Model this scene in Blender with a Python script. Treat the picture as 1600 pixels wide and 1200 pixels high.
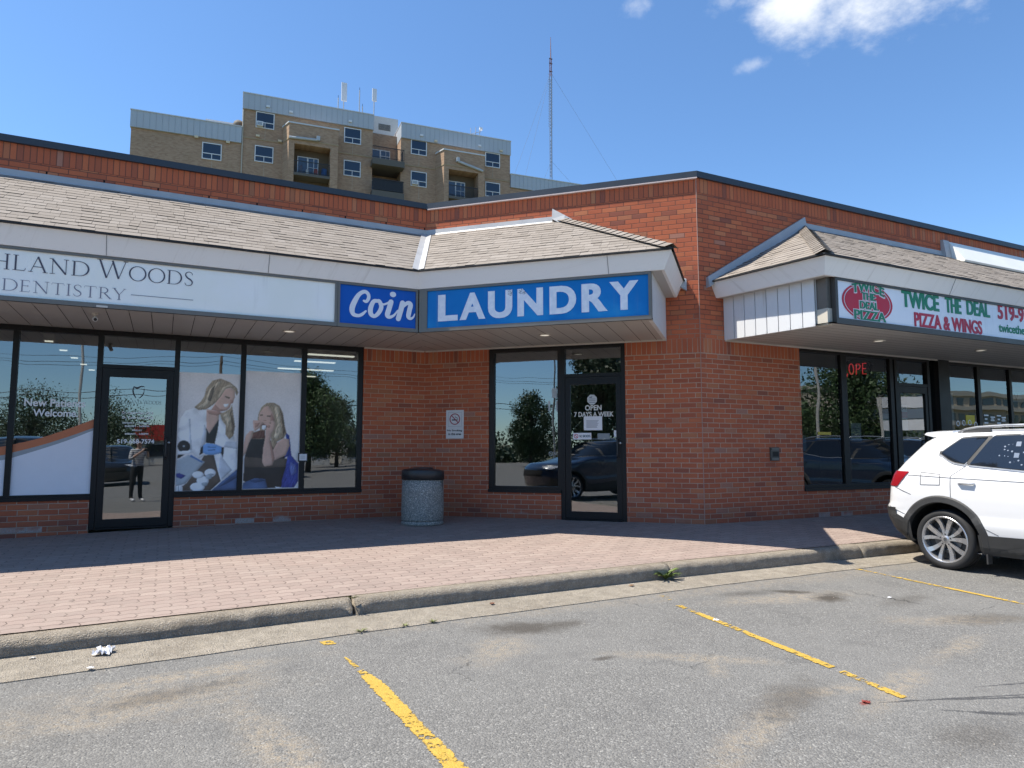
import bpy, bmesh, math, random
from mathutils import Vector, Matrix, noise as mnoise
R = math.radians
random.seed(7)
for o in list(bpy.data.objects):
    bpy.data.objects.remove(o)
SC = bpy.context.scene
COL = SC.collection

# ------------------------------------------------------------------ camera, sky, sun, exposure
YAW, PITCH, CAMZ = 63.45, 5.37, 1.03
cam_data = bpy.data.cameras.new('camera')
cam_data.sensor_fit = 'HORIZONTAL'; cam_data.sensor_width = 36.0
cam_data.lens = 1086.0 / 1600.0 * 36.0
cam_data.clip_start = 0.05; cam_data.clip_end = 6000
cam = bpy.data.objects.new('camera', cam_data); COL.objects.link(cam)
cam.location = (0, 0, CAMZ); cam.rotation_euler = (R(90 + PITCH), 0, R(YAW - 90))
SC.camera = cam

SUN_DISP = Vector((0.49, -0.215, -1.0))          # how a shadow moves per metre of drop
TO_SUN = (-SUN_DISP).normalized()
SUN_EL = math.asin(TO_SUN.z); SUN_AZ = math.atan2(TO_SUN.x, TO_SUN.y)
sun_data = bpy.data.lights.new('sun', 'SUN'); sun_data.energy = 5.0; sun_data.angle = R(0.53)
sun_data.color = (1.0, 0.935, 0.825)
sun = bpy.data.objects.new('sun', sun_data); COL.objects.link(sun)
sun.rotation_euler = TO_SUN.to_track_quat('Z', 'Y').to_euler(); sun.location = (-30, 10, 60)
SC.view_settings.view_transform = 'Standard'; SC.view_settings.look = 'None'
SC.view_settings.exposure = 0.72; SC.view_settings.gamma = 1.0
SC.render.film_transparent = False
SC.cycles.max_bounces = 8; SC.cycles.transparent_max_bounces = 12
SC.cycles.caustics_reflective = False; SC.cycles.caustics_refractive = False

# ------------------------------------------------------------------ node helper
class NT:
    def __init__(s, tree): s.t = tree; s.n = tree.nodes; s.l = tree.links
    def node(s, typ, **kw):
        n = s.n.new(typ)
        for k, v in kw.items():
            if k.startswith('i_'):
                s.put(n.inputs[k[2:].replace('_', ' ')], v)
            else: setattr(n, k, v)
        return n
    def put(s, sock, v):
        if isinstance(v, bpy.types.NodeSocket): s.l.new(v, sock)
        elif isinstance(v, (tuple, list)) and len(v) == 3 and sock.type == 'RGBA': sock.default_value = (*v, 1)
        else: sock.default_value = v
    def m(s, op, a, b=None, c=None, clamp=False):
        n = s.n.new('ShaderNodeMath'); n.operation = op; n.use_clamp = clamp
        for i, v in enumerate((a, b, c)):
            if v is not None: s.put(n.inputs[i], v)
        return n.outputs[0]
    def add(s, a, b): return s.m('ADD', a, b)
    def sub(s, a, b): return s.m('SUBTRACT', a, b)
    def mul(s, a, b): return s.m('MULTIPLY', a, b)
    def div(s, a, b): return s.m('DIVIDE', a, b)
    def mn(s, a, b): return s.m('MINIMUM', a, b)
    def mx(s, a, b): return s.m('MAXIMUM', a, b)
    def smooth(s, v, lo, hi, a=0.0, b=1.0):
        n = s.n.new('ShaderNodeMapRange'); n.interpolation_type = 'SMOOTHSTEP'
        s.put(n.inputs[0], v); s.put(n.inputs[1], lo); s.put(n.inputs[2], hi); s.put(n.inputs[3], a); s.put(n.inputs[4], b)
        return n.outputs[0]
    def mix(s, f, a, b, blend='MIX'):
        n = s.n.new('ShaderNodeMix'); n.data_type = 'RGBA'; n.blend_type = blend
        s.put(n.inputs[0], f); s.put(n.inputs[6], a); s.put(n.inputs[7], b)
        return n.outputs[2]
    def comb(s, x, y, z=0.0):
        n = s.n.new('ShaderNodeCombineXYZ'); s.put(n.inputs[0], x); s.put(n.inputs[1], y); s.put(n.inputs[2], z); return n.outputs[0]
    def sep(s, v):
        n = s.n.new('ShaderNodeSeparateXYZ'); s.put(n.inputs[0], v); return n.outputs
    def noise(s, vec, scale, detail=3.0, rough=0.55, dim='3D'):
        n = s.n.new('ShaderNodeTexNoise'); n.noise_dimensions = dim
        s.put(n.inputs['Vector'], vec); s.put(n.inputs['Scale'], scale); s.put(n.inputs['Detail'], detail); s.put(n.inputs['Roughness'], rough)
        return n.outputs[0]
    def white(s, vec):
        n = s.n.new('ShaderNodeTexWhiteNoise'); n.noise_dimensions = '3D'; s.put(n.inputs['Vector'], vec); return n.outputs
    def voro(s, vec, scale, feature='F1'):
        n = s.n.new('ShaderNodeTexVoronoi'); n.feature = feature; s.put(n.inputs['Vector'], vec); s.put(n.inputs['Scale'], scale); return n.outputs
    def ramp(s, f, stops, interp='LINEAR'):
        n = s.n.new('ShaderNodeValToRGB'); n.color_ramp.interpolation = interp
        e = n.color_ramp.elements
        while len(e) > 1: e.remove(e[-1])
        e[0].position, e[0].color = stops[0][0], (*stops[0][1], 1)
        for p, c in stops[1:]:
            q = e.new(p); q.color = (*c, 1)
        s.put(n.inputs[0], f); return n.outputs[0]
    def bump(s, h, strength, dist):
        n = s.n.new('ShaderNodeBump'); s.put(n.inputs['Height'], h); s.put(n.inputs['Strength'], strength); s.put(n.inputs['Distance'], dist); return n.outputs[0]
    def obj(s): return s.n.new('ShaderNodeTexCoord').outputs['Object']
    def uv(s): return s.n.new('ShaderNodeTexCoord').outputs['UV']

def new_mat(name):
    m = bpy.data.materials.new(name); m.use_nodes = True
    t = NT(m.node_tree); b = m.node_tree.nodes['Principled BSDF']
    return m, t, b

def plain(name, col, rough=0.5, metal=0.0, var=0.12, scale=6.0, bump=0.0, spec=0.5, coat=0.0):
    """a painted or moulded surface with faint uneven tone"""
    m, t, b = new_mat(name)
    o = t.obj(); n = t.noise(o, scale, 4.0, 0.6)
    c = t.mix(n, tuple(x * (1 - var) for x in col), tuple(min(1, x * (1 + var)) for x in col))
    t.put(b.inputs['Base Color'], c)
    t.put(b.inputs['Roughness'], t.smooth(n, 0.2, 0.8, max(0.02, rough - 0.06), min(1, rough + 0.06)))
    b.inputs['Metallic'].default_value = metal; b.inputs['Specular IOR Level'].default_value = spec
    b.inputs['Coat Weight'].default_value = coat
    if bump: t.put(b.inputs['Normal'], t.bump(t.noise(o, scale * 12, 3.0), 0.5, bump))
    return m

# ------------------------------------------------------------------ world
world = bpy.data.worlds.new('World'); SC.world = world; world.use_nodes = True
wt = NT(world.node_tree); bg = world.node_tree.nodes['Background']
sky = wt.node('ShaderNodeTexSky', sky_type='NISHITA', sun_disc=False, sun_elevation=SUN_EL, sun_rotation=SUN_AZ,
              altitude=600.0, air_density=1.0, dust_density=0.3, ozone_density=1.8)
dirv = wt.node('ShaderNodeTexCoord').outputs['Generated']
def dirdot(v):
    n = wt.node('ShaderNodeVectorMath', operation='DOT_PRODUCT'); wt.put(n.inputs[0], dirv); n.inputs[1].default_value = v; return n.outputs['Value']
cc = Vector((0.693, 0.500, 0.520)).normalized(); ce1 = cc.cross(Vector((0, 0, 1))).normalized(); ce2 = ce1.cross(cc)
w_ = wt.mx(dirdot(cc), 0.05); ca = wt.div(dirdot(ce1), w_); cb = wt.div(dirdot(ce2), w_)
cn = wt.noise(wt.comb(ca, wt.mul(cb, 1.5)), 11.0, 7.0, 0.62); cn2 = wt.noise(wt.comb(ca, cb, 3.0), 30.0, 5.0, 0.6)
def blob(x, y, rx, ry):
    u = wt.div(wt.sub(ca, x), rx); v = wt.div(wt.sub(cb, y), ry); return wt.m('SQRT', wt.add(wt.mul(u, u), wt.mul(v, v)))
big = wt.mn(wt.mn(blob(0.015, 0.085, 0.155, 0.130), blob(-0.065, 0.005, 0.050, 0.045)), blob(0.10, 0.075, 0.12, 0.09))
dens = wt.smooth(wt.add(wt.sub(1.0, big), wt.mul(wt.sub(cn, 0.5), 1.9)), -0.15, 0.78)
small = wt.mn(wt.mn(blob(-0.25, 0.058, 0.026, 0.020), blob(-0.14, 0.035, 0.022, 0.014)), blob(-0.115, -0.045, 0.032, 0.012))
dens2 = wt.mul(wt.smooth(wt.add(wt.sub(1.0, small), wt.mul(wt.sub(cn2, 0.5), 2.2)), 0.1, 1.3), 0.42)
dens = wt.mul(wt.mx(dens, dens2), wt.m('GREATER_THAN', dirdot(cc), 0.3))
cloud_col = wt.mix(cn, (4.6, 5.0, 5.6), (5.9, 6.1, 6.4))
SKY_TINT = (0.775, 1.0, 1.17)
skyc = wt.mix(1.0, sky.outputs[0], SKY_TINT, 'MULTIPLY')
wt.put(bg.inputs['Color'], wt.mix(dens, skyc, cloud_col)); bg.inputs['Strength'].default_value = 0.115

# ------------------------------------------------------------------ mesh helper
class MB:
    def __init__(s): s.v = []; s.f = []; s.mi = []; s.uv = []
    def face(s, pts, m=0, uv=None):
        i = len(s.v); s.v += [tuple(p) for p in pts]; s.f.append(tuple(range(i, i + len(pts)))); s.mi.append(m)
        s.uv.append(uv or [(p[0], p[1]) for p in pts])
    def hexa(s, p, m=0, uvs=None):
        """8 corners: 0-3 one end, 4-7 the other"""
        i = len(s.v); s.v += [tuple(q) for q in p]
        for f in ((0, 3, 2, 1), (4, 5, 6, 7), (0, 1, 5, 4), (1, 2, 6, 5), (2, 3, 7, 6), (3, 0, 4, 7)):
            s.f.append(tuple(i + k for k in f)); s.mi.append(m)
            s.uv.append([uvs[k] if uvs else (p[k][0], p[k][2]) for k in f])
    def box(s, x0, x1, y0, y1, z0, z1, m=0):
        s.hexa([(x0, y0, z0), (x1, y0, z0), (x1, y1, z0), (x0, y1, z0), (x0, y0, z1), (x1, y0, z1), (x1, y1, z1), (x0, y1, z1)], m)
    def fbox(s, F, s0, s1, d0, d1, z0, z1, m=0):
        s.hexa([F(a, d, z) for z in (z0, z1) for a, d in ((s0, d0), (s1, d0), (s1, d1), (s0, d1))], m,
               [(a, z) for z in (z0, z1) for a, d in ((s0, d0), (s1, d0), (s1, d1), (s0, d1))])
    def fquad(s, F, s0, s1, d, z0, z1, m=0):
        s.face([F(s0, d, z0), F(s1, d, z0), F(s1, d, z1), F(s0, d, z1)], m, [(s0, z0), (s1, z0), (s1, z1), (s0, z1)])
    def tube(s, pts, r, n=8, m=0, cap=True):
        pts = [Vector(p) for p in pts]; rr = r if isinstance(r, (list, tuple)) else [r] * len(pts)
        base = len(s.v); prev = None
        for k, p in enumerate(pts):
            t = ((pts[min(k + 1, len(pts) - 1)] - pts[max(k - 1, 0)])).normalized()
            a = Vector((0, 0, 1)) if abs(t.z) < 0.9 else Vector((1, 0, 0))
            if prev is not None: a = prev
            b = t.cross(a).normalized(); a = b.cross(t).normalized(); prev = a
            for j in range(n):
                th = 2 * math.pi * j / n; s.v.append(tuple(p + (a * math.cos(th) + b * math.sin(th)) * rr[k]))
        for k in range(len(pts) - 1):
            for j in range(n):
                q = (base + k * n + j, base + k * n + (j + 1) % n, base + (k + 1) * n + (j + 1) % n, base + (k + 1) * n + j)
                s.f.append(q); s.mi.append(m); s.uv.append([(s.v[i][0], s.v[i][2]) for i in q])
        if cap:
            for k in (0, len(pts) - 1):
                q = tuple(base + k * n + j for j in range(n)); s.f.append(q); s.mi.append(m); s.uv.append([(s.v[i][0], s.v[i][2]) for i in q])
    def lathe(s, prof, n=32, c=(0, 0, 0), axis='Z', m=0, closed=False):
        base = len(s.v); P = len(prof)
        for j in range(n):
            th = 2 * math.pi * j / n; ca_, sa = math.cos(th), math.sin(th)
            for r, z in prof:
                if axis == 'Z': s.v.append((c[0] + r * ca_, c[1] + r * sa, c[2] + z))
                else: s.v.append((c[0] + r * ca_, c[1] + z, c[2] + r * sa))
        for j in range(n):
            for k in range(P - (0 if closed else 1)):
                k2 = (k + 1) % P
                q = (base + j * P + k, base + ((j + 1) % n) * P + k, base + ((j + 1) % n) * P + k2, base + j * P + k2)
                s.f.append(q); s.mi.append(m); s.uv.append([(s.v[i][0] + s.v[i][1], s.v[i][2]) for i in q])
    def build(s, name, mats, parent=None, smooth=False, fix=True, merge=False):
        me = bpy.data.meshes.new(name); me.from_pydata(s.v, [], s.f)
        if not isinstance(mats, (list, tuple)): mats = [mats]
        for mt in mats: me.materials.append(mt)
        uvl = me.uv_layers.new(name='UVMap')
        k = 0
        for p, u, mi in zip(me.polygons, s.uv, s.mi):
            p.material_index = mi; p.use_smooth = smooth
            for q, li in zip(u, p.loop_indices): uvl.data[li].uv = q
        if fix or merge:
            bm = bmesh.new(); bm.from_mesh(me)
            if merge: bmesh.ops.remove_doubles(bm, verts=bm.verts, dist=1e-4)
            bmesh.ops.recalc_face_normals(bm, faces=bm.faces); bm.to_mesh(me); bm.free()
        o = bpy.data.objects.new(name, me); COL.objects.link(o)
        if parent: o.parent = parent
        return o

def tag(o, label=None, cat=None, group=None, kind=None):
    if label: o['label'] = label
    if cat: o['category'] = cat
    if group: o['group'] = group
    if kind: o['kind'] = kind
    return o
def thing(name, label, cat, loc=(0, 0, 0), rz=0.0, group=None):
    o = bpy.data.objects.new(name, None); COL.objects.link(o); o.location = loc; o.rotation_euler = (0, 0, rz)
    o.empty_display_size = 0.2
    return tag(o, label, cat, group)
def struct(name, mb, mats, **kw): return tag(mb.build(name, mats, **kw), kind='structure')
def copy_tree(o, parent=None):
    c = o.copy(); COL.objects.link(c)
    if parent: c.parent = parent
    for ch in list(o.children): copy_tree(ch, c)
    return c

def frame(o, u, out):
    o, u, out = Vector(o), Vector(u), Vector(out)
    def P(s, d, z): return (o.x + u.x * s + out.x * d, o.y + u.y * s + out.y * d, z)
    return P

def text_geo(body, bold=0.0):
    cu = bpy.data.curves.new('txt', 'FONT'); cu.body = body; cu.offset = bold; cu.resolution_u = 5
    ob = bpy.data.objects.new('txt', cu); COL.objects.link(ob)
    bpy.context.view_layer.update()
    me = bpy.data.meshes.new_from_object(ob.evaluated_get(bpy.context.evaluated_depsgraph_get()))
    v = [(p.co.x, p.co.y) for p in me.vertices]; f = [tuple(p.vertices) for p in me.polygons]
    bpy.data.objects.remove(ob); bpy.data.curves.remove(cu); bpy.data.meshes.remove(me)
    return v, f
def put_text(mb, F, body, s0, s1, z0, z1, d, bold=0.0, m=0, warp=None, fat=0.0):
    """letters stretched to fill s0..s1, z0..z1 on a wall frame; fat thickens the upright strokes"""
    if fat:
        k = 5
        for i in range(k): put_text(mb, F, body, s0 + fat * i / (k - 1), s1 - fat * (1 - i / (k - 1)), z0, z1, d + .00025 * i, bold, m, warp)
        return
    v, f = text_geo(body, bold)
    xs = [p[0] for p in v]; ys = [p[1] for p in v]; xa, xb, ya, yb = min(xs), max(xs), min(ys), max(ys)
    pts = []
    for x, y in v:
        a, b = (x - xa) / (xb - xa), (y - ya) / (yb - ya)
        if warp: a, b = warp(a, b)
        pts.append(F(s0 + a * (s1 - s0), d, z0 + b * (z1 - z0)))
    for q in f: mb.face([pts[i] for i in q], m)
def ribbon(mb, F, pts, d, m=0):
    """a brush stroke: pts = (s, z, width)"""
    n = len(pts); L = []; Rr = []
    for i, (x, z, w) in enumerate(pts):
        ax, az, _ = pts[max(i - 1, 0)]; bx, bz, _ = pts[min(i + 1, n - 1)]
        tx, tz = bx - ax, bz - az; l = math.hypot(tx, tz) or 1; nx, nz = -tz / l, tx / l
        L.append((x + nx * w / 2, z + nz * w / 2)); Rr.append((x - nx * w / 2, z - nz * w / 2))
    for i in range(n - 1):
        e = d + .00002 * i
        mb.face([F(L[i][0], e, L[i][1]), F(L[i + 1][0], e + .00002, L[i + 1][1]), F(Rr[i + 1][0], e + .00002, Rr[i + 1][1]), F(Rr[i][0], e, Rr[i][1])], m)
def smooth_path(pts, k=4):
    out = []
    n = len(pts)
    for i in range(n - 1):
        p0, p1, p2, p3 = pts[max(i - 1, 0)], pts[i], pts[i + 1], pts[min(i + 2, n - 1)]
        for j in range(k):
            t = j / k
            out.append(tuple(0.5 * (2 * b + (c - a) * t + (2 * a - 5 * b + 4 * c - e) * t * t + (3 * b - a - 3 * c + e) * t ** 3) for a, b, c, e in zip(p0, p1, p2, p3)))
    out.append(tuple(pts[-1])); return out
def disc(mb, F, s, z, r, d, m=0, n=24, ry=None):
    mb.face([F(s + r * math.cos(2 * math.pi * i / n), d, z + (ry or r) * math.sin(2 * math.pi * i / n)) for i in range(n)], m)
def ring(mb, F, s, z, r0, r1, d, m=0, n=28, k=1.0):
    for i in range(n):
        a, b = 2 * math.pi * i / n, 2 * math.pi * (i + 1) / n
        mb.face([F(s + r * math.cos(t), d, z + r * k * math.sin(t)) for r, t in ((r0, a), (r1, a), (r1, b), (r0, b))], m)

# thin serif capitals as strokes in a unit cap height: (advance, [strokes])
def _arc(cx, cy, rx, ry, a0, a1, thick, thin, n=14):
    o = []
    for i in range(n + 1):
        a = R(a0 + (a1 - a0) * i / n); o.append((cx + rx * math.cos(a), cy + ry * math.sin(a), thin + (thick - thin) * abs(math.cos(a)) ** 1.5))
    return o
TK, TN, SF = 0.085, 0.034, 0.028
def _sf(x, y, h=0.13): return [(x - h, y, SF), (x + h, y, SF)]
SERIF = {
 'I': (0.40, [[(0.2, 0, TK), (0.2, 1, TK)], _sf(0.2, 0), _sf(0.2, 1)]),
 'H': (1.02, [[(0.2, 0, TK), (0.2, 1, TK)], [(0.82, 0, TK), (0.82, 1, TK)], [(0.2, .51, TN), (0.82, .51, TN)], _sf(0.2, 0), _sf(0.2, 1), _sf(0.82, 0), _sf(0.82, 1)]),
 'L': (0.78, [[(0.2, 0, TK), (0.2, 1, TK)], _sf(0.2, 1), [(0.07, 0.015, SF), (0.62, 0.015, SF * 1.3), (0.68, .17, SF)]]),
 'A': (0.98, [[(0.14, 0, TN), (0.47, 1.02, TN)], [(0.46, 1.03, TK), (0.84, 0, TK)], [(0.25, .34, TN), (0.70, .34, TN)], _sf(0.13, 0, .11), _sf(0.85, 0)]),
 'N': (1.06, [[(0.2, 0, TN), (0.2, 1, TN)], [(0.17, 1, TK), (0.86, 0, TK)], [(0.86, 0, TN), (0.86, 1, TN)], _sf(0.2, 0), _sf(0.13, 1, .1), _sf(0.86, 1)]),
 'D': (1.02, [[(0.2, 0, TK), (0.2, 1, TK)], [(0.07, 0.014, SF), (0.45, 0.014, SF)], [(0.07, .986, SF), (0.45, .986, SF)], _arc(0.45, .5, .47, .49, -90, 90, TK, SF)]),
 'G': (1.05, [_arc(0.53, .5, .45, .5, 45, 300, TK, TN), [(0.86, .1, TK), (0.86, .42, TK)], _sf(0.86, .42, .12)]),
 'W': (1.42, [[(0.14, 1, TK), (0.46, 0, TK)], [(0.46, 0, TN), (0.74, .98, TN)], [(0.70, 1, TK), (1.0, 0, TK)], [(1.0, 0, TN), (1.30, 1, TN)], _sf(0.14, 1), _sf(1.30, 1, .11)]),
 'O': (1.10, [_arc(0.55, .5, .46, .51, 0, 360, TK, TN, 30)]),
 'S': (0.70, [smooth_path([(0.56, .80, TN), (0.52, .94, TN), (0.36, 1.0, TN), (0.2, .93, .05), (0.15, .76, .07), (0.27, .57, TK), (0.47, .43, TK), (0.57, .25, .07), (0.50, .07, .05), (0.33, 0.0, TN), (0.18, .05, TN), (0.12, .2, TN)])]),
 'E': (0.80, [[(0.2, 0, TK), (0.2, 1, TK)], [(0.07, .015, SF), (0.62, .015, SF), (0.66, .15, SF)], [(0.07, .985, SF), (0.60, .985, SF), (0.62, .86, SF)], [(0.2, .52, TN), (0.54, .52, TN)], [(0.54, .44, SF), (0.54, .60, SF)]]),
 'T': (0.90, [[(0.45, 0, TK), (0.45, 1, TK)], _sf(0.45, 0), [(0.07, .84, SF), (0.10, .985, SF), (0.80, .985, SF), (0.83, .84, SF)]]),
 'R': (0.92, [[(0.2, 0, TK), (0.2, 1, TK)], _sf(0.2, 0), [(0.07, .986, SF), (0.38, .986, SF)], _arc(0.38, .745, .25, .24, -90, 90, TK, SF), [(0.2, .505, TN), (0.38, .505, TN)], [(0.42, .5, TK), (0.82, 0.0, TK * .9)], _sf(0.84, 0, .08)]),
 'Y': (0.92, [[(0.46, 0, TK), (0.46, .46, TK)], [(0.12, 1, TK), (0.46, .44, TK)], [(0.46, .44, TN), (0.80, 1, TN)], _sf(0.46, 0), _sf(0.12, 1), _sf(0.80, 1, .1)]),
 ' ': (0.55, [])}
def put_serif(mb, F, body, s0, s1, z0, z1, d, m=0, caps=None):
    """caps: letters drawn taller (small capitals otherwise)"""
    w = 0; items = []
    for i, ch in enumerate(body):
        k = 1.0 if (caps is None or i in caps) else 0.80
        items.append((ch, w, k)); w += SERIF[ch][0] * k
    sx = (s1 - s0) / w; sz = z1 - z0
    for ch, x, k in items:
        for j, st in enumerate(SERIF[ch][1]):
            ribbon(mb, F, [(s0 + (x + a * k) * sx, z0 + b * k * sz, c * 0.5 * (sx + sz) * (0.5 + 0.5 * k)) for a, b, c in st], d + .0003 * j, m)
# ------------------------------------------------------------------ materials
def brick_mat(name, bands=(), weeps=False, gain=1.2):
    m, t, b = new_mat(name)
    u, v, _ = t.sep(t.uv())
    wob = t.noise(t.comb(u, v), 3.0, 2.0)
    v2 = t.add(v, t.mul(t.sub(wob, .5), .004))
    rows = t.div(v2, .07); row = t.m('FLOOR', rows); fv = t.m('FRACT', rows)
    jit = t.mul(t.sub(t.white(t.comb(row, 3.3))[0], .5), .10)
    uu = t.add(t.add(t.div(u, .215), t.mul(t.m('MODULO', row, 2.0), .5)), jit)
    col = t.m('FLOOR', uu); fu = t.m('FRACT', uu)
    d = t.mn(t.mul(t.mn(fu, t.sub(1, fu)), .215), t.mul(t.mn(fv, t.sub(1, fv)), .07))
    idx, idy = col, row
    if bands:
        u2 = t.div(u, .0717); c2 = t.m('FLOOR', u2); f2 = t.m('FRACT', u2); msk = None; dv = None
        for lo, hi in bands:
            k = t.mul(t.m('GREATER_THAN', v, lo), t.m('LESS_THAN', v, hi)); dd = t.mn(t.sub(v, lo), t.sub(hi, v))
            msk = k if msk is None else t.mx(msk, k); dv = dd if dv is None else t.mx(dv, dd)
        d2 = t.mn(t.mul(t.mn(f2, t.sub(1, f2)), .0717), t.m('ABSOLUTE', dv))
        def sel(a, c): return t.add(t.mul(a, t.sub(1, msk)), t.mul(c, msk))
        d = sel(d, d2); idx = sel(col, t.add(c2, 500.5)); idy = sel(row, 777.0)
    rnd = t.white(t.comb(t.add(idx, .5), t.add(idy, .5), 1.0)); rnd2 = t.white(t.comb(t.add(idx, 9.5), t.add(idy, 4.5), 7.0))
    g = gain
    base = t.ramp(rnd[0], [(0, (.21 * g, .075 * g, .052 * g)), (.05, (.32 * g, .093 * g, .050 * g)), (.30, (.375 * g, .102 * g, .050 * g)), (.62, (.405 * g, .112 * g, .053 * g)),
                           (.88, (.43 * g, .126 * g, .058 * g)), (.96, (.42 * g, .155 * g, .075 * g)), (1, (.31 * g, .155 * g, .115 * g))])
    big = t.noise(t.comb(u, v), .9, 4.0); fine = t.noise(t.comb(t.mul(u, 1.0), t.mul(v, 2.5)), 55.0, 4.0, .7)
    base = t.mix(t.smooth(v, 2.5, 2.75), base, t.mix(1.0, base, (1.16, 1.12, 1.08), 'MULTIPLY'))  # brick above the canopy lightened in its colour, standing in for stronger sun
    base = t.mix(t.smooth(fine, .25, .8, 0.0, .30), base, (.20, .075, .050))
    base = t.mix(t.smooth(big, .42, .75, 0.0, .30), base, (.30, .085, .045))
    base = t.mix(t.mul(t.smooth(rnd2[0], .93, .96), .5), base, (.40, .19, .10))
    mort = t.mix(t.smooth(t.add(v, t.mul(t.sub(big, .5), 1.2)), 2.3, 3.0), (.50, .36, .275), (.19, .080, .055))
    mort = t.mix(t.smooth(t.noise(t.comb(u, v), 1.7, 3.0), .48, .75, 0, .7), mort, (.28, .13, .09))
    edge = t.smooth(t.add(d, t.mul(t.sub(fine, .5), .004)), .0028, .0062)
    colr = t.mix(edge, mort, base)
    # lime bloom near the foot of the wall
    lime = t.mul(t.smooth(t.add(v, t.mul(t.sub(t.noise(t.comb(u, v), 4.0, 3.0), .5), .30)), .03, .11, 1.0, 0.0), t.smooth(t.noise(t.comb(t.m('FLOOR', t.mul(u, 4.0)), row), 9.7, 1.0), .57, .64))
    colr = t.mix(t.mul(lime, t.smooth(fine, .3, .55)), colr, (.50, .46, .43))
    grime = t.smooth(t.add(v, t.mul(t.sub(big, .5), .4)), .0, .34, .30, 0.0)
    colr = t.mix(grime, colr, (.075, .05, .045))
    if weeps:
        wp = t.mul(t.mul(t.m('COMPARE', row, 65.0, .4), t.m('LESS_THAN', t.m('FRACT', t.div(t.add(u, .04), .645)), .032)), 1.0)
        colr = t.mix(wp, colr, (.012, .008, .008))
    t.put(b.inputs['Base Color'], colr); b.inputs['Roughness'].default_value = .88; b.inputs['Specular IOR Level'].default_value = .25
    h = t.add(t.mul(edge, 1.0), t.mul(fine, .25))
    t.put(b.inputs['Normal'], t.bump(h, .85, .006))
    return m

def glass_mat(name, refl=.27, tint=(.55, .60, .58), rough=0.0):
    m = bpy.data.materials.new(name); m.use_nodes = True; n = m.node_tree; n.nodes.clear(); t = NT(n)
    out = t.node('ShaderNodeOutputMaterial'); tr = t.node('ShaderNodeBsdfTransparent'); gl = t.node('ShaderNodeBsdfGlossy')
    tr.inputs[0].default_value = (*tint, 1); gl.inputs['Color'].default_value = (.93, .97, 1.0, 1); gl.inputs['Roughness'].default_value = rough
    o = t.obj(); t.put(gl.inputs['Normal'], t.bump(t.noise(o, 1.3, 1.0), .10, .02))
    fr = t.node('ShaderNodeFresnel'); fr.inputs[0].default_value = 1.5
    fac = t.m('ADD', t.mul(fr.outputs[0], .85), refl - .04, clamp=True)
    mx = t.node('ShaderNodeMixShader'); t.put(mx.inputs[0], fac); n.links.new(tr.outputs[0], mx.inputs[1]); n.links.new(gl.outputs[0], mx.inputs[2])
    n.links.new(mx.outputs[0], out.inputs[0]); return m

def art_mat(name, col, var=.10, strands=False):
    m, t, b = new_mat(name); o = t.obj(); x, y, z = t.sep(o)
    if strands: f = t.noise(t.comb(t.mul(t.add(x, y), 60), t.mul(z, 9)), 1.0, 3.0)
    else: f = t.noise(o, 9.0, 4.0)
    t.put(b.inputs['Base Color'], t.mix(t.smooth(f, .25, .75), tuple(c * (1 - var) for c in col), tuple(min(1, c * (1 + var)) for c in col)))
    b.inputs['Roughness'].default_value = .45; return m

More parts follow.
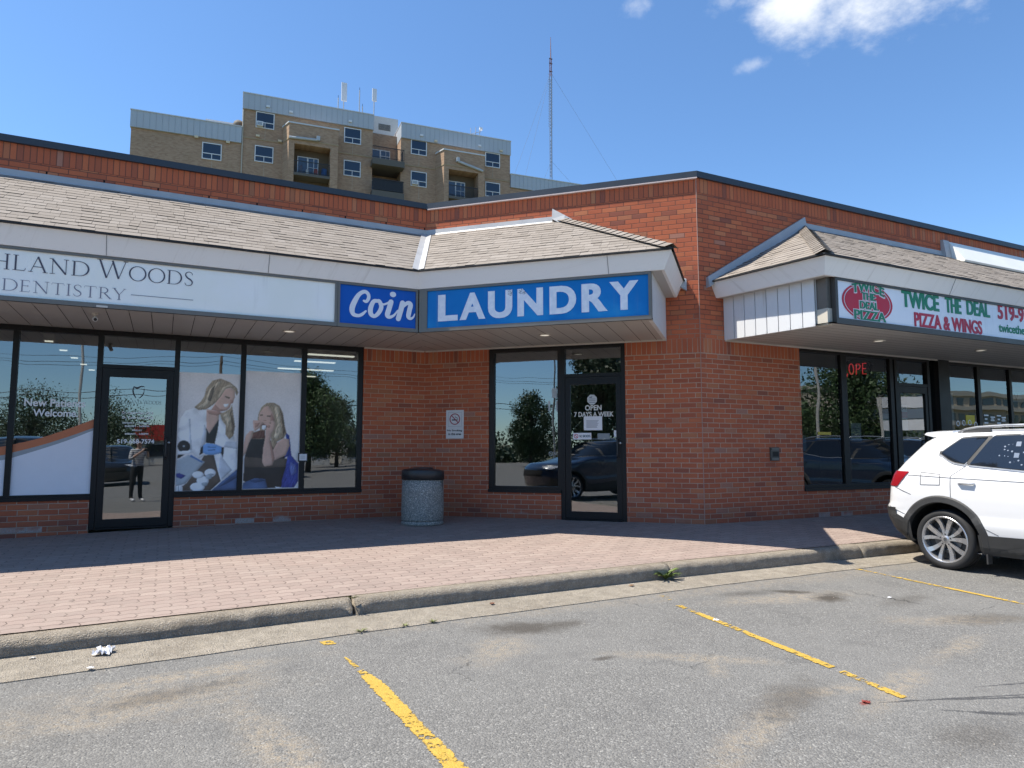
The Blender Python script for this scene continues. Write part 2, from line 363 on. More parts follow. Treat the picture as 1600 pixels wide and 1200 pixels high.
def asphalt_mat():
    m, t, b = new_mat('asphalt'); o = t.obj(); x, y, z = t.sep(o); p = t.comb(x, y); x, y = t.div(x, .95), t.div(y, .95)
    v1 = t.voro(p, 105.0); v2 = t.voro(p, 230.0); c1 = t.sep(v1['Color'])[0]; c2 = t.sep(v2['Color'])[1]
    grain = t.ramp(c1, [(0, (.090, .088, .083)), (.35, (.142, .138, .130)), (.7, (.182, .177, .166)), (.93, (.25, .243, .226)), (1, (.42, .41, .38))])
    grain2 = t.ramp(c2, [(0, (.11, .108, .102)), (.6, (.168, .164, .156)), (1, (.26, .255, .24))])
    col = t.mix(.45, grain, grain2)
    n1 = t.noise(p, .55, 5.0, .6); n2 = t.noise(p, 3.1, 5.0, .65); n3 = t.noise(p, 14.0, 4.0, .65)
    col = t.mix(t.smooth(n1, .40, .66, 0.0, .5), col, (.20, .195, .183))
    col = t.mix(t.smooth(n2, .48, .78, 0.0, .40), col, (.09, .088, .086))
    def ell(cx, cy, rx, ry, a=0.0, soft=.15, ns=None):
        ca_, sa = math.cos(R(a)), math.sin(R(a)); dx = t.sub(x, cx); dy = t.sub(y, cy)
        u = t.div(t.add(t.mul(dx, ca_), t.mul(dy, sa)), rx); v = t.div(t.sub(t.mul(dy, ca_), t.mul(dx, sa)), ry)
        r = t.m('SQRT', t.add(t.mul(u, u), t.mul(v, v)))
        return t.smooth(t.add(r, t.add(t.mul(t.sub(n2 if ns is None else ns, .5), 1.7), t.mul(t.sub(n3, .5), .9))), soft, 1.15, 1.0, 0.0)
    # blown sand
    sand = None
    for q in ((-.1, 4.55, 1.0, .42, 8), (.55, 3.6, .2, .9, 10), (.2, 4.95, .9, .16, 6), (2.2, 4.6, .5, .25, 40), (3.3, 3.85, .8, .12, -35), (2.75, 2.75, .9, .14, 25), (4.0, 2.85, .7, .14, 20),
              (5.2, 3.2, .6, .13, 15), (6.0, 3.7, .7, .2, -20), (5.4, 4.9, 1.0, .25, -10), (3.6, 3.0, .5, .1, -10), (2.0, 2.2, .7, .16, 20), (-1.6, 3.6, .9, .5, 0), (3.3, 3.62, .22, .1, 60)):
        e = ell(*q); sand = e if sand is None else t.mx(sand, e)
    edgeband = t.smooth(t.add(t.sub(5.50, y), t.mul(t.sub(n2, .5), .5)), .0, .30, .55, 0.0)
    sand = t.mul(t.mx(sand, edgeband), t.smooth(t.add(t.mul(n3, .6), t.mul(t.noise(p, 46.0, 3.0, .7), .4)), .40, .60, .02, .95))
    col = t.mix(t.mul(sand, t.smooth(c1, .1, .8, .95, .5)), col, (.31, .258, .192))
    # oil and damp marks
    dark = None
    for q, k in (((2.62, 5.03, .48, .24, -10), .75), ((2.95, 5.0, .3, .14, 0), .6), ((5.78, 4.75, .30, .17, 20), .85), ((5.62, 5.12, .30, .10, -35), .8), ((5.2, 5.22, .45, .14, -10), .5), ((6.3, 4.35, .5, .16, 10), .4),
                 ((2.75, 4.1, .12, .05, 0), .7), ((6.3, 3.6, .6, .22, -15), .45), ((3.3, 3.0, .55, .2, 20), .5), ((.05, 4.62, .55, .16, 12), .45), ((3.75, 2.2, .5, .2, 5), .4)):
        e = t.mul(ell(*q), k); dark = e if dark is None else t.mx(dark, e)
    col = t.mix(dark, col, (.052, .043, .034))
    wet = None
    for q in ((4.28, 2.55, .85, .012, -18), (4.55, 2.42, .75, .016, -22), (4.1, 2.38, .22, .022, -35), (4.62, 2.18, .35, .014, -30), (4.35, 2.25, .25, .012, -28), (4.5, 2.05, .25, .02, -25), (4.85, 2.55, .4, .012, -15)):
        e = ell(*q, .5, n3); wet = e if wet is None else t.mx(wet, e)
    col = t.mix(t.mul(wet, .75), col, (.04, .04, .042))
    rust = ell(3.62, 2.77, .05, .025, 20, .4, n3); col = t.mix(t.mul(rust, .8), col, (.20, .03, .022))
    # hairline cracks
    wv = t.comb(t.add(x, t.mul(t.sub(n2, .5), .7)), t.add(y, t.mul(t.sub(n1, .5), .9)))
    cr = t.voro(wv, .42, 'DISTANCE_TO_EDGE')['Distance']
    crack = t.mul(t.smooth(t.add(cr, t.mul(t.sub(n3, .5), .006)), .0008, .004, 1.0, 0.0), t.smooth(n1, .50, .60))
    col = t.mix(t.mul(crack, .6), col, (.028, .027, .026))
    t.put(b.inputs['Base Color'], col)
    t.put(b.inputs['Roughness'], t.mix(wet, (.86, .86, .86), (.5, .5, .5))); b.inputs['Specular IOR Level'].default_value = .3
    h = t.add(t.add(t.mul(v1['Distance'], -1.0), t.mul(n3, .5)), t.mul(crack, -2.0))
    t.put(b.inputs['Normal'], t.bump(h, .75, .008)); return m

def paver_mat():
    m, t, b = new_mat('interlocking_paver'); o = t.obj(); x, y, z = t.sep(o)
    px, py = .226, .113
    tri = lambda v: t.m('ABSOLUTE', t.sub(t.mul(t.m('FRACT', v), 2.0), 1.0))
    n1 = t.noise(t.comb(x, y), .8, 4.0); n2 = t.noise(t.comb(x, y), 7.0, 4.0, .65); n3 = t.noise(t.comb(x, y), 120.0, 3.0, .7)
    y1 = t.add(t.add(y, t.mul(tri(t.mul(x, 2 / px)), .022)), t.mul(t.sub(n1, .5), .03))
    rows = t.div(y1, py); row = t.m('FLOOR', rows); fv = t.m('FRACT', rows)
    x1 = t.add(t.add(t.div(x, px), t.mul(t.m('MODULO', row, 2.0), .5)), t.mul(tri(rows), .085))
    col = t.m('FLOOR', x1); fu = t.m('FRACT', x1)
    d = t.mn(t.mul(t.mn(fu, t.sub(1, fu)), px), t.mul(t.mn(fv, t.sub(1, fv)), py))
    rnd = t.white(t.comb(t.add(col, .5), t.add(row, .5), 2.0))[0]
    base = t.ramp(rnd, [(0, (.285, .222, .192)), (.3, (.315, .243, .210)), (.7, (.335, .258, .222)), (1, (.365, .288, .248))])
    base = t.mix(t.smooth(n2, .35, .75, 0, .35), base, (.36, .305, .265)); base = t.mix(t.smooth(n3, .3, .75, 0, .5), base, (.19, .148, .128))
    base = t.mix(t.smooth(n1, .5, .7, 0, .3), base, (.30, .25, .22))
    gum = t.voro(t.comb(x, y), 2.3); base = t.mix(t.mul(t.smooth(t.add(gum['Distance'], t.mul(n3, .02)), .045, .06, 1, 0), .6), base, (.10, .085, .075))
    base = t.mix(t.mul(t.smooth(t.noise(t.comb(x, y), 2.1, 5.0, .7), .55, .72), .45), base, (.215, .175, .15))
    jw = t.add(.0016, t.mul(t.smooth(n2, .35, .7), .0030))
    edge = t.smooth(d, jw, t.add(jw, .0035))
    joint = t.mix(t.smooth(n2, .42, .62), (.12, .092, .078), (.26, .205, .172))
    t.put(b.inputs['Base Color'], t.mix(t.mul(t.sub(1, edge), .85), base, joint)); b.inputs['Roughness'].default_value = .9; b.inputs['Specular IOR Level'].default_value = .25
    t.put(b.inputs['Normal'], t.bump(t.add(edge, t.mul(n3, .2)), .7, .006)); return m

def concrete_mat(name, col, dirt=.5, pits=True):
    m, t, b = new_mat(name); o = t.obj()
    n1 = t.noise(o, 1.4, 5.0, .62); n2 = t.noise(o, 9.0, 5.0, .68); n3 = t.noise(o, 70.0, 3.0, .7); v = t.voro(o, 150.0)
    c = t.mix(t.smooth(n2, .3, .75), tuple(a * .78 for a in col), tuple(min(1, a * 1.18) for a in col))
    c = t.mix(t.smooth(n1, .45, .75, 0, dirt), c, (.17, .135, .10)); c = t.mix(t.smooth(n3, .45, .8, 0, .5), c, tuple(a * .5 for a in col))
    c = t.mix(t.mul(t.smooth(t.sep(v['Color'])[0], .84, .95), .55), c, (.52, .48, .42)); pit = t.voro(o, 38.0); c = t.mix(t.mul(t.smooth(pit['Distance'], .10, .22, 1, 0), t.smooth(n2, .45, .6, 0, .7)), c, (.09, .075, .06))
    t.put(b.inputs['Base Color'], c); b.inputs['Roughness'].default_value = .9; b.inputs['Specular IOR Level'].default_value = .25
    t.put(b.inputs['Normal'], t.bump(t.add(t.add(n3, t.mul(n2, 1.2)), t.mul(v['Distance'], -.6)), 1.0, .016)); return m

def aggregate_mat():
    m, t, b = new_mat('exposed_aggregate'); o = t.obj(); v = t.voro(o, 95.0); v2 = t.voro(o, 190.0)
    c = t.ramp(t.sep(v['Color'])[0], [(0, (.085, .08, .068)), (.3, (.18, .168, .142)), (.6, (.31, .285, .235)), (.85, (.48, .44, .365)), (1, (.72, .66, .55))])
    c = t.mix(t.smooth(v['Distance'], .45, .75), c, (.16, .165, .165)); c = t.mix(.3, c, t.ramp(t.sep(v2['Color'])[0], [(0, (.08, .085, .09)), (1, (.5, .5, .48))]))
    t.put(b.inputs['Base Color'], c); b.inputs['Roughness'].default_value = .8
    t.put(b.inputs['Normal'], t.bump(v['Distance'], -.7, .006)); return m

def shingle_mat():
    m, t, b = new_mat('asphalt_shingle'); u, v, _ = t.sep(t.uv())      # uv carries a per-tab number
    o = t.obj(); g = t.noise(o, 160.0, 3.0, .75); n = t.noise(o, 1.6, 4.0); r = t.white(t.comb(u, v))[0]
    c = t.ramp(r, [(0, (.245, .213, .182)), (.3, (.275, .24, .206)), (.7, (.30, .263, .227)), (1, (.335, .297, .26))])
    c = t.mix(t.smooth(g, .3, .8, 0, .5), c, (.17, .145, .12)); c = t.mix(t.smooth(n, .5, .75, 0, .3), c, (.30, .27, .24))
    t.put(b.inputs['Base Color'], c); b.inputs['Roughness'].default_value = .95; b.inputs['Specular IOR Level'].default_value = .2
    t.put(b.inputs['Normal'], t.bump(g, .6, .004)); return m

def paint_mat():
    m, t, b = new_mat('worn_yellow_paint'); o = t.obj(); n = t.noise(o, 26.0, 5.0, .72); n2 = t.noise(o, 2.2, 3.0); v = t.voro(o, 105.0)
    u, w, _ = t.sep(t.uv())
    c = t.mix(t.smooth(n, .3, .7), (.42, .265, .034), (.51, .335, .055)); c = t.mix(t.smooth(v['Distance'], .5, .8, 0, .4), c, (.33, .22, .06))
    t.put(b.inputs['Base Color'], c); b.inputs['Roughness'].default_value = .8
    t.put(b.inputs['Normal'], t.bump(t.mul(v['Distance'], -1), .6, .006))
    edge = t.mn(u, t.sub(1, u))
    keep = t.smooth(t.add(t.add(t.mul(n, .9), t.mul(n2, .55)), t.mn(t.mul(edge, 1.6), .34)), t.add(.70, w), t.add(.78, w))
    tr = t.node('ShaderNodeBsdfTransparent'); mx = t.node('ShaderNodeMixShader'); t.put(mx.inputs[0], keep)
    t.l.new(tr.outputs[0], mx.inputs[1]); t.l.new(b.outputs[0], mx.inputs[2]); t.l.new(mx.outputs[0], m.node_tree.nodes['Material Output'].inputs[0]); return m

def sign_face(name, col, rough=.35, grade=None):
    m, t, b = new_mat(name); o = t.obj(); x, y, z = t.sep(o); n = t.noise(o, 2.0, 4.0); st = t.noise(t.comb(t.mul(x, 9.0), t.mul(y, 9.0), t.mul(z, .8)), 1.0, 3.0)
    c = t.mix(t.smooth(n, .3, .75, 0, .5), col, tuple(min(1, a * 1.2 + .01) for a in col))
    if grade: c = t.mix(t.smooth(t.add(n, t.mul(t.sub(2.85, z), 1.1)), .45, 1.0, 0, .75), c, grade)  # lighter second colour mixed in towards the bottom of the face
    c = t.mix(t.smooth(st, .58, .8, 0, .18), c, (.25, .24, .22))
    t.put(b.inputs['Base Color'], c); b.inputs['Roughness'].default_value = rough; b.inputs['Specular IOR Level'].default_value = .22; return m

def leaf_mat(name, col):
    m, t, b = new_mat(name); o = t.obj(); r = t.white(t.comb(*[t.m('FLOOR', t.mul(q, 6.0)) for q in t.sep(o)]))[0]; n = t.noise(o, 1.1, 3.0)
    c = t.mix(r, tuple(a * .6 for a in col), tuple(a * 1.35 for a in col)); c = t.mix(t.smooth(n, .4, .7, 0, .4), c, tuple(a * .7 for a in col))
    t.put(b.inputs['Base Color'], c); b.inputs['Roughness'].default_value = .6
    b.inputs['Subsurface Weight'].default_value = 0; return m

def streaky(name, col, dirt):
    m, t, b = new_mat(name); o = t.obj(); x, y, z = t.sep(o); h = t.add(x, t.mul(y, .83))
    s1 = t.noise(t.comb(t.mul(h, 14.0), t.mul(z, 1.1)), 1.0, 4.0, .65); s2 = t.noise(t.comb(t.mul(h, 3.0), t.mul(z, .6)), 1.0, 3.0); n = t.noise(o, 30.0, 3.0, .7)
    c = t.mix(t.mul(t.smooth(s1, .52, .78, 0, .5), t.smooth(s2, .35, .65)), col, dirt); c = t.mix(t.smooth(n, .62, .78, 0, .25), c, dirt)
    t.put(b.inputs['Base Color'], c); b.inputs['Roughness'].default_value = .45; b.inputs['Specular IOR Level'].default_value = .35
    t.put(b.inputs['Normal'], t.bump(s2, .25, .01)); return m

M = dict(
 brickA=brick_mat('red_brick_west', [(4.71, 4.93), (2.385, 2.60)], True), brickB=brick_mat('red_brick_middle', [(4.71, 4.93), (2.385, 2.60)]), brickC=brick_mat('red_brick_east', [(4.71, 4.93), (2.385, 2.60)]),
 asphalt=asphalt_mat(), paver=paver_mat(), kerb=concrete_mat('kerb_concrete', (.37, .318, .25), .45), gutter=concrete_mat('gutter_concrete', (.385, .338, .272), .35),
 agg=aggregate_mat(), shingle=shingle_mat(), yellow=paint_mat(),
 cap=plain('dark_blue_grey_metal', (.030, .038, .050), .45, 0, .2, 2.0), drip=plain('black_drip_edge', (.012, .011, .011), .6),
 alu=streaky('pale_painted_aluminium', (.84, .83, .81), (.45, .42, .37)), flash=plain('galvanised_flashing', (.42, .42, .42), .5, .1, .22, 4.0, .002),
 soffit=plain('soffit_aluminium', (.45, .435, .415), .5, 0, .10, .9), gap=plain('dark_gap', (.02, .019, .018), .8), trim=plain('light_trim', (.55, .52, .47), .5),
 siding=streaky('white_siding', (.68, .69, .70), (.42, .40, .36)), bronze=plain('grey_brown_sign_frame', (.17, .155, .135), .42, .3, .2, 3.0), bronzedark=plain('dark_bronze_metal', (.075, .068, .06), .45, .3, .2, 3.0),
 black=plain('black_anodised_frame', (.008, .0075, .008), .42, 0, .25, 3.0, spec=.3), brownblack=plain('dark_brown_frame', (.013, .010, .009), .42, 0, .25, 3.0, spec=.3),
 glass=glass_mat('shop_window_glass', .23), glassdoor=glass_mat('door_glass', .25, (.5, .56, .53)), glasstop=glass_mat('pizza_shop_glass', .16, (.42, .45, .46)),
 white_vinyl=plain('white_vinyl', (.82, .83, .85), .5, 0, .03), grey_vinyl=plain('grey_vinyl', (.30, .32, .36), .5), orange_vinyl=plain('orange_vinyl', (.55, .17, .07), .5, 0, .06), pale_vinyl=plain('pale_lilac_vinyl', (.80, .80, .86), .5, 0, .05), dark_vinyl=plain('dark_vinyl', (.035, .035, .045), .5),
 signwhite=sign_face('white_sign_face', (.93, .94, .87)), signblue=sign_face('deep_blue_sign_face', (.003, .10, .47), .5), signblue2=sign_face('graded_blue_sign_face', (.002, .18, .52), .5, (.02, .33, .68)), signpale=sign_face('pale_sign_face', (.76, .80, .87)),
 letwhite=plain('white_letter', (.80, .83, .90), .5, 0, .05), letgrey=plain('charcoal_letter', (.075, .07, .10), .5), letgrey2=plain('grey_letter', (.20, .20, .26), .5), letgreen=plain('green_letter', (.006, .21, .11), .5, 0, .15), letred=plain('red_letter', (.48, .018, .055), .5, 0, .12), ovalred=plain('red_oval', (.52, .010, .04), .5, 0, .12), letpink=plain('pale_outline', (.72, .66, .70), .5), letblack=plain('black_letter', (.012, .012, .014), .5),
 paper=plain('white_paper', (.74, .74, .76), .7, 0, .04), paperink=plain('grey_ink', (.35, .35, .38), .7),
 binlid=plain('black_plastic', (.026, .025, .026), .45, 0, .3), steel=plain('brushed_steel', (.45, .45, .46), .35, .9, .1), membrane=plain('white_roof_membrane', (.78, .78, .74), .6, 0, .05, 3.0),
 roofing=plain('flat_roofing', (.10, .10, .10), .9), inside=plain('interior_wall', (.30, .28, .25), .9), insidedark=plain('interior_floor', (.07, .065, .06), .8), ceil=plain('interior_ceiling', (.45, .44, .41), .9),
)
def emit(name, col, s):
    m = bpy.data.materials.new(name); m.use_nodes = True; t = NT(m.node_tree); b = m.node_tree.nodes['Principled BSDF']
    b.inputs['Base Color'].default_value = (*col, 1); b.inputs['Emission Color'].default_value = (*col, 1); b.inputs['Emission Strength'].default_value = s; return m
M['tube'] = emit('fluorescent_tube', (1, .96, .86), .7); M['lampdisc'] = emit('soffit_lamp_lens', (.95, .90, .78), .35); M['neon'] = emit('red_neon', (.9, .05, .06), .55); M['neonoff'] = plain('unlit_neon', (.03, .035, .04), .4)
# ------------------------------------------------------------------ the plan of the place (metres; wall foot = z 0)
AB = Vector((3.6876, 10.5)); q2 = math.sqrt(.5)
BCp = AB + Vector((q2, -q2)) * 4.261
FA = frame((AB.x, AB.y), (1, 0), (0, -1)); FB = frame((AB.x, AB.y), (q2, -q2), (-q2, -q2)); FC = frame((BCp.x, BCp.y), (1, 0), (0, -1))
MIT = math.tan(R(22.5))
def lerp_tab(x, xs, ys):
    if x <= xs[0]: return ys[0]
    for i in range(len(xs) - 1):
        if x <= xs[i + 1]: return ys[i] + (ys[i + 1] - ys[i]) * (x - xs[i]) / (xs[i + 1] - xs[i])
    return ys[-1]
G = .95
def zg(z): return CAMZ - G * (CAMZ - z)
def kerb_y(x): return G * lerp_tab(x / G, [-14, -1, 1.5, 5, 9, 40], [5.20, 5.76, 5.92, 6.07, 6.09, 6.09])
def gut_y(x): return kerb_y(x) - G * lerp_tab(x / G, [-1, 3, 8], [.50, .45, .41])
def kerb_top(x): return zg(lerp_tab(x / G, [-1, 9], [-.232, -.188]))
KB = zg(-.348)
def wall_y(x): return 10.5 if x < AB.x else (10.5 - (x - AB.x) if x < BCp.x else BCp.y)
def lot_z(y): return zg(-.376 - .010 * max(0, 5.5 - y / G) if y / G > -12 else -.551)

# ground, parking lot, gutter, kerb, pavement
g = MB(); g.box(-2500, 2500, -2500, 2500, -1.6, -.62); struct('ground', g, plain('far_ground', (.14, .15, .09), .9, 0, .3, .05))
g = MB()
xs = [-60, -30, -14] + [-13 + .5 * i for i in range(87)] + [40, 90]
ys = [0.0, -6, -12, -70]
for i in range(len(xs) - 1):
    a, b = xs[i], xs[i + 1]
    ra = [gut_y(a)] + ys; rb = [gut_y(b)] + ys
    for j in range(len(ys)):
        g.face([(a, ra[j], lot_z(ra[j])), (a, ra[j + 1], lot_z(ra[j + 1])), (b, rb[j + 1], lot_z(rb[j + 1])), (b, rb[j], lot_z(rb[j]))])
struct('parking_lot', g, M['asphalt'], smooth=True, merge=True)
g = MB()
gx = [-14 + .25 * i for i in range(217)]
for a, b in zip(gx[:-1], gx[1:]):
    za, zb = lot_z(gut_y(a)) + .006, lot_z(gut_y(b)) + .006
    ja, jb = .022 * (mnoise.noise((a * 2.1, 0, 3)) + .5), .022 * (mnoise.noise((b * 2.1, 0, 3)) + .5)
    g.face([(a, gut_y(a) - ja, za), (b, gut_y(b) - jb, zb), (b, kerb_y(b) + .05, KB), (a, kerb_y(a) + .05, KB)])
    g.face([(a, gut_y(a) - ja, za - .05), (b, gut_y(b) - jb, zb - .05), (b, gut_y(b) - jb, zb), (a, gut_y(a) - ja, za)])
struct('gutter', g, M['gutter'], smooth=False, merge=True)
# kerb: cast lengths with worn, rounded noses and open joints
g = MB(); joints = [G * j for j in (-11.5, -8.4, -5.2, -2.0, 1.47, 4.95, 8.05, 10.9, 14, 17.2, 20.4, 30)]
for j0, j1 in zip(joints[:-1], joints[1:]):
    n = max(4, int((j1 - j0) / .035)); step = random.uniform(-.006, .006)
    gap = .03 if abs(j0 - 1.47 * G) < .01 else .006
    st = [j0 + gap + (j1 - j0 - gap) * i / n for i in range(n + 1)]; prof = []
    for x in st:
        y0 = kerb_y(x); zt = kerb_top(x) + step; e = min(x - j0 - gap, j1 - x)
        ch = .016 * max(0, mnoise.noise((x * 3, 1.7, 0))) + .007 * mnoise.noise((x * 13, 2.2, 0)) + .009 * max(0, mnoise.noise((x * 31, 5.2, 0))) + (.03 * max(0, 1 - e / .09))
        w1 = .008 * mnoise.noise((x * 9, 0, 5)); w2 = .007 * mnoise.noise((x * 24, 3, 5))
        prof.append([(x, y0 + w1, KB - .08), (x, y0 + w1 * .6, KB + .05), (x, y0 + .004 + w2 + ch * .3, zt - .045 - ch * .8), (x, y0 + .014 + ch * .6, zt - .017 - ch * .5), (x, y0 + .038 + ch, zt - .003 - ch * .15), (x, y0 + .10, zt + w2 * .3), (x, y0 + .165, zt), (x, y0 + .165, KB - .08)])
    for p, q in zip(prof[:-1], prof[1:]):
        for k in range(7): g.face([p[k], q[k], q[k + 1], p[k + 1]])
    g.face(prof[0]); g.face(prof[-1][::-1])
struct('kerb', g, M['kerb'], smooth=True, merge=True)
# pavement of pavers, falling from the wall foot to the kerb
def foot_z(x): return lerp_tab(x, [-8, -1.7, .1, 2.7], [-.10, -.058, -.016, 0])
def pave_z(x, y):
    yk, yw = kerb_y(x) + .165, wall_y(x); t = min(1, max(0, (yw - y) / (yw - yk))); return foot_z(x) * (1 - t) + (kerb_top(x) + .002) * t
g = MB(); px = sorted(set([-13 + .5 * i for i in range(100)] + [AB.x, BCp.x])); NY = 14
for a, b in zip(px[:-1], px[1:]):
    for j in range(NY):
        pt = lambda x, k: (x, wall_y(x) + (kerb_y(x) + .165 - wall_y(x)) * k / NY, foot_z(x) * (1 - k / NY) + (kerb_top(x) + .002) * k / NY + (.006 * mnoise.noise((x * .8, k * .4, 9)) if 0 < k < NY else 0))
        g.face([pt(a, j), pt(a, j + 1), pt(b, j + 1), pt(b, j)])
struct('pavement', g, M['paver'], smooth=True, merge=True)
# painted bay lines, worn
def stripe(pts, wear_):
    g = MB(); pts = [tuple(G * v for v in p) for p in pts]; wear = lambda y: wear_(y / G)
    P = []
    for (x0, y0, w0), (x1, y1, w1) in zip(pts[:-1], pts[1:]):
        n = max(1, int(math.hypot(x1 - x0, y1 - y0) / .12)); P += [(x0 + (x1 - x0) * i / n, y0 + (y1 - y0) * i / n, w0 + (w1 - w0) * i / n) for i in range(n)]
    P.append(pts[-1])
    for (x0, y0, w0), (x1, y1, w1) in zip(P[:-1], P[1:]):
        wa = wear(y0); wb = wear(y1)
        g.face([(x0 - w0 / 2, y0, lot_z(y0) + .004), (x0 + w0 / 2, y0, lot_z(y0) + .004), (x1 + w1 / 2, y1, lot_z(y1) + .004), (x1 - w1 / 2, y1, lot_z(y1) + .004)], 0, [(0, wa), (1, wa), (1, wb), (0, wb)])
    return struct('parking_line', g, M['yellow'], merge=True)
stripe([(1.165, 4.88, .02), (1.19, 4.55, .075), (1.215, 4.25, .12), (1.235, 3.2, .125), (1.30, .2, .125)], lambda y: .34 if y > 4.45 else .20)
stripe([(4.235, 5.10, .10), (3.99, 3.28, .10)], lambda y: .26)
stripe([(3.975, 3.20, .095), (3.90, 2.72, .09)], lambda y: .31)
stripe([(4.36, 5.50, .10), (4.32, 5.30, .10)], lambda y: .42)
stripe([(1.13, 5.33, .13), (1.14, 5.22, .13)], lambda y: .32)
stripe([(7.37, 5.66, .085), (7.16, 3.7, .095), (6.85, .8, .10)], lambda y: .30 if y > 4.6 else .24)
stripe([(10.6, 5.6, .10), (10.3, .8, .10)], lambda y: .05)
stripe([(-1.75, 5.1, .10), (-1.62, .2, .11)], lambda y: .05)

# ------------------------------------------------------------------ strip mall
mall = thing('strip_mall', 'red brick strip mall with shingled canopies and black framed shop windows', 'building', (AB.x, AB.y, 0))
MINV = Matrix.Translation(-mall.location)
def inmall(o): o.parent = mall; o.matrix_parent_inverse = MINV; return o
def part(mb, name, mats, **kw): return inmall(mb.build(name, mats, **kw))

def wall(F, s0, s1, z0, z1, openings, depth=.14):
    mb = MB(); ss = sorted({s0, s1, *[o[0] for o in openings], *[o[1] for o in openings]}); zs = sorted({z0, z1, *[o[2] for o in openings], *[o[3] for o in openings]})
    def is_open(s, z): return any(o[0] < s < o[1] and o[2] < z < o[3] for o in openings)
    grid = [[is_open((ss[i] + ss[i + 1]) / 2, (zs[j] + zs[j + 1]) / 2) for j in range(len(zs) - 1)] for i in range(len(ss) - 1)]
    for i in range(len(ss) - 1):
        for j in range(len(zs) - 1):
            a, b, c, d = ss[i], ss[i + 1], zs[j], zs[j + 1]
            if not grid[i][j]: mb.fquad(F, a, b, 0, c, d)
            else:
                if i > 0 and not grid[i - 1][j]: mb.face([F(a, 0, c), F(a, -depth, c), F(a, -depth, d), F(a, 0, d)], 0, [(a, c), (a + depth, c), (a + depth, d), (a, d)])
                if i < len(ss) - 2 and not grid[i + 1][j]: mb.face([F(b, 0, c), F(b, -depth, c), F(b, -depth, d), F(b, 0, d)], 0, [(b, c), (b + depth, c), (b + depth, d), (b, d)])
                if j > 0 and not grid[i][j - 1]: mb.face([F(a, 0, c), F(b, 0, c), F(b, -depth, c), F(a, -depth, c)], 0, [(a, c), (b, c), (b, c + depth), (a, c + depth)])
    return mb
ZW = 4.925
LW, LB = -9.4, 4.261
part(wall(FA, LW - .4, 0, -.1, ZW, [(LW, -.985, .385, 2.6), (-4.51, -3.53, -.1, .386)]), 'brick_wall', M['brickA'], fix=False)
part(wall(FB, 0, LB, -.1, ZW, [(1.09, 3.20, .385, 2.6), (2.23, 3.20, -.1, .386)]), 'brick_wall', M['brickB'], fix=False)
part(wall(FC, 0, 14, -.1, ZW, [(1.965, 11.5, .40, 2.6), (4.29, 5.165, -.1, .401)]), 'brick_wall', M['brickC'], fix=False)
# sealant bead in the outer corner
m_ = MB(); m_.tube([FB(LB + .004, .004, .0), FB(LB + .003, .004, 1.3), FB(LB + .006, .004, 2.5), FB(LB, .004, 4.92)], .006, 6); part(m_, 'sealant_joint', plain('pale_sealant', (.40, .25, .20), .8))
# flat roof and rear
outl = [(AB.x + LW - .4, AB.y + .01), (AB.x, AB.y + .01), (BCp.x, BCp.y + .01), (BCp.x + 14, BCp.y + .01), (BCp.x + 14, 24), (AB.x + LW - .4, 24)]
m_ = MB(); m_.face([(x, y, 4.86) for x, y in outl]); part(m_, 'flat_roof', M['roofing'])
m_ = MB()
for p, q in ((outl[3], outl[4]), (outl[4], outl[5]), (outl[5], outl[0])): m_.face([(*p, -.1), (*q, -.1), (*q, ZW), (*p, ZW)], 0, [(p[0] + p[1], -.1), (q[0] + q[1], -.1), (q[0] + q[1], ZW), (p[0] + p[1], ZW)])
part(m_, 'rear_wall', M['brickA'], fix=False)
# parapet cap, mitred
def swept(F, prof, sl, sr, m=0, mb=None):
    mb = mb or MB(); n = len(prof)
    L = [F(sl(d), d, z) for d, z in prof]; Q = [F(sr(d), d, z) for d, z in prof]
    for k in range(n): mb.face([L[k], Q[k], Q[(k + 1) % n], L[(k + 1) % n]], m)
    mb.face(L, m); mb.face(Q[::-1], m); return mb
capP = [(.042, 4.925), (.042, 5.015), (-.30, 5.03), (-.30, 4.925)]
part(swept(FA, capP, lambda d: LW - .4, lambda d: -MIT * d), 'parapet_cap', M['cap'])
part(swept(FB, capP, lambda d: MIT * d, lambda d: LB + MIT * d), 'parapet_cap', M['cap'])
part(swept(FC, capP, lambda d: -MIT * d, lambda d: 14), 'parapet_cap', M['cap'])
part(swept(FB, [(.046, 4.905), (.046, 4.922), (.0, 4.922), (.0, 4.905)], lambda d: MIT * d + .01, lambda d: LB + MIT * d), 'cap_drip_edge', plain('pale_pink_edge', (.62, .50, .46), .5))

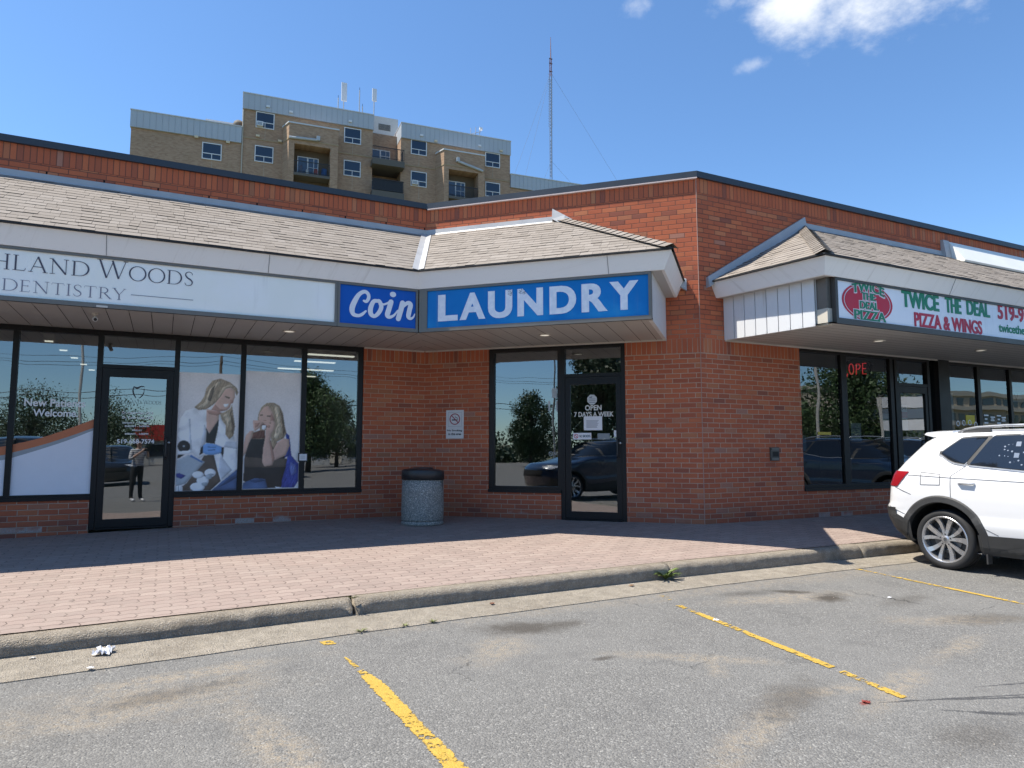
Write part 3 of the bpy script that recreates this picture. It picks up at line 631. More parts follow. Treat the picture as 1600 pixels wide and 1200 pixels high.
# ---- canopy roofs of loose-laid shingle tabs
def roof(E0, E1, T0, T1, cut=None):
    """E: eave ends, T: ridge ends; every tab is a thin wedge with its own thickness"""
    E0, E1, T0, T1 = map(Vector, (E0, E1, T0, T1)); e = (E1 - E0).normalized(); L = (E1 - E0).length
    up = (T0 - E0) - e * (T0 - E0).dot(e); H = up.length; up.normalize(); nrm = e.cross(up)
    if nrm.z < 0: nrm = -nrm
    a0, a1 = (T0 - E0).dot(e), (T1 - E0).dot(e)
    lo = lambda v: a0 * v / H; hi = lambda v: L + (a1 - L) * v / H
    mb = MB(); rows = int(H / .136) + 1; rh = H / rows
    mb.face([E0 - nrm * .012, E1 - nrm * .012, T1 - nrm * .012, T0 - nrm * .012], 1)
    for r_ in range(rows):
        v0, v1 = r_ * rh, min(H, (r_ + 1) * rh + .01); x = lo(v0) - random.uniform(0, .25)
        while x < hi(v0):
            w = random.choice([.10, .13, .16, .2, .25]); th = random.choice([.0035, .0045, .005, .006, .009]) + random.uniform(0, .001)
            dv = random.uniform(-.004, .004)
            xa, xb = x + .0015, x + w - .0015
            def cl(xx, v): return min(max(xx, lo(v)), hi(v))
            A, B_, C_, D_ = cl(xa, v0), cl(xb, v0), cl(xb, v1), cl(xa, v1); x += w
            if B_ - A < .004 and C_ - D_ < .004: continue
            P = lambda xx, vv, h: tuple(E0 + e * xx + up * vv + nrm * h)
            i = random.random() * 900; j = r_ + .5
            low = [P(A, v0 + dv, th), P(B_, v0 + dv, th), P(C_, v1, .001), P(D_, v1, .001)]; bot = [P(A, v0 + dv, -.004), P(B_, v0 + dv, -.004), P(C_, v1, -.004), P(D_, v1, -.004)]
            u4 = [(i, j)] * 4
            mb.face(low, 0, u4); mb.face([bot[0], bot[1], low[1], low[0]], 2, u4); mb.face([bot[1], bot[2], low[2], low[1]], 0, u4); mb.face([bot[3], bot[0], low[0], low[3]], 0, u4)
    return mb
ZE, ZT, DE = 3.425, 4.50, 1.76
RM = [M['shingle'], M['gap'], plain('shingle_edge', (.045, .037, .03), .95)]
part(roof(FA(LW, DE, ZE), FA(-MIT * DE - .05, DE, ZE), FA(LW, .01, ZT), FA(-.06, .01, ZT)), 'canopy_roof', RM, fix=False)
HB, HBt = 4.06, 2.31
part(roof(FB(MIT * DE + .05, DE, ZE), FB(HB, DE, ZE), FB(.06, .01, ZT), FB(HBt, .01, ZT)), 'canopy_roof', RM, fix=False)
part(roof(FB(HB, DE, ZE), FB(HB, .01, ZE), FB(HBt, .01, ZT), FB(HBt, .01, ZT)), 'canopy_hip', RM, fix=False)
C0f, C0b, CT = .44, .20, 2.17
part(roof(FC(C0f, DE, ZE), FC(13.5, DE, ZE), FC(CT, .01, ZT), FC(13.5, .01, ZT)), 'canopy_roof', RM, fix=False)
part(roof(FC(C0b, .01, ZE), FC(C0f, DE, ZE), FC(CT, .01, ZT), FC(CT, .01, ZT)), 'canopy_hip', RM, fix=False)
# hip caps
def hipcap(F, a, b, name='hip_cap'):
    mb = MB(); A, B_ = Vector(F(*a)), Vector(F(*b)); n = int((B_ - A).length / .13); t = (B_ - A).normalized(); side = t.cross(Vector((0, 0, 1))).normalized(); upv = side.cross(t)
    if upv.z < 0: upv = -upv
    for k in range(n):
        p = A + (B_ - A) * (k / n); q = A + (B_ - A) * ((k + 1.15) / n); h = .026; i = random.random() * 900
        mb.face([p + upv * h, p + side * .11 - upv * .038 + upv * .012, q + side * .11 - upv * .038, q + upv * .014], 0, [(i, 1)] * 4); mb.face([p + upv * h, q + upv * .014, q - side * .11 - upv * .038, p - side * .11 - upv * .038 + upv * .012], 0, [(i, 1)] * 4)
    part(mb, name, RM, fix=False)
hipcap(FB, (HB + .01, DE + .01, ZE + .02), (HBt, .02, ZT + .02)); hipcap(FC, (C0f - .01, DE + .01, ZE + .02), (CT, .02, ZT + .02))
# flashings and the valley
flP = [(.0, 4.465), (.055, 4.465), (.03, 4.505), (.022, 4.575), (.0, 4.58)]
part(swept(FA, flP, lambda d: LW, lambda d: -MIT * d), 'roof_flashing', M['flash'])
part(swept(FB, flP, lambda d: MIT * d, lambda d: 2.13), 'roof_flashing', M['flash'])
part(swept(FC, flP, lambda d: CT, lambda d: 5.82), 'roof_flashing', M['flash'])
m_ = MB()
def slope_flash(F, s0, z0, s1, z1, h=.15, d=.03, wav=0.0):
    n = 10
    for i in range(n):
        a, b = i / n, (i + 1) / n; pa, pb = s0 + (s1 - s0) * a, s0 + (s1 - s0) * b; za, zb = z0 + (z1 - z0) * a, z0 + (z1 - z0) * b
        wa, wb = wav * math.sin(a * 19), wav * math.sin(b * 19)
        A = [(pa, 0, za - h), (pa, d + .03 + abs(wa), za - h), (pa, d + wa * .5, za), (pa, 0, za)]; B_ = [(pb, 0, zb - h), (pb, d + .03 + abs(wb), zb - h), (pb, d + wb * .5, zb), (pb, 0, zb)]
        for k in range(4): m_.face([F(*A[k]), F(*B_[k]), F(*B_[(k + 1) % 4]), F(*A[(k + 1) % 4])])
        if i == 0: m_.face([F(*p) for p in A])
        if i == n - 1: m_.face([F(*p) for p in B_])
slope_flash(FB, 2.135, 4.69, 4.10, 3.44, .17, .05, .03); part(m_, 'roof_flashing', M['flash'])
m_ = MB(); slope_flash(FC, CT - .01, 4.66, C0b - .06, 3.475, .15, .045); part(m_, 'roof_flashing', M['flash'])
m_ = MB()
v0 = Vector(FA(-MIT * DE, DE + .005, ZE - .004)); v1 = Vector(FA(0, .02, ZT)); ux, bx = Vector((1, 0, 0)), Vector((q2, -q2, 0))
m_.face([v0 + Vector((0, 0, .008)), v1 + Vector((0, 0, .008)), v1 - ux * .085 + Vector((0, 0, .016)), v0 - ux * .085 + Vector((0, 0, .02))]); m_.face([v0 + Vector((0, 0, .008)), v1 + Vector((0, 0, .008)), v1 + bx * .085 + Vector((0, 0, .016)), v0 + bx * .085 + Vector((0, 0, .02))])
part(m_, 'valley_flashing', M['flash'])
m_ = MB(); swept(FC, [(.0, 4.43), (.30, 4.34), (.32, 4.37), (.05, 4.76), (.0, 4.77)], lambda d: 5.83, lambda d: 13.5, 0, m_); part(m_, 'sloped_roof_membrane', [M['membrane']])
m_ = MB(); swept(FC, [(.0, 4.44), (.10, 4.44), (.052, 4.775), (.0, 4.78)], lambda d: 5.66, lambda d: 5.825, 0, m_); part(m_, 'roof_flashing', M['flash'])

# ---- fascia, drip edge, sign backing, soffit
fasP = [(1.735, 3.405), (1.635, 3.195), (1.60, 3.195), (1.55, 3.40)]
dripP = [(1.775, 3.406), (1.775, 3.424), (1.60, 3.44), (1.60, 3.406)]
endB = lambda d: HB - .005 - (1.735 - d); endC = lambda d: C0f + .03 + (1.735 - d)
for nm, P, mt in (('fascia', fasP, M['alu']), ('drip_edge', dripP, M['drip'])):
    k = 0 if nm == 'fascia' else .03
    part(swept(FA, P, lambda d: LW, lambda d: -MIT * d), nm, mt)
    part(swept(FB, P, lambda d: MIT * d, (lambda d: endB(d)) if not k else (lambda d: HB + .015)), nm, mt)
    part(swept(FC, P, (lambda d: endC(d)) if not k else (lambda d: C0f - .015), lambda d: 13.5), nm, mt)
def hexpart(name, F, pts, mt): mb = MB(); mb.hexa([F(*p) for p in pts]); return part(mb, name, mt)
# end fascias (B right end, C left end)
hexpart('fascia', FB, [(HB - .105, 0.002, 3.195), (HB - .14, 0.002, 3.195), (HB - .14, 1.60, 3.195), (HB - .105, 1.635, 3.195), (HB - .005, .002, 3.405), (HB - .16, .002, 3.405), (HB - .16, 1.56, 3.405), (HB - .005, 1.735, 3.405)], M['alu'])
hexpart('drip_edge', FB, [(HB + .02, 0.002, 3.406), (HB - .14, .002, 3.406), (HB - .14, 1.60, 3.406), (HB + .02, 1.775, 3.406), (HB + .02, .002, 3.424), (HB - .14, .002, 3.438), (HB - .14, 1.60, 3.438), (HB + .02, 1.775, 3.424)], M['drip'])
sk = lambda d: C0b + (C0f - C0b) * d / DE
hexpart('fascia', FC, [(sk(0) + .12, 0.002, 3.195), (sk(0) + .155, 0.002, 3.195), (endC(1.6), 1.60, 3.195), (endC(1.635), 1.635, 3.195), (sk(0) + .02, .002, 3.405), (sk(0) + .2, .002, 3.405), (endC(1.56), 1.56, 3.405), (endC(1.735), 1.735, 3.405)], M['alu'])
hexpart('drip_edge', FC, [(sk(0) - .01, 0.002, 3.406), (sk(0) + .16, .002, 3.406), (sk(1.6) + .16, 1.60, 3.406), (C0f - .02, 1.775, 3.406), (sk(0) - .01, .002, 3.424), (sk(0) + .16, .002, 3.438), (sk(1.6) + .16, 1.60, 3.438), (C0f - .02, 1.775, 3.424)], M['drip'])
# fascia undersides between the fascia foot and the end siding
SB = 3.80
hexpart('fascia_underside', FB, [(SB, .002, 3.197), (HB - .13, .002, 3.197), (HB - .13, 1.60, 3.197), (SB, 1.60, 3.197), (SB, .002, 3.23), (HB - .13, .002, 3.23), (HB - .13, 1.60, 3.23), (SB, 1.60, 3.23)], M['soffit'])
hexpart('fascia_underside', FC, [(sk(0) + .15, .002, 3.197), (sk(0) + .31, .002, 3.197), (.74, 1.60, 3.197), (sk(1.6) + .16, 1.60, 3.197), (sk(0) + .15, .002, 3.23), (sk(0) + .31, .002, 3.23), (.74, 1.60, 3.23), (sk(1.6) + .16, 1.60, 3.23)], M['soffit'])
ZS = 2.595
def clip(poly, a, b, c):                                           # keep a*s + b*d <= c
    out = []
    for i in range(len(poly)):
        p, q = poly[i], poly[(i + 1) % len(poly)]; fp, fq = a * p[0] + b * p[1] - c, a * q[0] + b * q[1] - c
        if fp <= 0: out.append(p)
        if (fp < 0) != (fq < 0) and fp != fq: t = fp / (fp - fq); out.append((p[0] + (q[0] - p[0]) * t, p[1] + (q[1] - p[1]) * t))
    return out
def soffit(F, s0, s1, cuts, along=False, pitch=.229, d1=1.62):
    mb = MB(); base = [(s0, 0.0), (s1, 0.0), (s1, d1), (s0, d1)]
    for c in cuts: base = clip(base, *c)
    mb.face([F(s, d, ZS + .012) for s, d in base], 1)
    mb.face([F(s, d, ZS + .02) for s, d in base], 1)
    n = int(((d1 if along else s1 - s0)) / pitch) + 1
    for i in range(n):
        if along: p = [(s0, i * pitch + .004), (s1, i * pitch + .004), (s1, min(d1, (i + 1) * pitch - .004)), (s0, min(d1, (i + 1) * pitch - .004))]
        else: p = [(s0 + i * pitch + .004, 0), (min(s1, s0 + (i + 1) * pitch - .004), 0), (min(s1, s0 + (i + 1) * pitch - .004), d1), (s0 + i * pitch + .004, d1)]
        for c in cuts: p = clip(p, *c)
        if len(p) >= 3: mb.face([F(s, d, ZS) for s, d in p], 0)
    return part(mb, 'soffit', [M['soffit'], M['gap']], fix=False)
soffit(FA, LW + .03, 0, [(1, MIT, -.006)]); soffit(FB, .0, SB, [(-1, MIT, -.006)])
soffit(FC, .45, 13.5, [(-1, .15, -.45)], True, .152)
hexpart('soffit_mitre_trim', FA, [(-.012, 0, ZS - .004), (.012, 0, ZS - .004), (-MIT * 1.6 + .012, 1.6, ZS - .004), (-MIT * 1.6 - .012, 1.6, ZS - .004), (-.012, 0, ZS + .004), (.012, 0, ZS + .004), (-MIT * 1.6 + .012, 1.6, ZS + .004), (-MIT * 1.6 - .012, 1.6, ZS + .004)], M['soffit'])
for F, a, b in ((FA, -.985, -.02), (FB, .02, SB), (FC, .46, 11.5)):
    mb = MB(); mb.fbox(F, a, b, .002, .026, ZS - .022, ZS - .001); part(mb, 'soffit_trim', M['trim'])
# end siding with grooves
def end_siding(F, base, n):
    mb = MB()
    for i in range(n):
        a, b = i / n, (i + 1) / n; (s0, d0), (s1, d1) = base
        pa = (s0 + (s1 - s0) * a, d0 + (d1 - d0) * a); pb = (s0 + (s1 - s0) * b, d0 + (d1 - d0) * b); e = .006 / abs(d1 - d0) * (d1 - d0)
        sg = 1 if s0 > 3 else -1
        mb.hexa([F(pa[0], pa[1] + e, ZS - .003), F(pb[0], pb[1] - e, ZS - .003), F(pb[0] - sg * .05, pb[1] - e, ZS - .003), F(pa[0] - sg * .05, pa[1] + e, ZS - .003),
                 F(pa[0], pa[1] + e, 3.2), F(pb[0], pb[1] - e, 3.2), F(pb[0] - sg * .05, pb[1] - e, 3.2), F(pa[0] - sg * .05, pa[1] + e, 3.2)], 0)
    (s0, d0), (s1, d1) = base; sg = 1 if s0 > 3 else -1
    mb.face([F(s0 - sg * .012, d0, ZS), F(s1 - sg * .012, d1, ZS), F(s1 - sg * .012, d1, 3.2), F(s0 - sg * .012, d0, 3.2)], 1)
    part(mb, 'end_siding', [M['siding'], M['gap']])
end_siding(FB, ((SB, .003), (SB, 1.55)), 8); end_siding(FC, ((.45, .003), (.66, 1.40)), 8)
mb = MB(); mb.fbox(FC, .70, .77, 1.405, 1.55, ZS - .004, 3.195); part(mb, 'corner_post', M['bronze'])
mb = MB(); mb.fbox(FC, .69, .78, 1.40, 1.56, ZS - .01, 2.80); part(mb, 'post_boot', plain('cream_metal', (.55, .51, .43), .5))
# fascia seams
for F, s in ((FA, -2.62), (FA, -4.35), (FB, 3.28), (FC, 3.1), (FC, 6.2)):
    mb = MB(); mb.hexa([F(s - .003, 1.735, 3.40), F(s + .003, 1.735, 3.40), F(s + .003, 1.638, 3.196), F(s - .003, 1.638, 3.196), F(s - .003, 1.738, 3.40), F(s + .003, 1.738, 3.40), F(s + .003, 1.641, 3.196), F(s - .003, 1.641, 3.196)])
    part(mb, 'fascia_seam', plain('seam_grey', (.20, .20, .21), .6))
# recessed soffit lamps
for F, s, d in ((FA, -2.256, 1.02), (FB, 2.26, .95), (FC, 2.48, .97), (FC, 4.81, 1.05), (FC, 7.2, 1.0)):
    c = F(s, d, 0); mb = MB(); mb.lathe([(.085, ZS - .003), (.085, ZS - .012), (.068, ZS - .014), (.066, ZS - .004)], 28, (c[0], c[1], 0)); o = part(mb, 'soffit_lamp', M['trim'], smooth=True)
    mb = MB(); mb.lathe([(0.0, ZS - .006), (.067, ZS - .006)], 28, (c[0], c[1], 0)); mb.build('lamp_lens', M['lampdisc'], o)

# ---- storefront windows and doors
def frame_bars(F, bars, d0=-.10, d1=-.02):
    mb = MB()
    for s0, s1, z0, z1, *dd in bars:
        a, b = dd if dd else (d0, d1); mb.fbox(F, s0, s1, a, b, z0, z1)
    return mb
def pane(F, win, s0, s1, z0, z1, mt, d=-.055, rot=0.0):
    mb = MB(); mb.fquad(F, s0 - .01, s1 + .01, d, z0 - .01, z1 + .01); return mb.build('pane', mt, win, fix=False)
HD = 2.60
def window(F, s0, s1, mullions, zsill, zglass, zhead, mt, fm, first=True, sill_d=.022, sides=(.07, .07)):
    """mullions: (start, end) pairs"""
    bars = [(s0, s1, zsill, zglass, -.12, -.018), (s0, s1, zhead, HD - .006, -.12, -.018)]
    ed = [s0 + sides[0]] + [x for m2 in mullions for x in m2] + [s1 - sides[1]]
    if sides[0]: bars.append((s0, s0 + sides[0], zglass, zhead, -.12, -.02))
    if sides[1]: bars.append((s1 - sides[1], s1, zglass, zhead, -.12, -.02))
    for a, b in mullions: bars.append((a, b, zglass, zhead, -.12, -.024))
    w = part(frame_bars(F, bars), 'shop_window', fm)
    mb = MB(); mb.fbox(F, s0, s1, -.015, sill_d, zsill, zsill + .045); mb.build('sill', fm, w)
    ps = [pane(F, w, ed[i], ed[i + 1], zglass, zhead, mt) for i in range(0, len(ed), 2)]
    return w, ps
wA1, _ = window(FA, LW, -4.51, [(-8.05, -7.985), (-6.74, -6.675), (-5.43, -5.365)], .385, .458, 2.525, M['glass'], M['black'], sides=(.05, .0))
wA2, _ = window(FA, -3.53, -.985, [(-2.745, -2.675), (-1.90, -1.826)], .385, .462, 2.525, M['glass'], M['black'], sides=(.0, .075))
wB, _ = window(FB, 1.09, 2.23, [], .385, .478, 2.515, M['glass'], M['brownblack'], sides=(.085, .05))
wC1, _ = window(FC, 1.965, 4.29, [(2.92, 3.05), (4.115, 4.20)], .40, .492, 2.535, M['glasstop'], M['brownblack'], sides=(.0, .0))
wC2, _ = window(FC, 5.66, 11.5, [(6.57, 6.66), (7.59, 7.665), (8.6, 8.675), (9.6, 9.675), (10.6, 10.675)], .40, .492, 2.535, M['glasstop'], M['brownblack'], sides=(.0, .05))
def door(F, s0, s1, mt, fm, leaf=.085, hinge_left=True, sidelite=None, gtop=1.985, gbot=.125):
    j = .065
    bars = [(s0, s0 + j, 0, HD - .006, -.12, -.016), (s1 - j, s1, 0, HD - .006, -.12, -.016), (s0 + j, s1 - j, 2.10, 2.148, -.12, -.018), (s0 + j, s1 - j, 2.53, HD - .006, -.12, -.018), (s0 + j, s1 - j, .0, .018, -.13, .02)]
    d = part(frame_bars(F, bars), 'shop_door', fm)
    a, b = s0 + j + .004, s1 - j - .004
    mb = frame_bars(F, [(a, a + leaf, .022, 2.096), (b - leaf, b, .022, 2.096), (a + leaf, b - leaf, .022, gbot), (a + leaf, b - leaf, gtop, 2.096)], -.075, -.025); lf = mb.build('door_leaf', fm, d)
    tw = -.0065 if F is FA else 0; sa, sb = a + leaf - .01, b - leaf + .01; mb = MB(); mb.face([F(sa, -.05 - tw, gbot - .01), F(sb, -.05 + tw, gbot - .01), F(sb, -.05 + tw, gtop + .01), F(sa, -.05 - tw, gtop + .01)]); mb.build('pane', M['glassdoor'], d, fix=False)   # the dental door's glass sits a hair askew
    mb = MB(); mb.fquad(F, s0 + j - .01, s1 - j + .01, -.06, 2.14, 2.54); mb.build('transom_pane', mt, d, fix=False)
    hs = b - leaf * .45
    mb = MB(); mb.tube([F(hs - .02, -.02, 1.185), F(hs - .02, .035, 1.18), F(hs - .02, .045, 1.14), F(hs - .02, .045, .96), F(hs - .02, .035, .92), F(hs - .02, -.02, .915)], .012, 8); mb.build('handle', M['binlid'], d, smooth=True)
    mb = MB(); mb.lathe([(0, .03), (.012, .03), (.019, .02), (.02, .0)], 16, (0, 0, 0), 'Y'); c = F(hs + .015, -.024, 1.12)
    mb.v = [(x + c[0], -y + c[1], z + c[2]) if F is not FB else (c[0] + x * q2 - y * q2, c[1] - x * q2 - y * q2, c[2] + z) for x, y, z in mb.v]; mb.build('lock_cylinder', M['steel'], d, smooth=True)
    return d
dA = door(FA, -4.51, -3.53, M['glass'], M['black']); dB = door(FB, 2.23, 3.20, M['glass'], M['black'], .075); dC = door(FC, 4.23, 5.165, M['glasstop'], M['brownblack'], .07)
mb = MB(); mb.fbox(FC, 5.345, 5.655, -.12, .03, 0, HD - .008); part(mb, 'dark_metal_pier', M['brownblack'])
mb = MB(); mb.fquad(FC, 5.16, 5.35, -.055, .1, HD - .02); part(mb, 'side_pane', M['glasstop'], fix=False)
mb = MB(); mb.fbox(FC, 5.166, 5.344, -.11, -.02, .0, .12); part(mb, 'side_pane_rail', M['brownblack'])
# ---- rooms behind the glass
inn = [(AB.x + LW, AB.y + .14), (AB.x + .058, AB.y + .14), (BCp.x + .058, BCp.y + .14), (BCp.x + 13.8, BCp.y + .14), (BCp.x + 13.8, 17), (AB.x + LW, 17)]
mb = MB(); mb.face([(x, y, .012) for x, y in inn], 1); mb.face([(x, y, 2.72) for x, y in inn], 2)
for p, q in ((inn[3], inn[4]), (inn[4], inn[5]), (inn[5], inn[0])): mb.face([(*p, .012), (*q, .012), (*q, 2.72), (*p, 2.72)], 0)
for x0, y0 in ((AB.x - .5, AB.y + .14), (BCp.x + .9, BCp.y + .14)): mb.box(x0, x0 + .12, y0, 17, .012, 2.72, 0)
part(mb, 'shop_interior', [M['inside'], M['insidedark'], M['ceil']], fix=False)
for x0, x1, y0, y1 in ((2.05, 2.85, 11.6, 11.75), (2.0, 2.75, 12.6, 12.75), (1.9, 3.0, 13.9, 14.05), (2.1, 2.9, 15.2, 15.35), (-1.62, -1.48, 11.9, 12.0), (-1.55, -1.41, 12.9, 13.0), (-1.5, -1.36, 13.9, 14.0), (-1.45, -1.31, 14.9, 15.0), (-1.4, -1.26, 15.9, 16.0)):
    mb = MB(); mb.box(x0, x1, y0, y1, 2.60, 2.69); o = part(mb, 'ceiling_light', M['trim']); mb = MB(); mb.box(x0 + .02, x1 - .02, y0 + .02, y1 - .02, 2.585, 2.598); mb.build('light_tube', M['tube'], o)
# artwork outlines in wall metres (along the wall, height)
POSTER_DENTIST=[
('bg',[(-3.533,2.084),(-2.754,2.092),(-2.743,0.455),(-3.519,0.454)]),
('coat',[(-3.522,1.265),(-3.49,1.454),(-3.435,1.557),(-3.324,1.601),(-3.195,1.575),(-3.002,1.523),(-2.912,1.331),(-2.804,1.213),(-2.756,1.034),(-2.741,0.885),(-2.739,0.743),(-2.948,0.589),(-3.008,0.754),(-3.05,0.953),(-3.171,0.953),(-3.237,0.902),(-3.361,1.012),(-3.51,1.135)]),
('coatshade',[(-2.905,1.138),(-2.766,1.138),(-2.749,1.034),(-2.93,1.063)]),
('coatshade',[(-2.968,0.975),(-2.931,1.071),(-2.931,0.901),(-2.808,0.737),(-2.941,0.606),(-2.987,0.739)]),
('coatshade',[(-3.391,1.441),(-3.372,1.456),(-3.334,1.019),(-3.361,1.019)]),
('coatshade',[(-3.188,1.386),(-3.165,1.327),(-3.162,1.122),(-3.189,1.063),(-3.235,1.034)]),
('skin',[(-3.171,1.586),(-3.004,1.568),(-3.006,1.434),(-3.115,1.24),(-3.163,1.313)]),
('skinshade',[(-3.168,1.564),(-3.017,1.56),(-2.961,1.539),(-3.029,1.5),(-3.139,1.52)]),
('black',[(-3.167,1.327),(-3.122,1.251),(-3.008,1.448),(-3.011,1.33),(-3.048,1.104),(-3.16,1.119)]),
('hair',[(-3.327,1.61),(-3.247,1.691),(-3.205,1.77),(-3.182,1.882),(-3.108,1.99),(-3.006,2.024),(-2.88,1.977),(-2.785,1.898),(-2.766,1.833),(-2.786,1.787),(-2.812,1.851),(-2.863,1.899),(-2.929,1.882),(-2.977,1.793),(-3.033,1.701),(-3.122,1.624),(-3.182,1.581),(-3.276,1.573)]),
('hairlight',[(-3.291,1.605),(-3.199,1.681),(-3.145,1.861),(-3.046,1.97),(-2.977,1.988),(-3.083,1.864),(-3.132,1.698),(-3.197,1.615)]),
('hairlight',[(-3.037,1.731),(-2.974,1.898),(-2.878,1.947),(-2.821,1.919),(-2.919,1.9),(-2.991,1.792)]),
('hairdark',[(-3.16,1.712),(-3.124,1.862),(-3.072,1.939),(-3.089,1.833),(-3.118,1.698)]),
('skin',[(-2.987,1.785),(-2.932,1.881),(-2.863,1.899),(-2.808,1.85),(-2.805,1.768),(-2.823,1.723),(-2.833,1.68),(-2.858,1.673),(-2.864,1.624),(-2.914,1.573),(-3.01,1.556),(-3.107,1.583),(-3.06,1.678)]),
('skinshade',[(-3.059,1.656),(-3.005,1.597),(-2.921,1.582),(-3.003,1.556),(-3.107,1.583)]),
('white',[(-2.96,1.661),(-2.886,1.673),(-2.901,1.627),(-2.939,1.626)]),
('hairdark',[(-2.945,1.782),(-2.872,1.763),(-2.882,1.739),(-2.927,1.757)]),
('skinshade',[(-2.871,1.721),(-2.826,1.723),(-2.833,1.677),(-2.862,1.676)]),
('hair',[(-2.995,1.523),(-2.921,1.562),(-2.86,1.609),(-2.843,1.662),(-2.818,1.512),(-2.791,1.355),(-2.808,1.225),(-2.862,1.171),(-2.917,1.239),(-2.913,1.361),(-2.969,1.442)]),
('hairlight',[(-2.96,1.494),(-2.893,1.555),(-2.854,1.451),(-2.885,1.331),(-2.909,1.42)]),
('hairdark',[(-2.865,1.571),(-2.827,1.467),(-2.801,1.332),(-2.826,1.242),(-2.842,1.392)]),
('blue',[(-3.222,1.041),(-3.19,1.089),(-3.148,1.117),(-3.041,1.101),(-2.944,1.06),(-2.936,0.982),(-3.06,0.953),(-3.155,0.958),(-3.216,0.997)]),
('bluedark',[(-3.134,1.026),(-3.039,1.034),(-3.041,1.016),(-3.133,1.007)]),
('bluedark',[(-3.135,1.07),(-3.026,1.063),(-3.033,1.051),(-3.135,1.056)]),
('black',[(-3.226,1.045),(-3.197,1.08),(-3.197,0.975),(-3.238,0.946)]),
('black',[(-2.955,1.056),(-2.927,1.056),(-2.931,0.915),(-2.962,0.975)]),
('brown',[(-3.178,0.949),(-3.052,0.953),(-3.001,0.754),(-2.952,0.592),(-3.079,0.463),(-3.431,0.461),(-3.434,0.53),(-3.383,0.572),(-3.283,0.729)]),
('tray',[(-3.516,0.878),(-3.372,0.954),(-3.331,0.935),(-3.161,0.858),(-3.396,0.565),(-3.514,0.529)]),
('bluedark',[(-3.345,0.958),(-3.188,0.858),(-3.208,0.847),(-3.358,0.932)]),
('navy',[(-3.516,0.703),(-3.48,0.71),(-3.392,0.673),(-3.451,0.628),(-3.514,0.653)]),
('black',[(-3.354,1.07),(-3.36,1.034),(-3.382,1.005),(-3.414,0.989),(-3.45,0.989),(-3.484,1.005),(-3.507,1.034),(-3.517,1.07),(-3.51,1.105),(-3.489,1.134),(-3.457,1.15),(-3.421,1.15),(-3.387,1.135),(-3.363,1.106)]),
('grey',[(-3.423,1.074),(-3.426,1.065),(-3.435,1.061),(-3.445,1.065),(-3.449,1.074),(-3.445,1.083),(-3.436,1.087),(-3.427,1.083)]),
('white',[(-3.511,1.002),(-3.334,1.016),(-3.336,0.981),(-3.412,0.964),(-3.51,0.967)]),
('black',[(-3.506,0.962),(-3.425,0.958),(-3.488,0.911),(-3.514,0.904)]),
('white',[(-3.019,0.703),(-3.025,0.678),(-3.045,0.658),(-3.074,0.647),(-3.106,0.647),(-3.136,0.659),(-3.157,0.68),(-3.165,0.705),(-3.159,0.73),(-3.139,0.75),(-3.11,0.761),(-3.078,0.761),(-3.048,0.749),(-3.027,0.729)]),
('white',[(-3.104,0.598),(-3.111,0.569),(-3.132,0.546),(-3.162,0.534),(-3.197,0.535),(-3.229,0.548),(-3.251,0.572),(-3.26,0.601),(-3.253,0.63),(-3.233,0.653),(-3.202,0.665),(-3.167,0.664),(-3.136,0.651),(-3.113,0.627)]),
('white',[(-3.152,0.512),(-3.16,0.486),(-3.186,0.465),(-3.223,0.454),(-3.264,0.455),(-3.302,0.468),(-3.328,0.49),(-3.339,0.516),(-3.33,0.542),(-3.306,0.563),(-3.269,0.574),(-3.227,0.573),(-3.189,0.56),(-3.162,0.538)]),
('white',[(-3.169,0.679),(-3.176,0.658),(-3.196,0.641),(-3.226,0.632),(-3.259,0.633),(-3.289,0.643),(-3.31,0.66),(-3.319,0.682),(-3.312,0.703),(-3.292,0.72),(-3.263,0.729),(-3.229,0.728),(-3.199,0.718),(-3.177,0.701)]),
('tray',[(-3.066,0.653),(-3.069,0.637),(-3.08,0.625),(-3.096,0.619),(-3.114,0.619),(-3.13,0.626),(-3.142,0.639),(-3.147,0.654),(-3.143,0.669),(-3.133,0.681),(-3.117,0.688),(-3.099,0.687),(-3.082,0.68),(-3.07,0.668)]),
('grey',[(-3.116,0.552),(-3.12,0.54),(-3.13,0.531),(-3.146,0.527),(-3.164,0.527),(-3.181,0.533),(-3.192,0.542),(-3.197,0.553),(-3.193,0.565),(-3.182,0.573),(-3.166,0.578),(-3.148,0.578),(-3.132,0.572),(-3.12,0.563)]),
('grey',[(-3.045,0.681),(-3.048,0.675),(-3.058,0.67),(-3.072,0.668),(-3.088,0.668),(-3.102,0.671),(-3.112,0.676),(-3.115,0.683),(-3.112,0.689),(-3.103,0.694),(-3.089,0.696),(-3.073,0.696),(-3.059,0.693),(-3.049,0.688)]),
('white',[(-3.514,0.532),(-3.447,0.545),(-3.439,0.466),(-3.512,0.461)]),
('grey',[(-3.486,0.534),(-3.473,0.537),(-3.47,0.462),(-3.486,0.463)]),
('jeans',[(-3.072,0.455),(-2.96,0.566),(-2.742,0.751),(-2.741,0.455)]),
('jeansdark',[(-2.979,0.505),(-2.859,0.619),(-2.742,0.691),(-2.743,0.632),(-2.884,0.546)])]
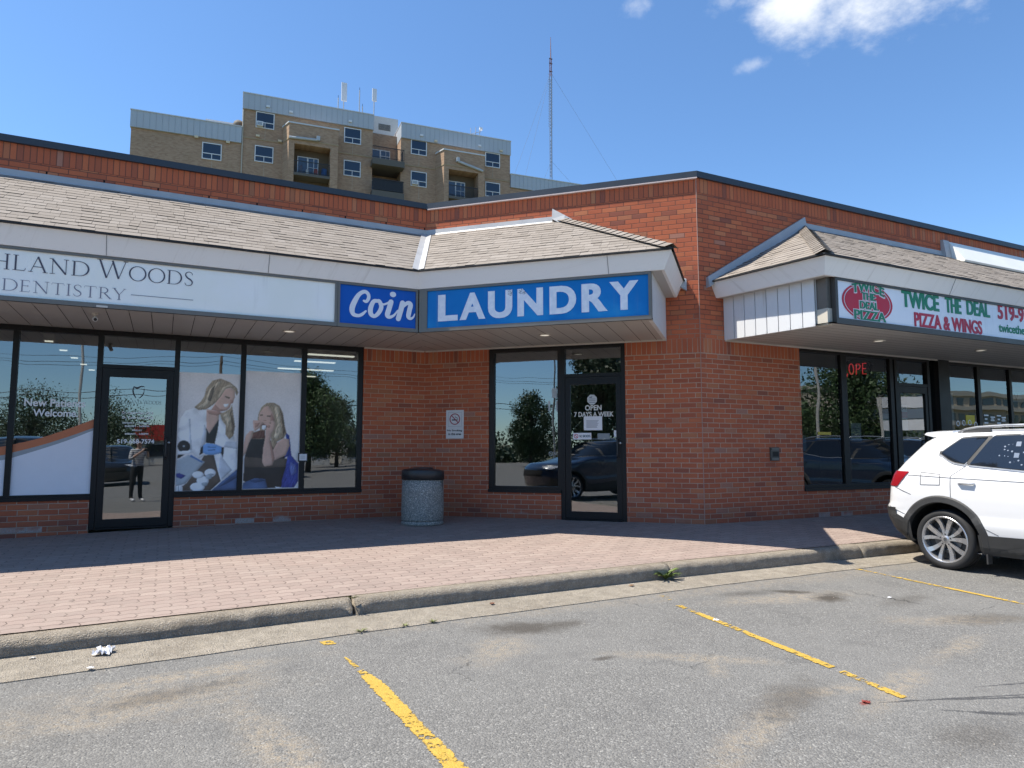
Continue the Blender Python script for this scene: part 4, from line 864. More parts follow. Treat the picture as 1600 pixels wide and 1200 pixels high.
POSTER_PATIENT=[
('bg',[(-2.688,2.138),(-1.909,2.152),(-1.901,0.469),(-2.672,0.468)]),
('skin',[(-2.672,1.091),(-2.648,1.223),(-2.593,1.29),(-2.536,1.297),(-2.567,1.188),(-2.618,0.995),(-2.67,0.935)]),
('chair',[(-2.098,1.277),(-2.048,1.228),(-2.025,1.043),(-2.008,0.938),(-1.905,0.82),(-1.902,0.574),(-1.961,0.477),(-2.151,0.476),(-2.136,0.774),(-2.069,0.896)]),
('chairlight',[(-2.02,0.846),(-1.946,0.796),(-1.931,0.697),(-2.002,0.649),(-2.029,0.748)]),
('navy',[(-2.104,1.277),(-2.055,1.234),(-2.026,1.08),(-2.04,0.945),(-2.116,0.896),(-2.074,1.092)]),
('black',[(-2.601,1.115),(-2.557,1.212),(-2.383,1.189),(-2.265,1.141),(-2.044,1.08),(-2.105,0.933),(-2.083,0.773),(-2.131,0.591),(-2.139,0.474),(-2.475,0.478),(-2.66,0.589),(-2.65,0.935)]),
('brown',[(-2.649,0.923),(-2.489,0.91),(-2.397,0.897),(-2.069,0.896),(-2.089,0.773),(-2.37,0.77),(-2.644,0.779)]),
('hair',[(-2.493,1.467),(-2.481,1.553),(-2.444,1.64),(-2.376,1.697),(-2.282,1.706),(-2.198,1.661),(-2.148,1.561),(-2.119,1.388),(-2.089,1.265),(-2.125,1.191),(-2.218,1.141),(-2.262,1.031),(-2.299,1.116),(-2.31,1.263),(-2.387,1.311),(-2.383,1.189),(-2.429,1.174),(-2.567,1.181),(-2.559,1.272),(-2.456,1.298)]),
('hairlight',[(-2.281,1.681),(-2.209,1.634),(-2.181,1.486),(-2.187,1.289),(-2.227,1.448),(-2.255,1.571)]),
('hairlight',[(-2.236,1.349),(-2.192,1.449),(-2.152,1.301),(-2.207,1.178),(-2.266,1.19)]),
('hairdark',[(-2.184,1.597),(-2.147,1.524),(-2.11,1.302),(-2.137,1.215),(-2.154,1.388)]),
('auburn',[(-2.547,1.26),(-2.456,1.304),(-2.387,1.298),(-2.383,1.189),(-2.567,1.18)]),
('skin',[(-2.478,1.468),(-2.469,1.551),(-2.409,1.641),(-2.349,1.655),(-2.287,1.558),(-2.261,1.46),(-2.305,1.385),(-2.364,1.309),(-2.419,1.313),(-2.459,1.407)]),
('skinshade',[(-2.313,1.557),(-2.261,1.46),(-2.305,1.385),(-2.322,1.459)]),
('hairdark',[(-2.463,1.527),(-2.423,1.532),(-2.426,1.51),(-2.459,1.507)]),
('hairdark',[(-2.372,1.519),(-2.314,1.518),(-2.32,1.495),(-2.367,1.499)]),
('skinshade',[(-2.409,1.451),(-2.377,1.451),(-2.373,1.436),(-2.412,1.435)]),
('auburn',[(-2.477,1.417),(-2.314,1.412),(-2.329,1.336),(-2.446,1.359)]),
('white',[(-2.433,1.371),(-2.375,1.378),(-2.378,1.335),(-2.404,1.308),(-2.429,1.322)]),
('skin',[(-2.555,1.44),(-2.461,1.444),(-2.435,1.422),(-2.408,1.414),(-2.441,1.371),(-2.471,1.334),(-2.525,1.282),(-2.549,1.345)]),
('skinshade',[(-2.534,1.406),(-2.46,1.41),(-2.487,1.358),(-2.526,1.333)]),
('skin',[(-2.425,1.408),(-2.344,1.419),(-2.305,1.391),(-2.314,1.439),(-2.284,1.447),(-2.245,1.408),(-2.256,1.325),(-2.301,1.248),(-2.309,1.141),(-2.27,0.994),(-2.24,0.897),(-2.276,0.799),(-2.382,0.786),(-2.412,0.849),(-2.407,1.043),(-2.383,1.189),(-2.384,1.286),(-2.354,1.36)]),
('skinshade',[(-2.354,1.384),(-2.319,1.373),(-2.327,1.336),(-2.353,1.336)]),
('skin',[(-2.271,1.019),(-2.217,1.126),(-2.131,1.191),(-2.053,1.176),(-2.041,1.08),(-2.091,0.945),(-2.245,0.87)]),
('skinshade',[(-2.323,1.14),(-2.306,1.141),(-2.263,0.994),(-2.243,0.897),(-2.273,0.824),(-2.292,0.945)]),
('hair',[(-2.3,1.153),(-2.254,1.165),(-2.227,1.141),(-2.262,1.031)]),
('jeans',[(-2.67,0.47),(-2.659,0.559),(-2.503,0.622),(-2.365,0.607),(-2.326,0.471)]),
('jeansdark',[(-2.593,0.588),(-2.423,0.614),(-2.352,0.583),(-2.501,0.556)]),
('white',[(-2.228,0.496),(-2.128,0.481),(-2.127,0.471),(-2.209,0.471)])]
COIN_STROKES=[
[(-1.414,2.969,0.026),(-1.382,2.963,0.034),(-1.353,3.011,0.039),(-1.362,3.067,0.039),(-1.41,3.092,0.041),(-1.479,3.049,0.046),(-1.534,2.955,0.057),(-1.568,2.856,0.059),(-1.551,2.782,0.046),(-1.486,2.766,0.036),(-1.436,2.788,0.034),(-1.386,2.835,0.021)],
[(-1.234,2.983,0.039),(-1.286,2.972,0.046),(-1.325,2.878,0.054),(-1.318,2.802,0.052),(-1.269,2.777,0.041),(-1.212,2.831,0.046),(-1.181,2.911,0.049),(-1.208,2.98,0.044),(-1.234,2.983,0.039)],
[(-1.208,2.986,0.018),(-1.162,2.945,0.023),(-1.103,2.964,0.023),(-1.071,2.986,0.026)],
[(-1.051,2.988,0.057),(-1.076,2.895,0.057),(-1.098,2.809,0.057),(-1.068,2.781,0.039),(-1.009,2.81,0.026),(-0.957,2.88,0.018)],
[(-0.892,2.988,0.059),(-0.917,2.883,0.059),(-0.948,2.769,0.057)],
[(-0.93,2.856,0.023),(-0.878,2.946,0.034),(-0.818,2.995,0.046),(-0.781,2.974,0.054),(-0.796,2.894,0.054),(-0.809,2.814,0.052),(-0.781,2.784,0.034),(-0.741,2.807,0.021),(-0.721,2.851,0.013)]]
COIN_DOT=(-1.024,3.093)
# ------------------------------------------------------------------ signs (each box is a thing of its own)
def sign_box(name, label, F, s0, s1, face_mat, fr=.045, z0=2.602, z1=3.192, rail=(.05, .03), fm=None):
    c = F((s0 + s1) / 2, 1.5, 0); root = thing(name, label, 'sign', (c[0], c[1], z0)); inv = Matrix.Translation((-c[0], -c[1], -z0))
    fm = fm or M['bronze']
    mb = MB(); mb.fbox(F, s0, s1, 1.40, 1.625, z0, z0 + rail[0]); mb.fbox(F, s0, s1, 1.40, 1.625, z1 - rail[1], z1)
    mb.fbox(F, s0, s0 + fr, 1.40, 1.623, z0 + rail[0], z1 - rail[1]); mb.fbox(F, s1 - fr, s1, 1.40, 1.623, z0 + rail[0], z1 - rail[1])
    o = mb.build('sign_frame', fm, root); o.matrix_parent_inverse = inv
    mb = MB(); mb.fbox(F, s0 + .004, s1 - .004, 1.42, 1.604, z0 + .004, z1 - .004); f = mb.build('sign_face', face_mat, root); f.matrix_parent_inverse = inv
    def let(nm, mb, mats):
        q = mb.build(nm, mats, f); return q
    return root, f, let
LD = 1.6075
r_, f_, let = sign_box('dentistry_sign', 'long white sign with thin grey serif lettering ending in dentistry', FA, LW + .02, -1.762, M['signwhite'], .03)
mb = MB(); put_serif(mb, FA, 'HIGHLAND', -5.93, -4.495, 2.94, 3.145, LD, 0, {0}); put_serif(mb, FA, 'WOODS', -4.44, -3.44, 2.948, 3.152, LD, 0, {0}); let('lettering', mb, M['letgrey'])
mb = MB(); put_serif(mb, FA, 'DENTISTRY', -5.30, -4.135, 2.712, 2.838, LD, 0); mb.fquad(FA, -4.09, -3.445, LD, 2.777, 2.784); mb.fquad(FA, -5.99, -5.36, LD, 2.777, 2.784); let('small_lettering', mb, M['letgrey2'])
r_, f_, let = sign_box('coin_sign', 'small blue sign with white script word Coin beside the long white sign', FA, -1.758, -.675, M['signblue'], .03)
mb = MB()
for j, st in enumerate(COIN_STROKES):
    st = [(a, b, c * 1.2) for a, b, c in st]; ribbon(mb, FA, smooth_path(st, 5), LD + .002 * j)
    for s, z, w in (st[0], st[-1]): disc(mb, FA, s, z, w / 2, LD + .002 * j - .0006, 0, 12)
disc(mb, FA, *COIN_DOT, .043, LD, 0, 18, .037); let('script_lettering', mb, M['letwhite'])
r_, f_, let = sign_box('laundry_sign', 'weathered blue sign with chipped white capitals spelling LAUNDRY', FB, .684, 3.795, M['signblue2'], .035)
def chip_mat():
    m, t, b = new_mat('flaking_white_letter'); o = t.obj(); x, y, z = t.sep(o); n = t.noise(o, 90.0, 4.0, .75); n2 = t.noise(o, 14.0, 3.0)
    s = t.mul(t.sub(t.sub(x, AB.x), t.sub(y, AB.y)), q2)
    def near(cs, cz, rs, rz): return t.smooth(t.m('SQRT', t.add(t.m('POWER', t.div(t.sub(s, cs), rs), 2.0), t.m('POWER', t.div(t.sub(z, cz), rz), 2.0))), .4, 1.1, 1.0, 0.0)
    zone = t.mx(t.mx(near(1.98, 3.06, .07, .09), near(2.16, 3.06, .12, .07)), t.mul(near(1.98, 2.97, .05, .08), .8))
    chip = t.smooth(t.add(t.mul(n, .75), t.mul(zone, .42)), .78, .82)
    c = t.mix(t.smooth(n2, .35, .7), (.76, .79, .86), (.88, .89, .93)); c = t.mix(t.mul(chip, .85), c, (.09, .11, .14))
    t.put(b.inputs['Base Color'], c); b.inputs['Roughness'].default_value = .5; return m
mb = MB()
for ch, a, b_ in (('L', .957, 1.245), ('A', 1.272, 1.638), ('U', 1.674, 2.011), ('N', 2.08, 2.425), ('D', 2.51, 2.859), ('R', 2.926, 3.256), ('Y', 3.280, 3.640)):
    put_text(mb, FB, ch, a, b_, 2.738 - (.006 if ch == 'U' else 0), 3.098, LD, .035, 0, None, .012)
let('lettering', mb, chip_mat())
mb = MB(); mb.fbox(FB, .7185, .80, 1.45, 1.622, 2.652, 3.162); let('corner_filler', mb, M['bronze'])
r_, f_, let = sign_box('pizza_sign', 'white sign with red oval and green lettering over the pizza shop', FC, .775, 11.0, M['signpale'], .045, rail=(.075, .03), fm=M['bronzedark'])
mb = MB(); ring(mb, FC, 1.398, 2.926, .455, .492, LD, 0, 40, .51); let('oval_outline', mb, M['ovalred'])
mb = MB(); disc(mb, FC, 1.398, 2.926, .44, LD, 0, 40, .221); let('oval', mb, M['ovalred'])
mb, mo = MB(), MB()
arc = lambda a, b: (a, b - .42 * (2 * a - 1) ** 2 * (1.0 if b > .4 else .9))
for body, a, b_, z0, z1, w in (('TWICE', 1.10, 1.735, 3.070, 3.196, arc), ('THE', 1.275, 1.555, 2.955, 3.052, None), ('DEAL', 1.235, 1.61, 2.835, 2.935, None), ('PIZZA', 1.12, 1.745, 2.690, 2.815, None)):
    put_text(mo, FC, body, a - .012, b_ + .012, z0 - .010, z1 + .010, LD + .001, .03, 0, w, .030); put_text(mb, FC, body, a, b_, z0, z1, LD + .003, .01, 0, w, .016)
let('oval_lettering_outline', mo, M['letpink']); let('oval_lettering', mb, M['letgreen'])
for nm, mt, body, a, b_, z0, z1, ft in (('green_lettering', 'letgreen', 'TWICE', 2.085, 2.90, 2.935, 3.165, .022), ('green_lettering', 'letgreen', 'THE', 3.03, 3.41, 2.945, 3.168, .022), ('green_lettering', 'letgreen', 'DEAL', 3.53, 4.105, 2.955, 3.172, .022), ('web_lettering', 'letgreen', 'twicethe', 4.30, 4.985, 2.765, 2.895, .008), ('red_lettering', 'letred', 'PIZZA & WINGS', 2.33, 3.885, 2.688, 2.888, .014), ('phone_lettering', 'letred', '519-9', 4.295, 4.99, 2.955, 3.185, .016)):
    mb = MB(); put_text(mb, FC, body, a, b_, z0, z1, LD, .022, 0, None, ft); let(nm, mb, M[mt])

# ------------------------------------------------------------------ vinyl and posters in the dental shop windows
ARTC = dict(bg=(.63, .60, .60), coat=(.69, .69, .71), coatshade=(.46, .48, .53), skin=(.52, .34, .27), skinshade=(.36, .20, .155), black=(.018, .018, .022), hair=(.30, .225, .15), hairlight=(.48, .39, .28), hairdark=(.13, .09, .06),
            white=(.74, .75, .78), blue=(.16, .32, .60), bluedark=(.07, .16, .36), brown=(.085, .065, .055), tray=(.36, .40, .44), navy=(.025, .045, .22), grey=(.30, .33, .36), jeans=(.06, .115, .24), jeansdark=(.03, .06, .14), chair=(.03, .05, .26), chairlight=(.10, .14, .36), auburn=(.13, .055, .04))
import numpy as np
def gblur(a, r):
    k = np.exp(-.5 * (np.arange(-int(3 * r) - 1, int(3 * r) + 2) / r) ** 2); k /= k.sum(); h = len(k) // 2
    for ax in (0, 1):
        p = np.pad(a, [(h, h) if x == ax else (0, 0) for x in range(a.ndim)], mode='edge'); a = sum(k[n] * np.take(p, range(n, n + a.shape[ax]), axis=ax) for n in range(len(k)))
    return a
def poster(name, label, art, seed):
    """the printed picture: soft-edged colour areas, strands, folds and print grain on a fine grid"""
    rs = np.random.default_rng(seed); bgp = np.array(art[0][1]); s0, z0 = bgp.min(0); s1, z1 = bgp.max(0)
    nx, nz = 128, int(128 * (z1 - z0) / (s1 - s0)); S_, Z_ = np.meshgrid(np.linspace(s0, s1, nx), np.linspace(z0, z1, nz)); fine = lambda r: (lambda q: (q - q.mean()) / (q.std() + 1e-9))(gblur(rs.normal(size=(nz, nx)), r))
    strand = gblur(rs.normal(size=(nz, nx)), .6); sx = np.roll(strand, 1, 0)
    for n in range(2, 9): sx = sx + np.roll(np.roll(strand, n, 0), n // 3, 1)
    sx = (sx - sx.mean()) / sx.std(); folds = fine(6.0); grain = fine(.7)
    img = np.zeros((nz, nx, 3)); img[:] = ARTC['bg']; img *= (1 + .05 * (Z_ - z0) / (z1 - z0) + .03 * fine(12.0))[..., None]
    for k, pts in art[1:]:
        P = np.array(pts); inside = np.zeros((nz, nx), bool)
        for (xa, ya), (xb, yb) in zip(P, np.roll(P, -1, 0)):
            if ya == yb: continue
            c = (ya > Z_) != (yb > Z_); inside ^= c & (S_ < (xb - xa) * (Z_ - ya) / (yb - ya) + xa)
        m = inside.astype(float); soft = gblur(m, .6); core = gblur(m, 4.0); core = core / max(core.max(), 1e-6)
        col = np.array(ARTC[k]); g_ = np.gradient(gblur(m, 2.6)); sh = (.68 + .38 * core) * np.clip(1 + 2.3 * (g_[1] * .8 - g_[0] * .5), .6, 1.35)
        if 'hair' in k or k == 'auburn': sh = sh * np.clip(1 + .17 * sx, .55, 1.5)
        elif 'coat' in k or k in ('jeans', 'jeansdark', 'black', 'chair', 'brown'): sh = sh * np.clip(1 + .13 * folds, .6, 1.4)
        elif 'skin' in k: sh = sh * (1 + .05 * folds)
        img = img * (1 - soft[..., None]) + (col * sh[..., None]) * soft[..., None]
    img = np.clip(img * 1.32 * (1 + .025 * grain[..., None]), .004, 1)
    v = [FA(float(a), -.0535, float(b)) for a, b in zip(S_.ravel(), Z_.ravel())]; f = [(r * nx + c, r * nx + c + 1, (r + 1) * nx + c + 1, (r + 1) * nx + c) for r in range(nz - 1) for c in range(nx - 1)]
    me = bpy.data.meshes.new(name); me.from_pydata(v, [], f); at = me.color_attributes.new('print', 'FLOAT_COLOR', 'POINT'); at.data.foreach_set('color', np.concatenate([img, np.ones((nz, nx, 1))], 2).ravel())
    m, t, b = new_mat('printed_poster'); a = t.node('ShaderNodeAttribute', attribute_name='print'); t.put(b.inputs['Base Color'], a.outputs['Color']); b.inputs['Roughness'].default_value = .22; me.materials.append(m)
    o = bpy.data.objects.new(name, me); COL.objects.link(o); return tag(o, label, 'window poster')
poster('window_poster', 'window poster of a smiling woman in a white coat and blue gloves', POSTER_DENTIST, 3)
poster('window_poster', 'window poster of a seated woman in a black top holding her teeth', POSTER_PATIENT, 8)
def lower_vinyl(s0, s1, wh, o0, o1):
    w = MB(); w.face([FA(s, -.053, z) for s, z in [(s0, .46)] + [(s1, .46)] + wh[::-1]]); v = tag(w.build('window_vinyl', M['pale_vinyl'], fix=False), None, None)
    w = MB(); w.face([FA(s, -.0525, z) for s, z in o0 + o1[::-1]]); w.build('orange_stripe', M['orange_vinyl'], v, fix=False)
    w = MB(); w.face([FA(s, -.0528, z) for s, z in wh + o0[::-1]]); w.build('grey_stripe', plain('pale_grey_vinyl', (.34, .36, .38), .5), v, fix=False); return v
S = lambda pts, k=3: [tuple(p) for p in smooth_path(pts, k)]
v_ = lower_vinyl(-5.365, -4.505, S([(-5.365, .925), (-5.09, 1.025), (-4.8, 1.14), (-4.505, 1.28)]), S([(-5.365, .99), (-5.09, 1.075), (-4.8, 1.185), (-4.505, 1.312)]), S([(-5.365, 1.09), (-5.09, 1.17), (-4.76, 1.305), (-4.505, 1.425)]))
tag(v_, 'pale window vinyl with a rising orange stripe left of the dental door', 'window vinyl')
v_ = lower_vinyl(-6.675, -5.43, S([(-6.675, .72), (-6.1, .78), (-5.43, .905)]), S([(-6.675, .78), (-6.1, .84), (-5.43, .965)]), S([(-6.675, .93), (-6.1, .96), (-5.43, 1.072)]))
tag(v_, 'pale window vinyl with orange stripe, cut by the left picture edge', 'window vinyl')
mb = MB(); put_text(mb, FA, 'New Patients', -5.276, -4.618, 1.572, 1.668, -.050, .02); mb.build('lettering', M['white_vinyl'], wA1)
mb = MB(); put_text(mb, FA, 'Welcome.', -5.178, -4.690, 1.445, 1.54, -.050, .02); mb.build('lettering', M['white_vinyl'], wA1)
# dental door lettering with its tooth emblem
mb = MB(); dz = -.040
put_serif(mb, FA, 'HIGHLAND WOODS', -4.275, -3.735, 1.635, 1.692, dz, 0, {0, 9})
for st in ([(-4.075, 1.862, .010), (-4.08, 1.80, .018), (-4.055, 1.735, .014), (-4.04, 1.715, .006)], [(-4.075, 1.865, .014), (-4.03, 1.85, .020), (-3.985, 1.872, .014), (-3.945, 1.866, .008)], [(-3.95, 1.84, .006), (-3.955, 1.78, .012), (-3.985, 1.73, .012), (-4.01, 1.715, .006)]): ribbon(mb, FA, smooth_path(st, 4), dz)
mb.build('emblem_and_name', M['dark_vinyl'], dA)
mb = MB()
for body, a, b_, z0, z1 in (('Dr. Melvin Marr, DDS', -4.195, -3.83, 1.492, 1.532), ('Dr. Keith Luzzi, DDS', -4.192, -3.825, 1.430, 1.470), ('MONDAY - THURSDAY', -4.185, -3.85, 1.368, 1.389), ('8:00AM - 5:00PM', -4.155, -3.87, 1.325, 1.350), ('FRIDAY', -4.068, -3.95, 1.272, 1.293), ('8:00AM - 1:00PM', -4.15, -3.875, 1.222, 1.247), ('519-668-7574', -4.238, -3.80, 1.105, 1.165)):
    mb = MB(); put_text(mb, FA, body, a, b_, z0, z1, dz, .02); mb.build('lettering', M['white_vinyl'], dA)
# small card on the mullion
def card(name, label, cat, F, s0, s1, z0, z1, d, mats, lines=3, border=None, head=None, headm=None):
    c = F((s0 + s1) / 2, d, (z0 + z1) / 2); root = thing(name, label, cat, c); inv = Matrix.Translation((-c[0], -c[1], -c[2]))
    mb = MB(); mb.fbox(F, s0, s1, d, d + .0015, z0, z1); o = mb.build('sheet', mats, root); o.matrix_parent_inverse = inv
    mb = MB(); w, h = s1 - s0, z1 - z0
    for i in range(lines):
        zz = z1 - h * (.30 + .58 * i / max(1, lines)); mb.fquad(F, s0 + w * .14, s1 - w * random.uniform(.14, .30), d + .0022, zz - h * .018, zz + h * .018)
    if lines: o2 = mb.build('printed_lines', M['paperink'], root); o2.matrix_parent_inverse = inv
    if border:
        mb = MB(); mb.fbox(F, s0 - border, s1 + border, d - .006, d - .0005, z0 - border, z1 + border); o3 = mb.build('backing', M['letblack'], root); o3.matrix_parent_inverse = inv
    return root, inv
card('notice_card', 'small white notice card in a black border on the window mullion', 'notice', FA, -1.905, -1.800, .868, .962, -.012, M['paper'], 4, .016)
# laundry window and door
mb = MB(); put_text(mb, FB, '11', 2.03, 2.175, 1.60, 1.755, -.050, .005); mb.build('house_number', plain('faded_white_vinyl', (.48, .52, .54), .5), wB)
mb = MB(); put_text(mb, FB, 'NO', 2.115, 2.185, .945, .985, -.050, .0); ring(mb, FB, 2.065, .965, .026, .033, -.050); ribbon(mb, FB, [(2.045, .985, .006), (2.085, .945, .006)], -.050); mb.build('sticker', plain('pale_sticker', (.40, .42, .43), .5), wB)
card('notice_card', 'small pale patterned sticker above the number on the laundry window', 'sticker', FB, 2.085, 2.165, 1.80, 1.945, -.053, plain('pale_blue_sticker', (.42, .48, .50), .5), 4)
mb = MB(); mb.face([FB(2.70 + .077 * math.cos(R(22.5 + 45 * i)), -.044, 1.76 + .079 * math.sin(R(22.5 + 45 * i))) for i in range(8)]); oc = mb.build('octagon_sticker', plain('pale_octagon', (.55, .57, .57), .5), dB)
mb = MB(); ribbon(mb, FB, [(2.66, 1.795, .014), (2.69, 1.79, .02), (2.70, 1.81, .01)], -.043)
for z in (1.765, 1.74, 1.715): mb.fquad(FB, 2.65, 2.75, -.043, z, z + .008)
mb.build('sticker_print', M['letgrey2'], dB)
crv = plain('cream_vinyl', (.66, .65, .60), .5)
mb = MB(); put_text(mb, FB, 'OPEN', 2.593, 2.84, 1.600, 1.680, -.043, .03); mb.build('lettering', crv, dB)
mb = MB(); put_text(mb, FB, '7 DAYS A WEEK', 2.428, 3.017, 1.507, 1.580, -.043, .025); mb.build('lettering', crv, dB)
card('paper_notice', 'white printed sheet taped below the lettering on the laundry door', 'notice', FB, 2.572, 2.846, 1.309, 1.515, -.048, M['paper'], 8)
rt, inv = card('no_charge_sticker', 'white strip sticker with red ring symbol on the laundry door', 'sticker', FB, 2.406, 2.683, 1.175, 1.272, -.048, M['paper'], 0)
mb = MB(); ring(mb, FB, 2.455, 1.224, .024, .033, -.046); ribbon(mb, FB, [(2.432, 1.247, .009), (2.478, 1.201, .009)], -.0458); o = mb.build('ring_symbol', M['letred'], rt); o.matrix_parent_inverse = inv
mb = MB(); put_text(mb, FB, 'NO SMOKING', 2.505, 2.672, 1.205, 1.243, -.046, .03); o = mb.build('lettering', plain('teal_ink', (.02, .07, .10), .5), rt); o.matrix_parent_inverse = inv
card('strip_sticker', 'small clear sticker right of the white strip on the laundry door', 'sticker', FB, 2.775, 2.955, 1.175, 1.262, -.048, plain('clear_sticker', (.22, .24, .25), .4), 2)
mb = MB(); mb.fbox(FB, 3.02, 3.065, -.048, -.035, 1.21, 1.305); mb.build('lock_guard', M['paper'], dB)
# no smoking plate on the brick
c = FB(.53, .004, 1.42); rt = thing('no_smoking_sign', 'white no smoking plate screwed to the brick wall', 'sign', c); inv = Matrix.Translation((-c[0], -c[1], -c[2]))
def sub(mb, nm, mt): o = mb.build(nm, mt, rt); o.matrix_parent_inverse = inv; return o
mb = MB(); mb.fbox(FB, .383, .679, .002, .008, 1.198, 1.642); sub(mb, 'plate', plain('white_enamel', (.62, .62, .63), .4, 0, .05))
mb = MB(); ring(mb, FB, .532, 1.500, .074, .089, .0105); ribbon(mb, FB, [(.475, 1.557, .015), (.589, 1.443, .015)], .0108); sub(mb, 'prohibition_ring', plain('dull_red_print', (.30, .02, .05), .5))
mb = MB(); mb.fquad(FB, .482, .565, .0096, 1.478, 1.496); mb.fquad(FB, .570, .58, .0096, 1.478, 1.496); ribbon(mb, FB, smooth_path([(.575, 1.50, .006), (.57, 1.52, .008), (.545, 1.525, .007), (.535, 1.55, .005)], 4), .0096)
sub(mb, 'cigarette_symbol', M['letblack']); mb = MB(); put_text(mb, FB, 'No Smoking', .405, .655, 1.302, 1.338, .0096, .03); sub(mb, 'lettering', M['letblack']); mb = MB(); put_text(mb, FB, 'in this area', .425, .640, 1.250, 1.288, .0096, .03); sub(mb, 'lettering', M['letblack']); mb = MB()
for a in ((.418, .648, 1.605, 1.608), (.418, .648, 1.385, 1.388), (.418, .421, 1.388, 1.605), (.645, .648, 1.388, 1.605)): mb.fquad(FB, a[0], a[1], .0096, a[2], a[3])
sub(mb, 'thin_border', M['letgrey2'])
# utility box let into the east wall
c = FC(1.36, .0, .86); rt = thing('wall_utility_box', 'small bronze utility box with louvre set in the brick wall', 'utility box', c); inv = Matrix.Translation((-c[0], -c[1], -c[2]))
mb = MB(); mb.fbox(FC, 1.27, 1.45, .002, .018, .862, 1.06); sub(mb, 'housing', M['bronzedark'])
mb = MB(); mb.fbox(FC, 1.29, 1.43, .019, .030, 1.025, 1.050); mb.fbox(FC, 1.29, 1.43, .019, .028, .870, .905); mb.fbox(FC, 1.285, 1.435, .019, .024, 1.005, 1.014); sub(mb, 'louvre', M['bronze'])
mb = MB(); mb.fbox(FC, 1.315, 1.43, .019, .021, .925, .995); sub(mb, 'opening', M['gap'])
# neon sign hung inside the pizza shop window
c = FC(3.53, -.13, 2.37); rt = thing('neon_open_sign', 'red neon OPEN sign with unlit last letter in the pizza shop window', 'neon sign', c); inv = Matrix.Translation((-c[0], -c[1], -c[2]))
def tubes(paths, r=.008):
    mb = MB()
    for p in paths: mb.tube([FC(s, -.13, z) for s, z in p], r, 6)
    return mb
el = lambda cx, cz, rx, rz, n=22, a0=0, a1=360: [(cx + rx * math.cos(R(a0 + (a1 - a0) * i / n)), cz + rz * math.sin(R(a0 + (a1 - a0) * i / n))) for i in range(n + 1)]
sub(tubes([el(3.305, 2.335, .055, .085), [(3.42, 2.25), (3.43, 2.425), (3.50, 2.43), (3.525, 2.39), (3.49, 2.345), (3.43, 2.34)], [(3.665, 2.275), (3.575, 2.27), (3.585, 2.445), (3.675, 2.45)], [(3.58, 2.36), (3.655, 2.362)], [(3.19, 2.20), (3.21, 2.26)]]), 'lit_tubes', M['neon'])
sub(tubes([[(3.715, 2.28), (3.72, 2.46), (3.80, 2.30), (3.81, 2.47)], el(3.52, 2.37, .36, .15, 26, 20, 200)], .011), 'unlit_tubes', M['neonoff'])
sub(tubes([[(3.30, 2.22), (3.30, 2.10)], [(3.35, 2.05), (3.31, 2.12)]], .006), 'cord', M['letblack'])
# notices in the pizza shop windows
card('menu_sheet', 'pale blue sheet at the brick edge of the pizza shop window', 'notice', FC, 1.985, 2.107, 1.005, 1.24, -.06, plain('pale_blue_paper', (.36, .44, .46), .6), 3)
card('menu_sheet', 'tall pale menu sheet beside the pizza shop door', 'notice', FC, 3.905, 4.09, 1.16, 1.62, -.06, plain('aqua_paper', (.30, .40, .42), .6), 2)
card('menu_sheet', 'white menu sheet low in the middle of the pizza shop window', 'notice', FC, 3.14, 3.38, 1.16, 1.45, -.062, M['paper'], 5)
mb = MB(); mb.fquad(FC, 2.36, 2.66, -.05, 1.255, 1.30); o = mb.build('yellow_sticker', plain('yellow_vinyl', (.50, .36, .03), .5), wC1)
rt, inv = card('pink_and_white_poster', 'pink and white poster high in the right pizza shop window', 'poster', FC, 7.70, 8.40, 1.93, 2.22, -.06, M['paper'], 0)
mb = MB(); mb.fquad(FC, 7.70, 8.40, -.0575, 2.12, 2.22); o = mb.build('pink_band', plain('pink_print', (.50, .12, .22), .5), rt); o.matrix_parent_inverse = inv
mb = MB(); ribbon(mb, FC, [(7.78, 2.09, .03), (7.84, 1.97, .04), (7.90, 2.09, .03)], -.0575); o = mb.build('blue_mark', plain('navy_print', (.02, .05, .16), .5), rt); o.matrix_parent_inverse = inv
card('window_banner', 'narrow white banner at the left edge of the right pizza shop window', 'banner', FC, 5.70, 5.86, 1.30, 2.03, -.06, M['paper'], 0)
rt, inv = card('door_poster', 'red and white poster with slanted edge on the pizza shop door', 'poster', FC, 4.40, 4.56, 1.35, 1.78, -.056, M['paper'], 0)
mb = MB(); mb.fquad(FC, 4.40, 4.56, -.0535, 1.56, 1.66); o = mb.build('red_band', M['letred'], rt); o.matrix_parent_inverse = inv
mb = MB(); put_text(mb, FC, 'DVA', 4.42, 4.54, 1.69, 1.75, -.0535, .02); o = mb.build('lettering', M['letblack'], rt); o.matrix_parent_inverse = inv
mb = MB(); mb.fquad(FC, 6.19, 6.46, -.05, 1.49, 1.645); mb.build('yellow_sticker', plain('bright_yellow_vinyl', (.62, .47, .02), .5), wC2)
mb = MB()
for s in (5.95, 6.12, 6.30, 6.48): ring(mb, FC, s, 1.50 + .03 * math.sin(s * 20), .035, .05, -.049)
mb.build('white_doodles', M['white_vinyl'], wC2)
mb = MB()
for i, s in enumerate((6.75, 6.95, 7.15, 7.3)):
    mb.fquad(FC, s, s + .12, -.05, 1.50 + .05 * (i % 2), 1.53 + .05 * (i % 2)); mb.fquad(FC, s, s + .14, -.05, 1.64 - .03 * (i % 2), 1.665 - .03 * (i % 2)); mb.fquad(FC, s + .02, s + .10, -.05, 1.57, 1.60)
mb.build('white_price_marks', M['white_vinyl'], wC2)

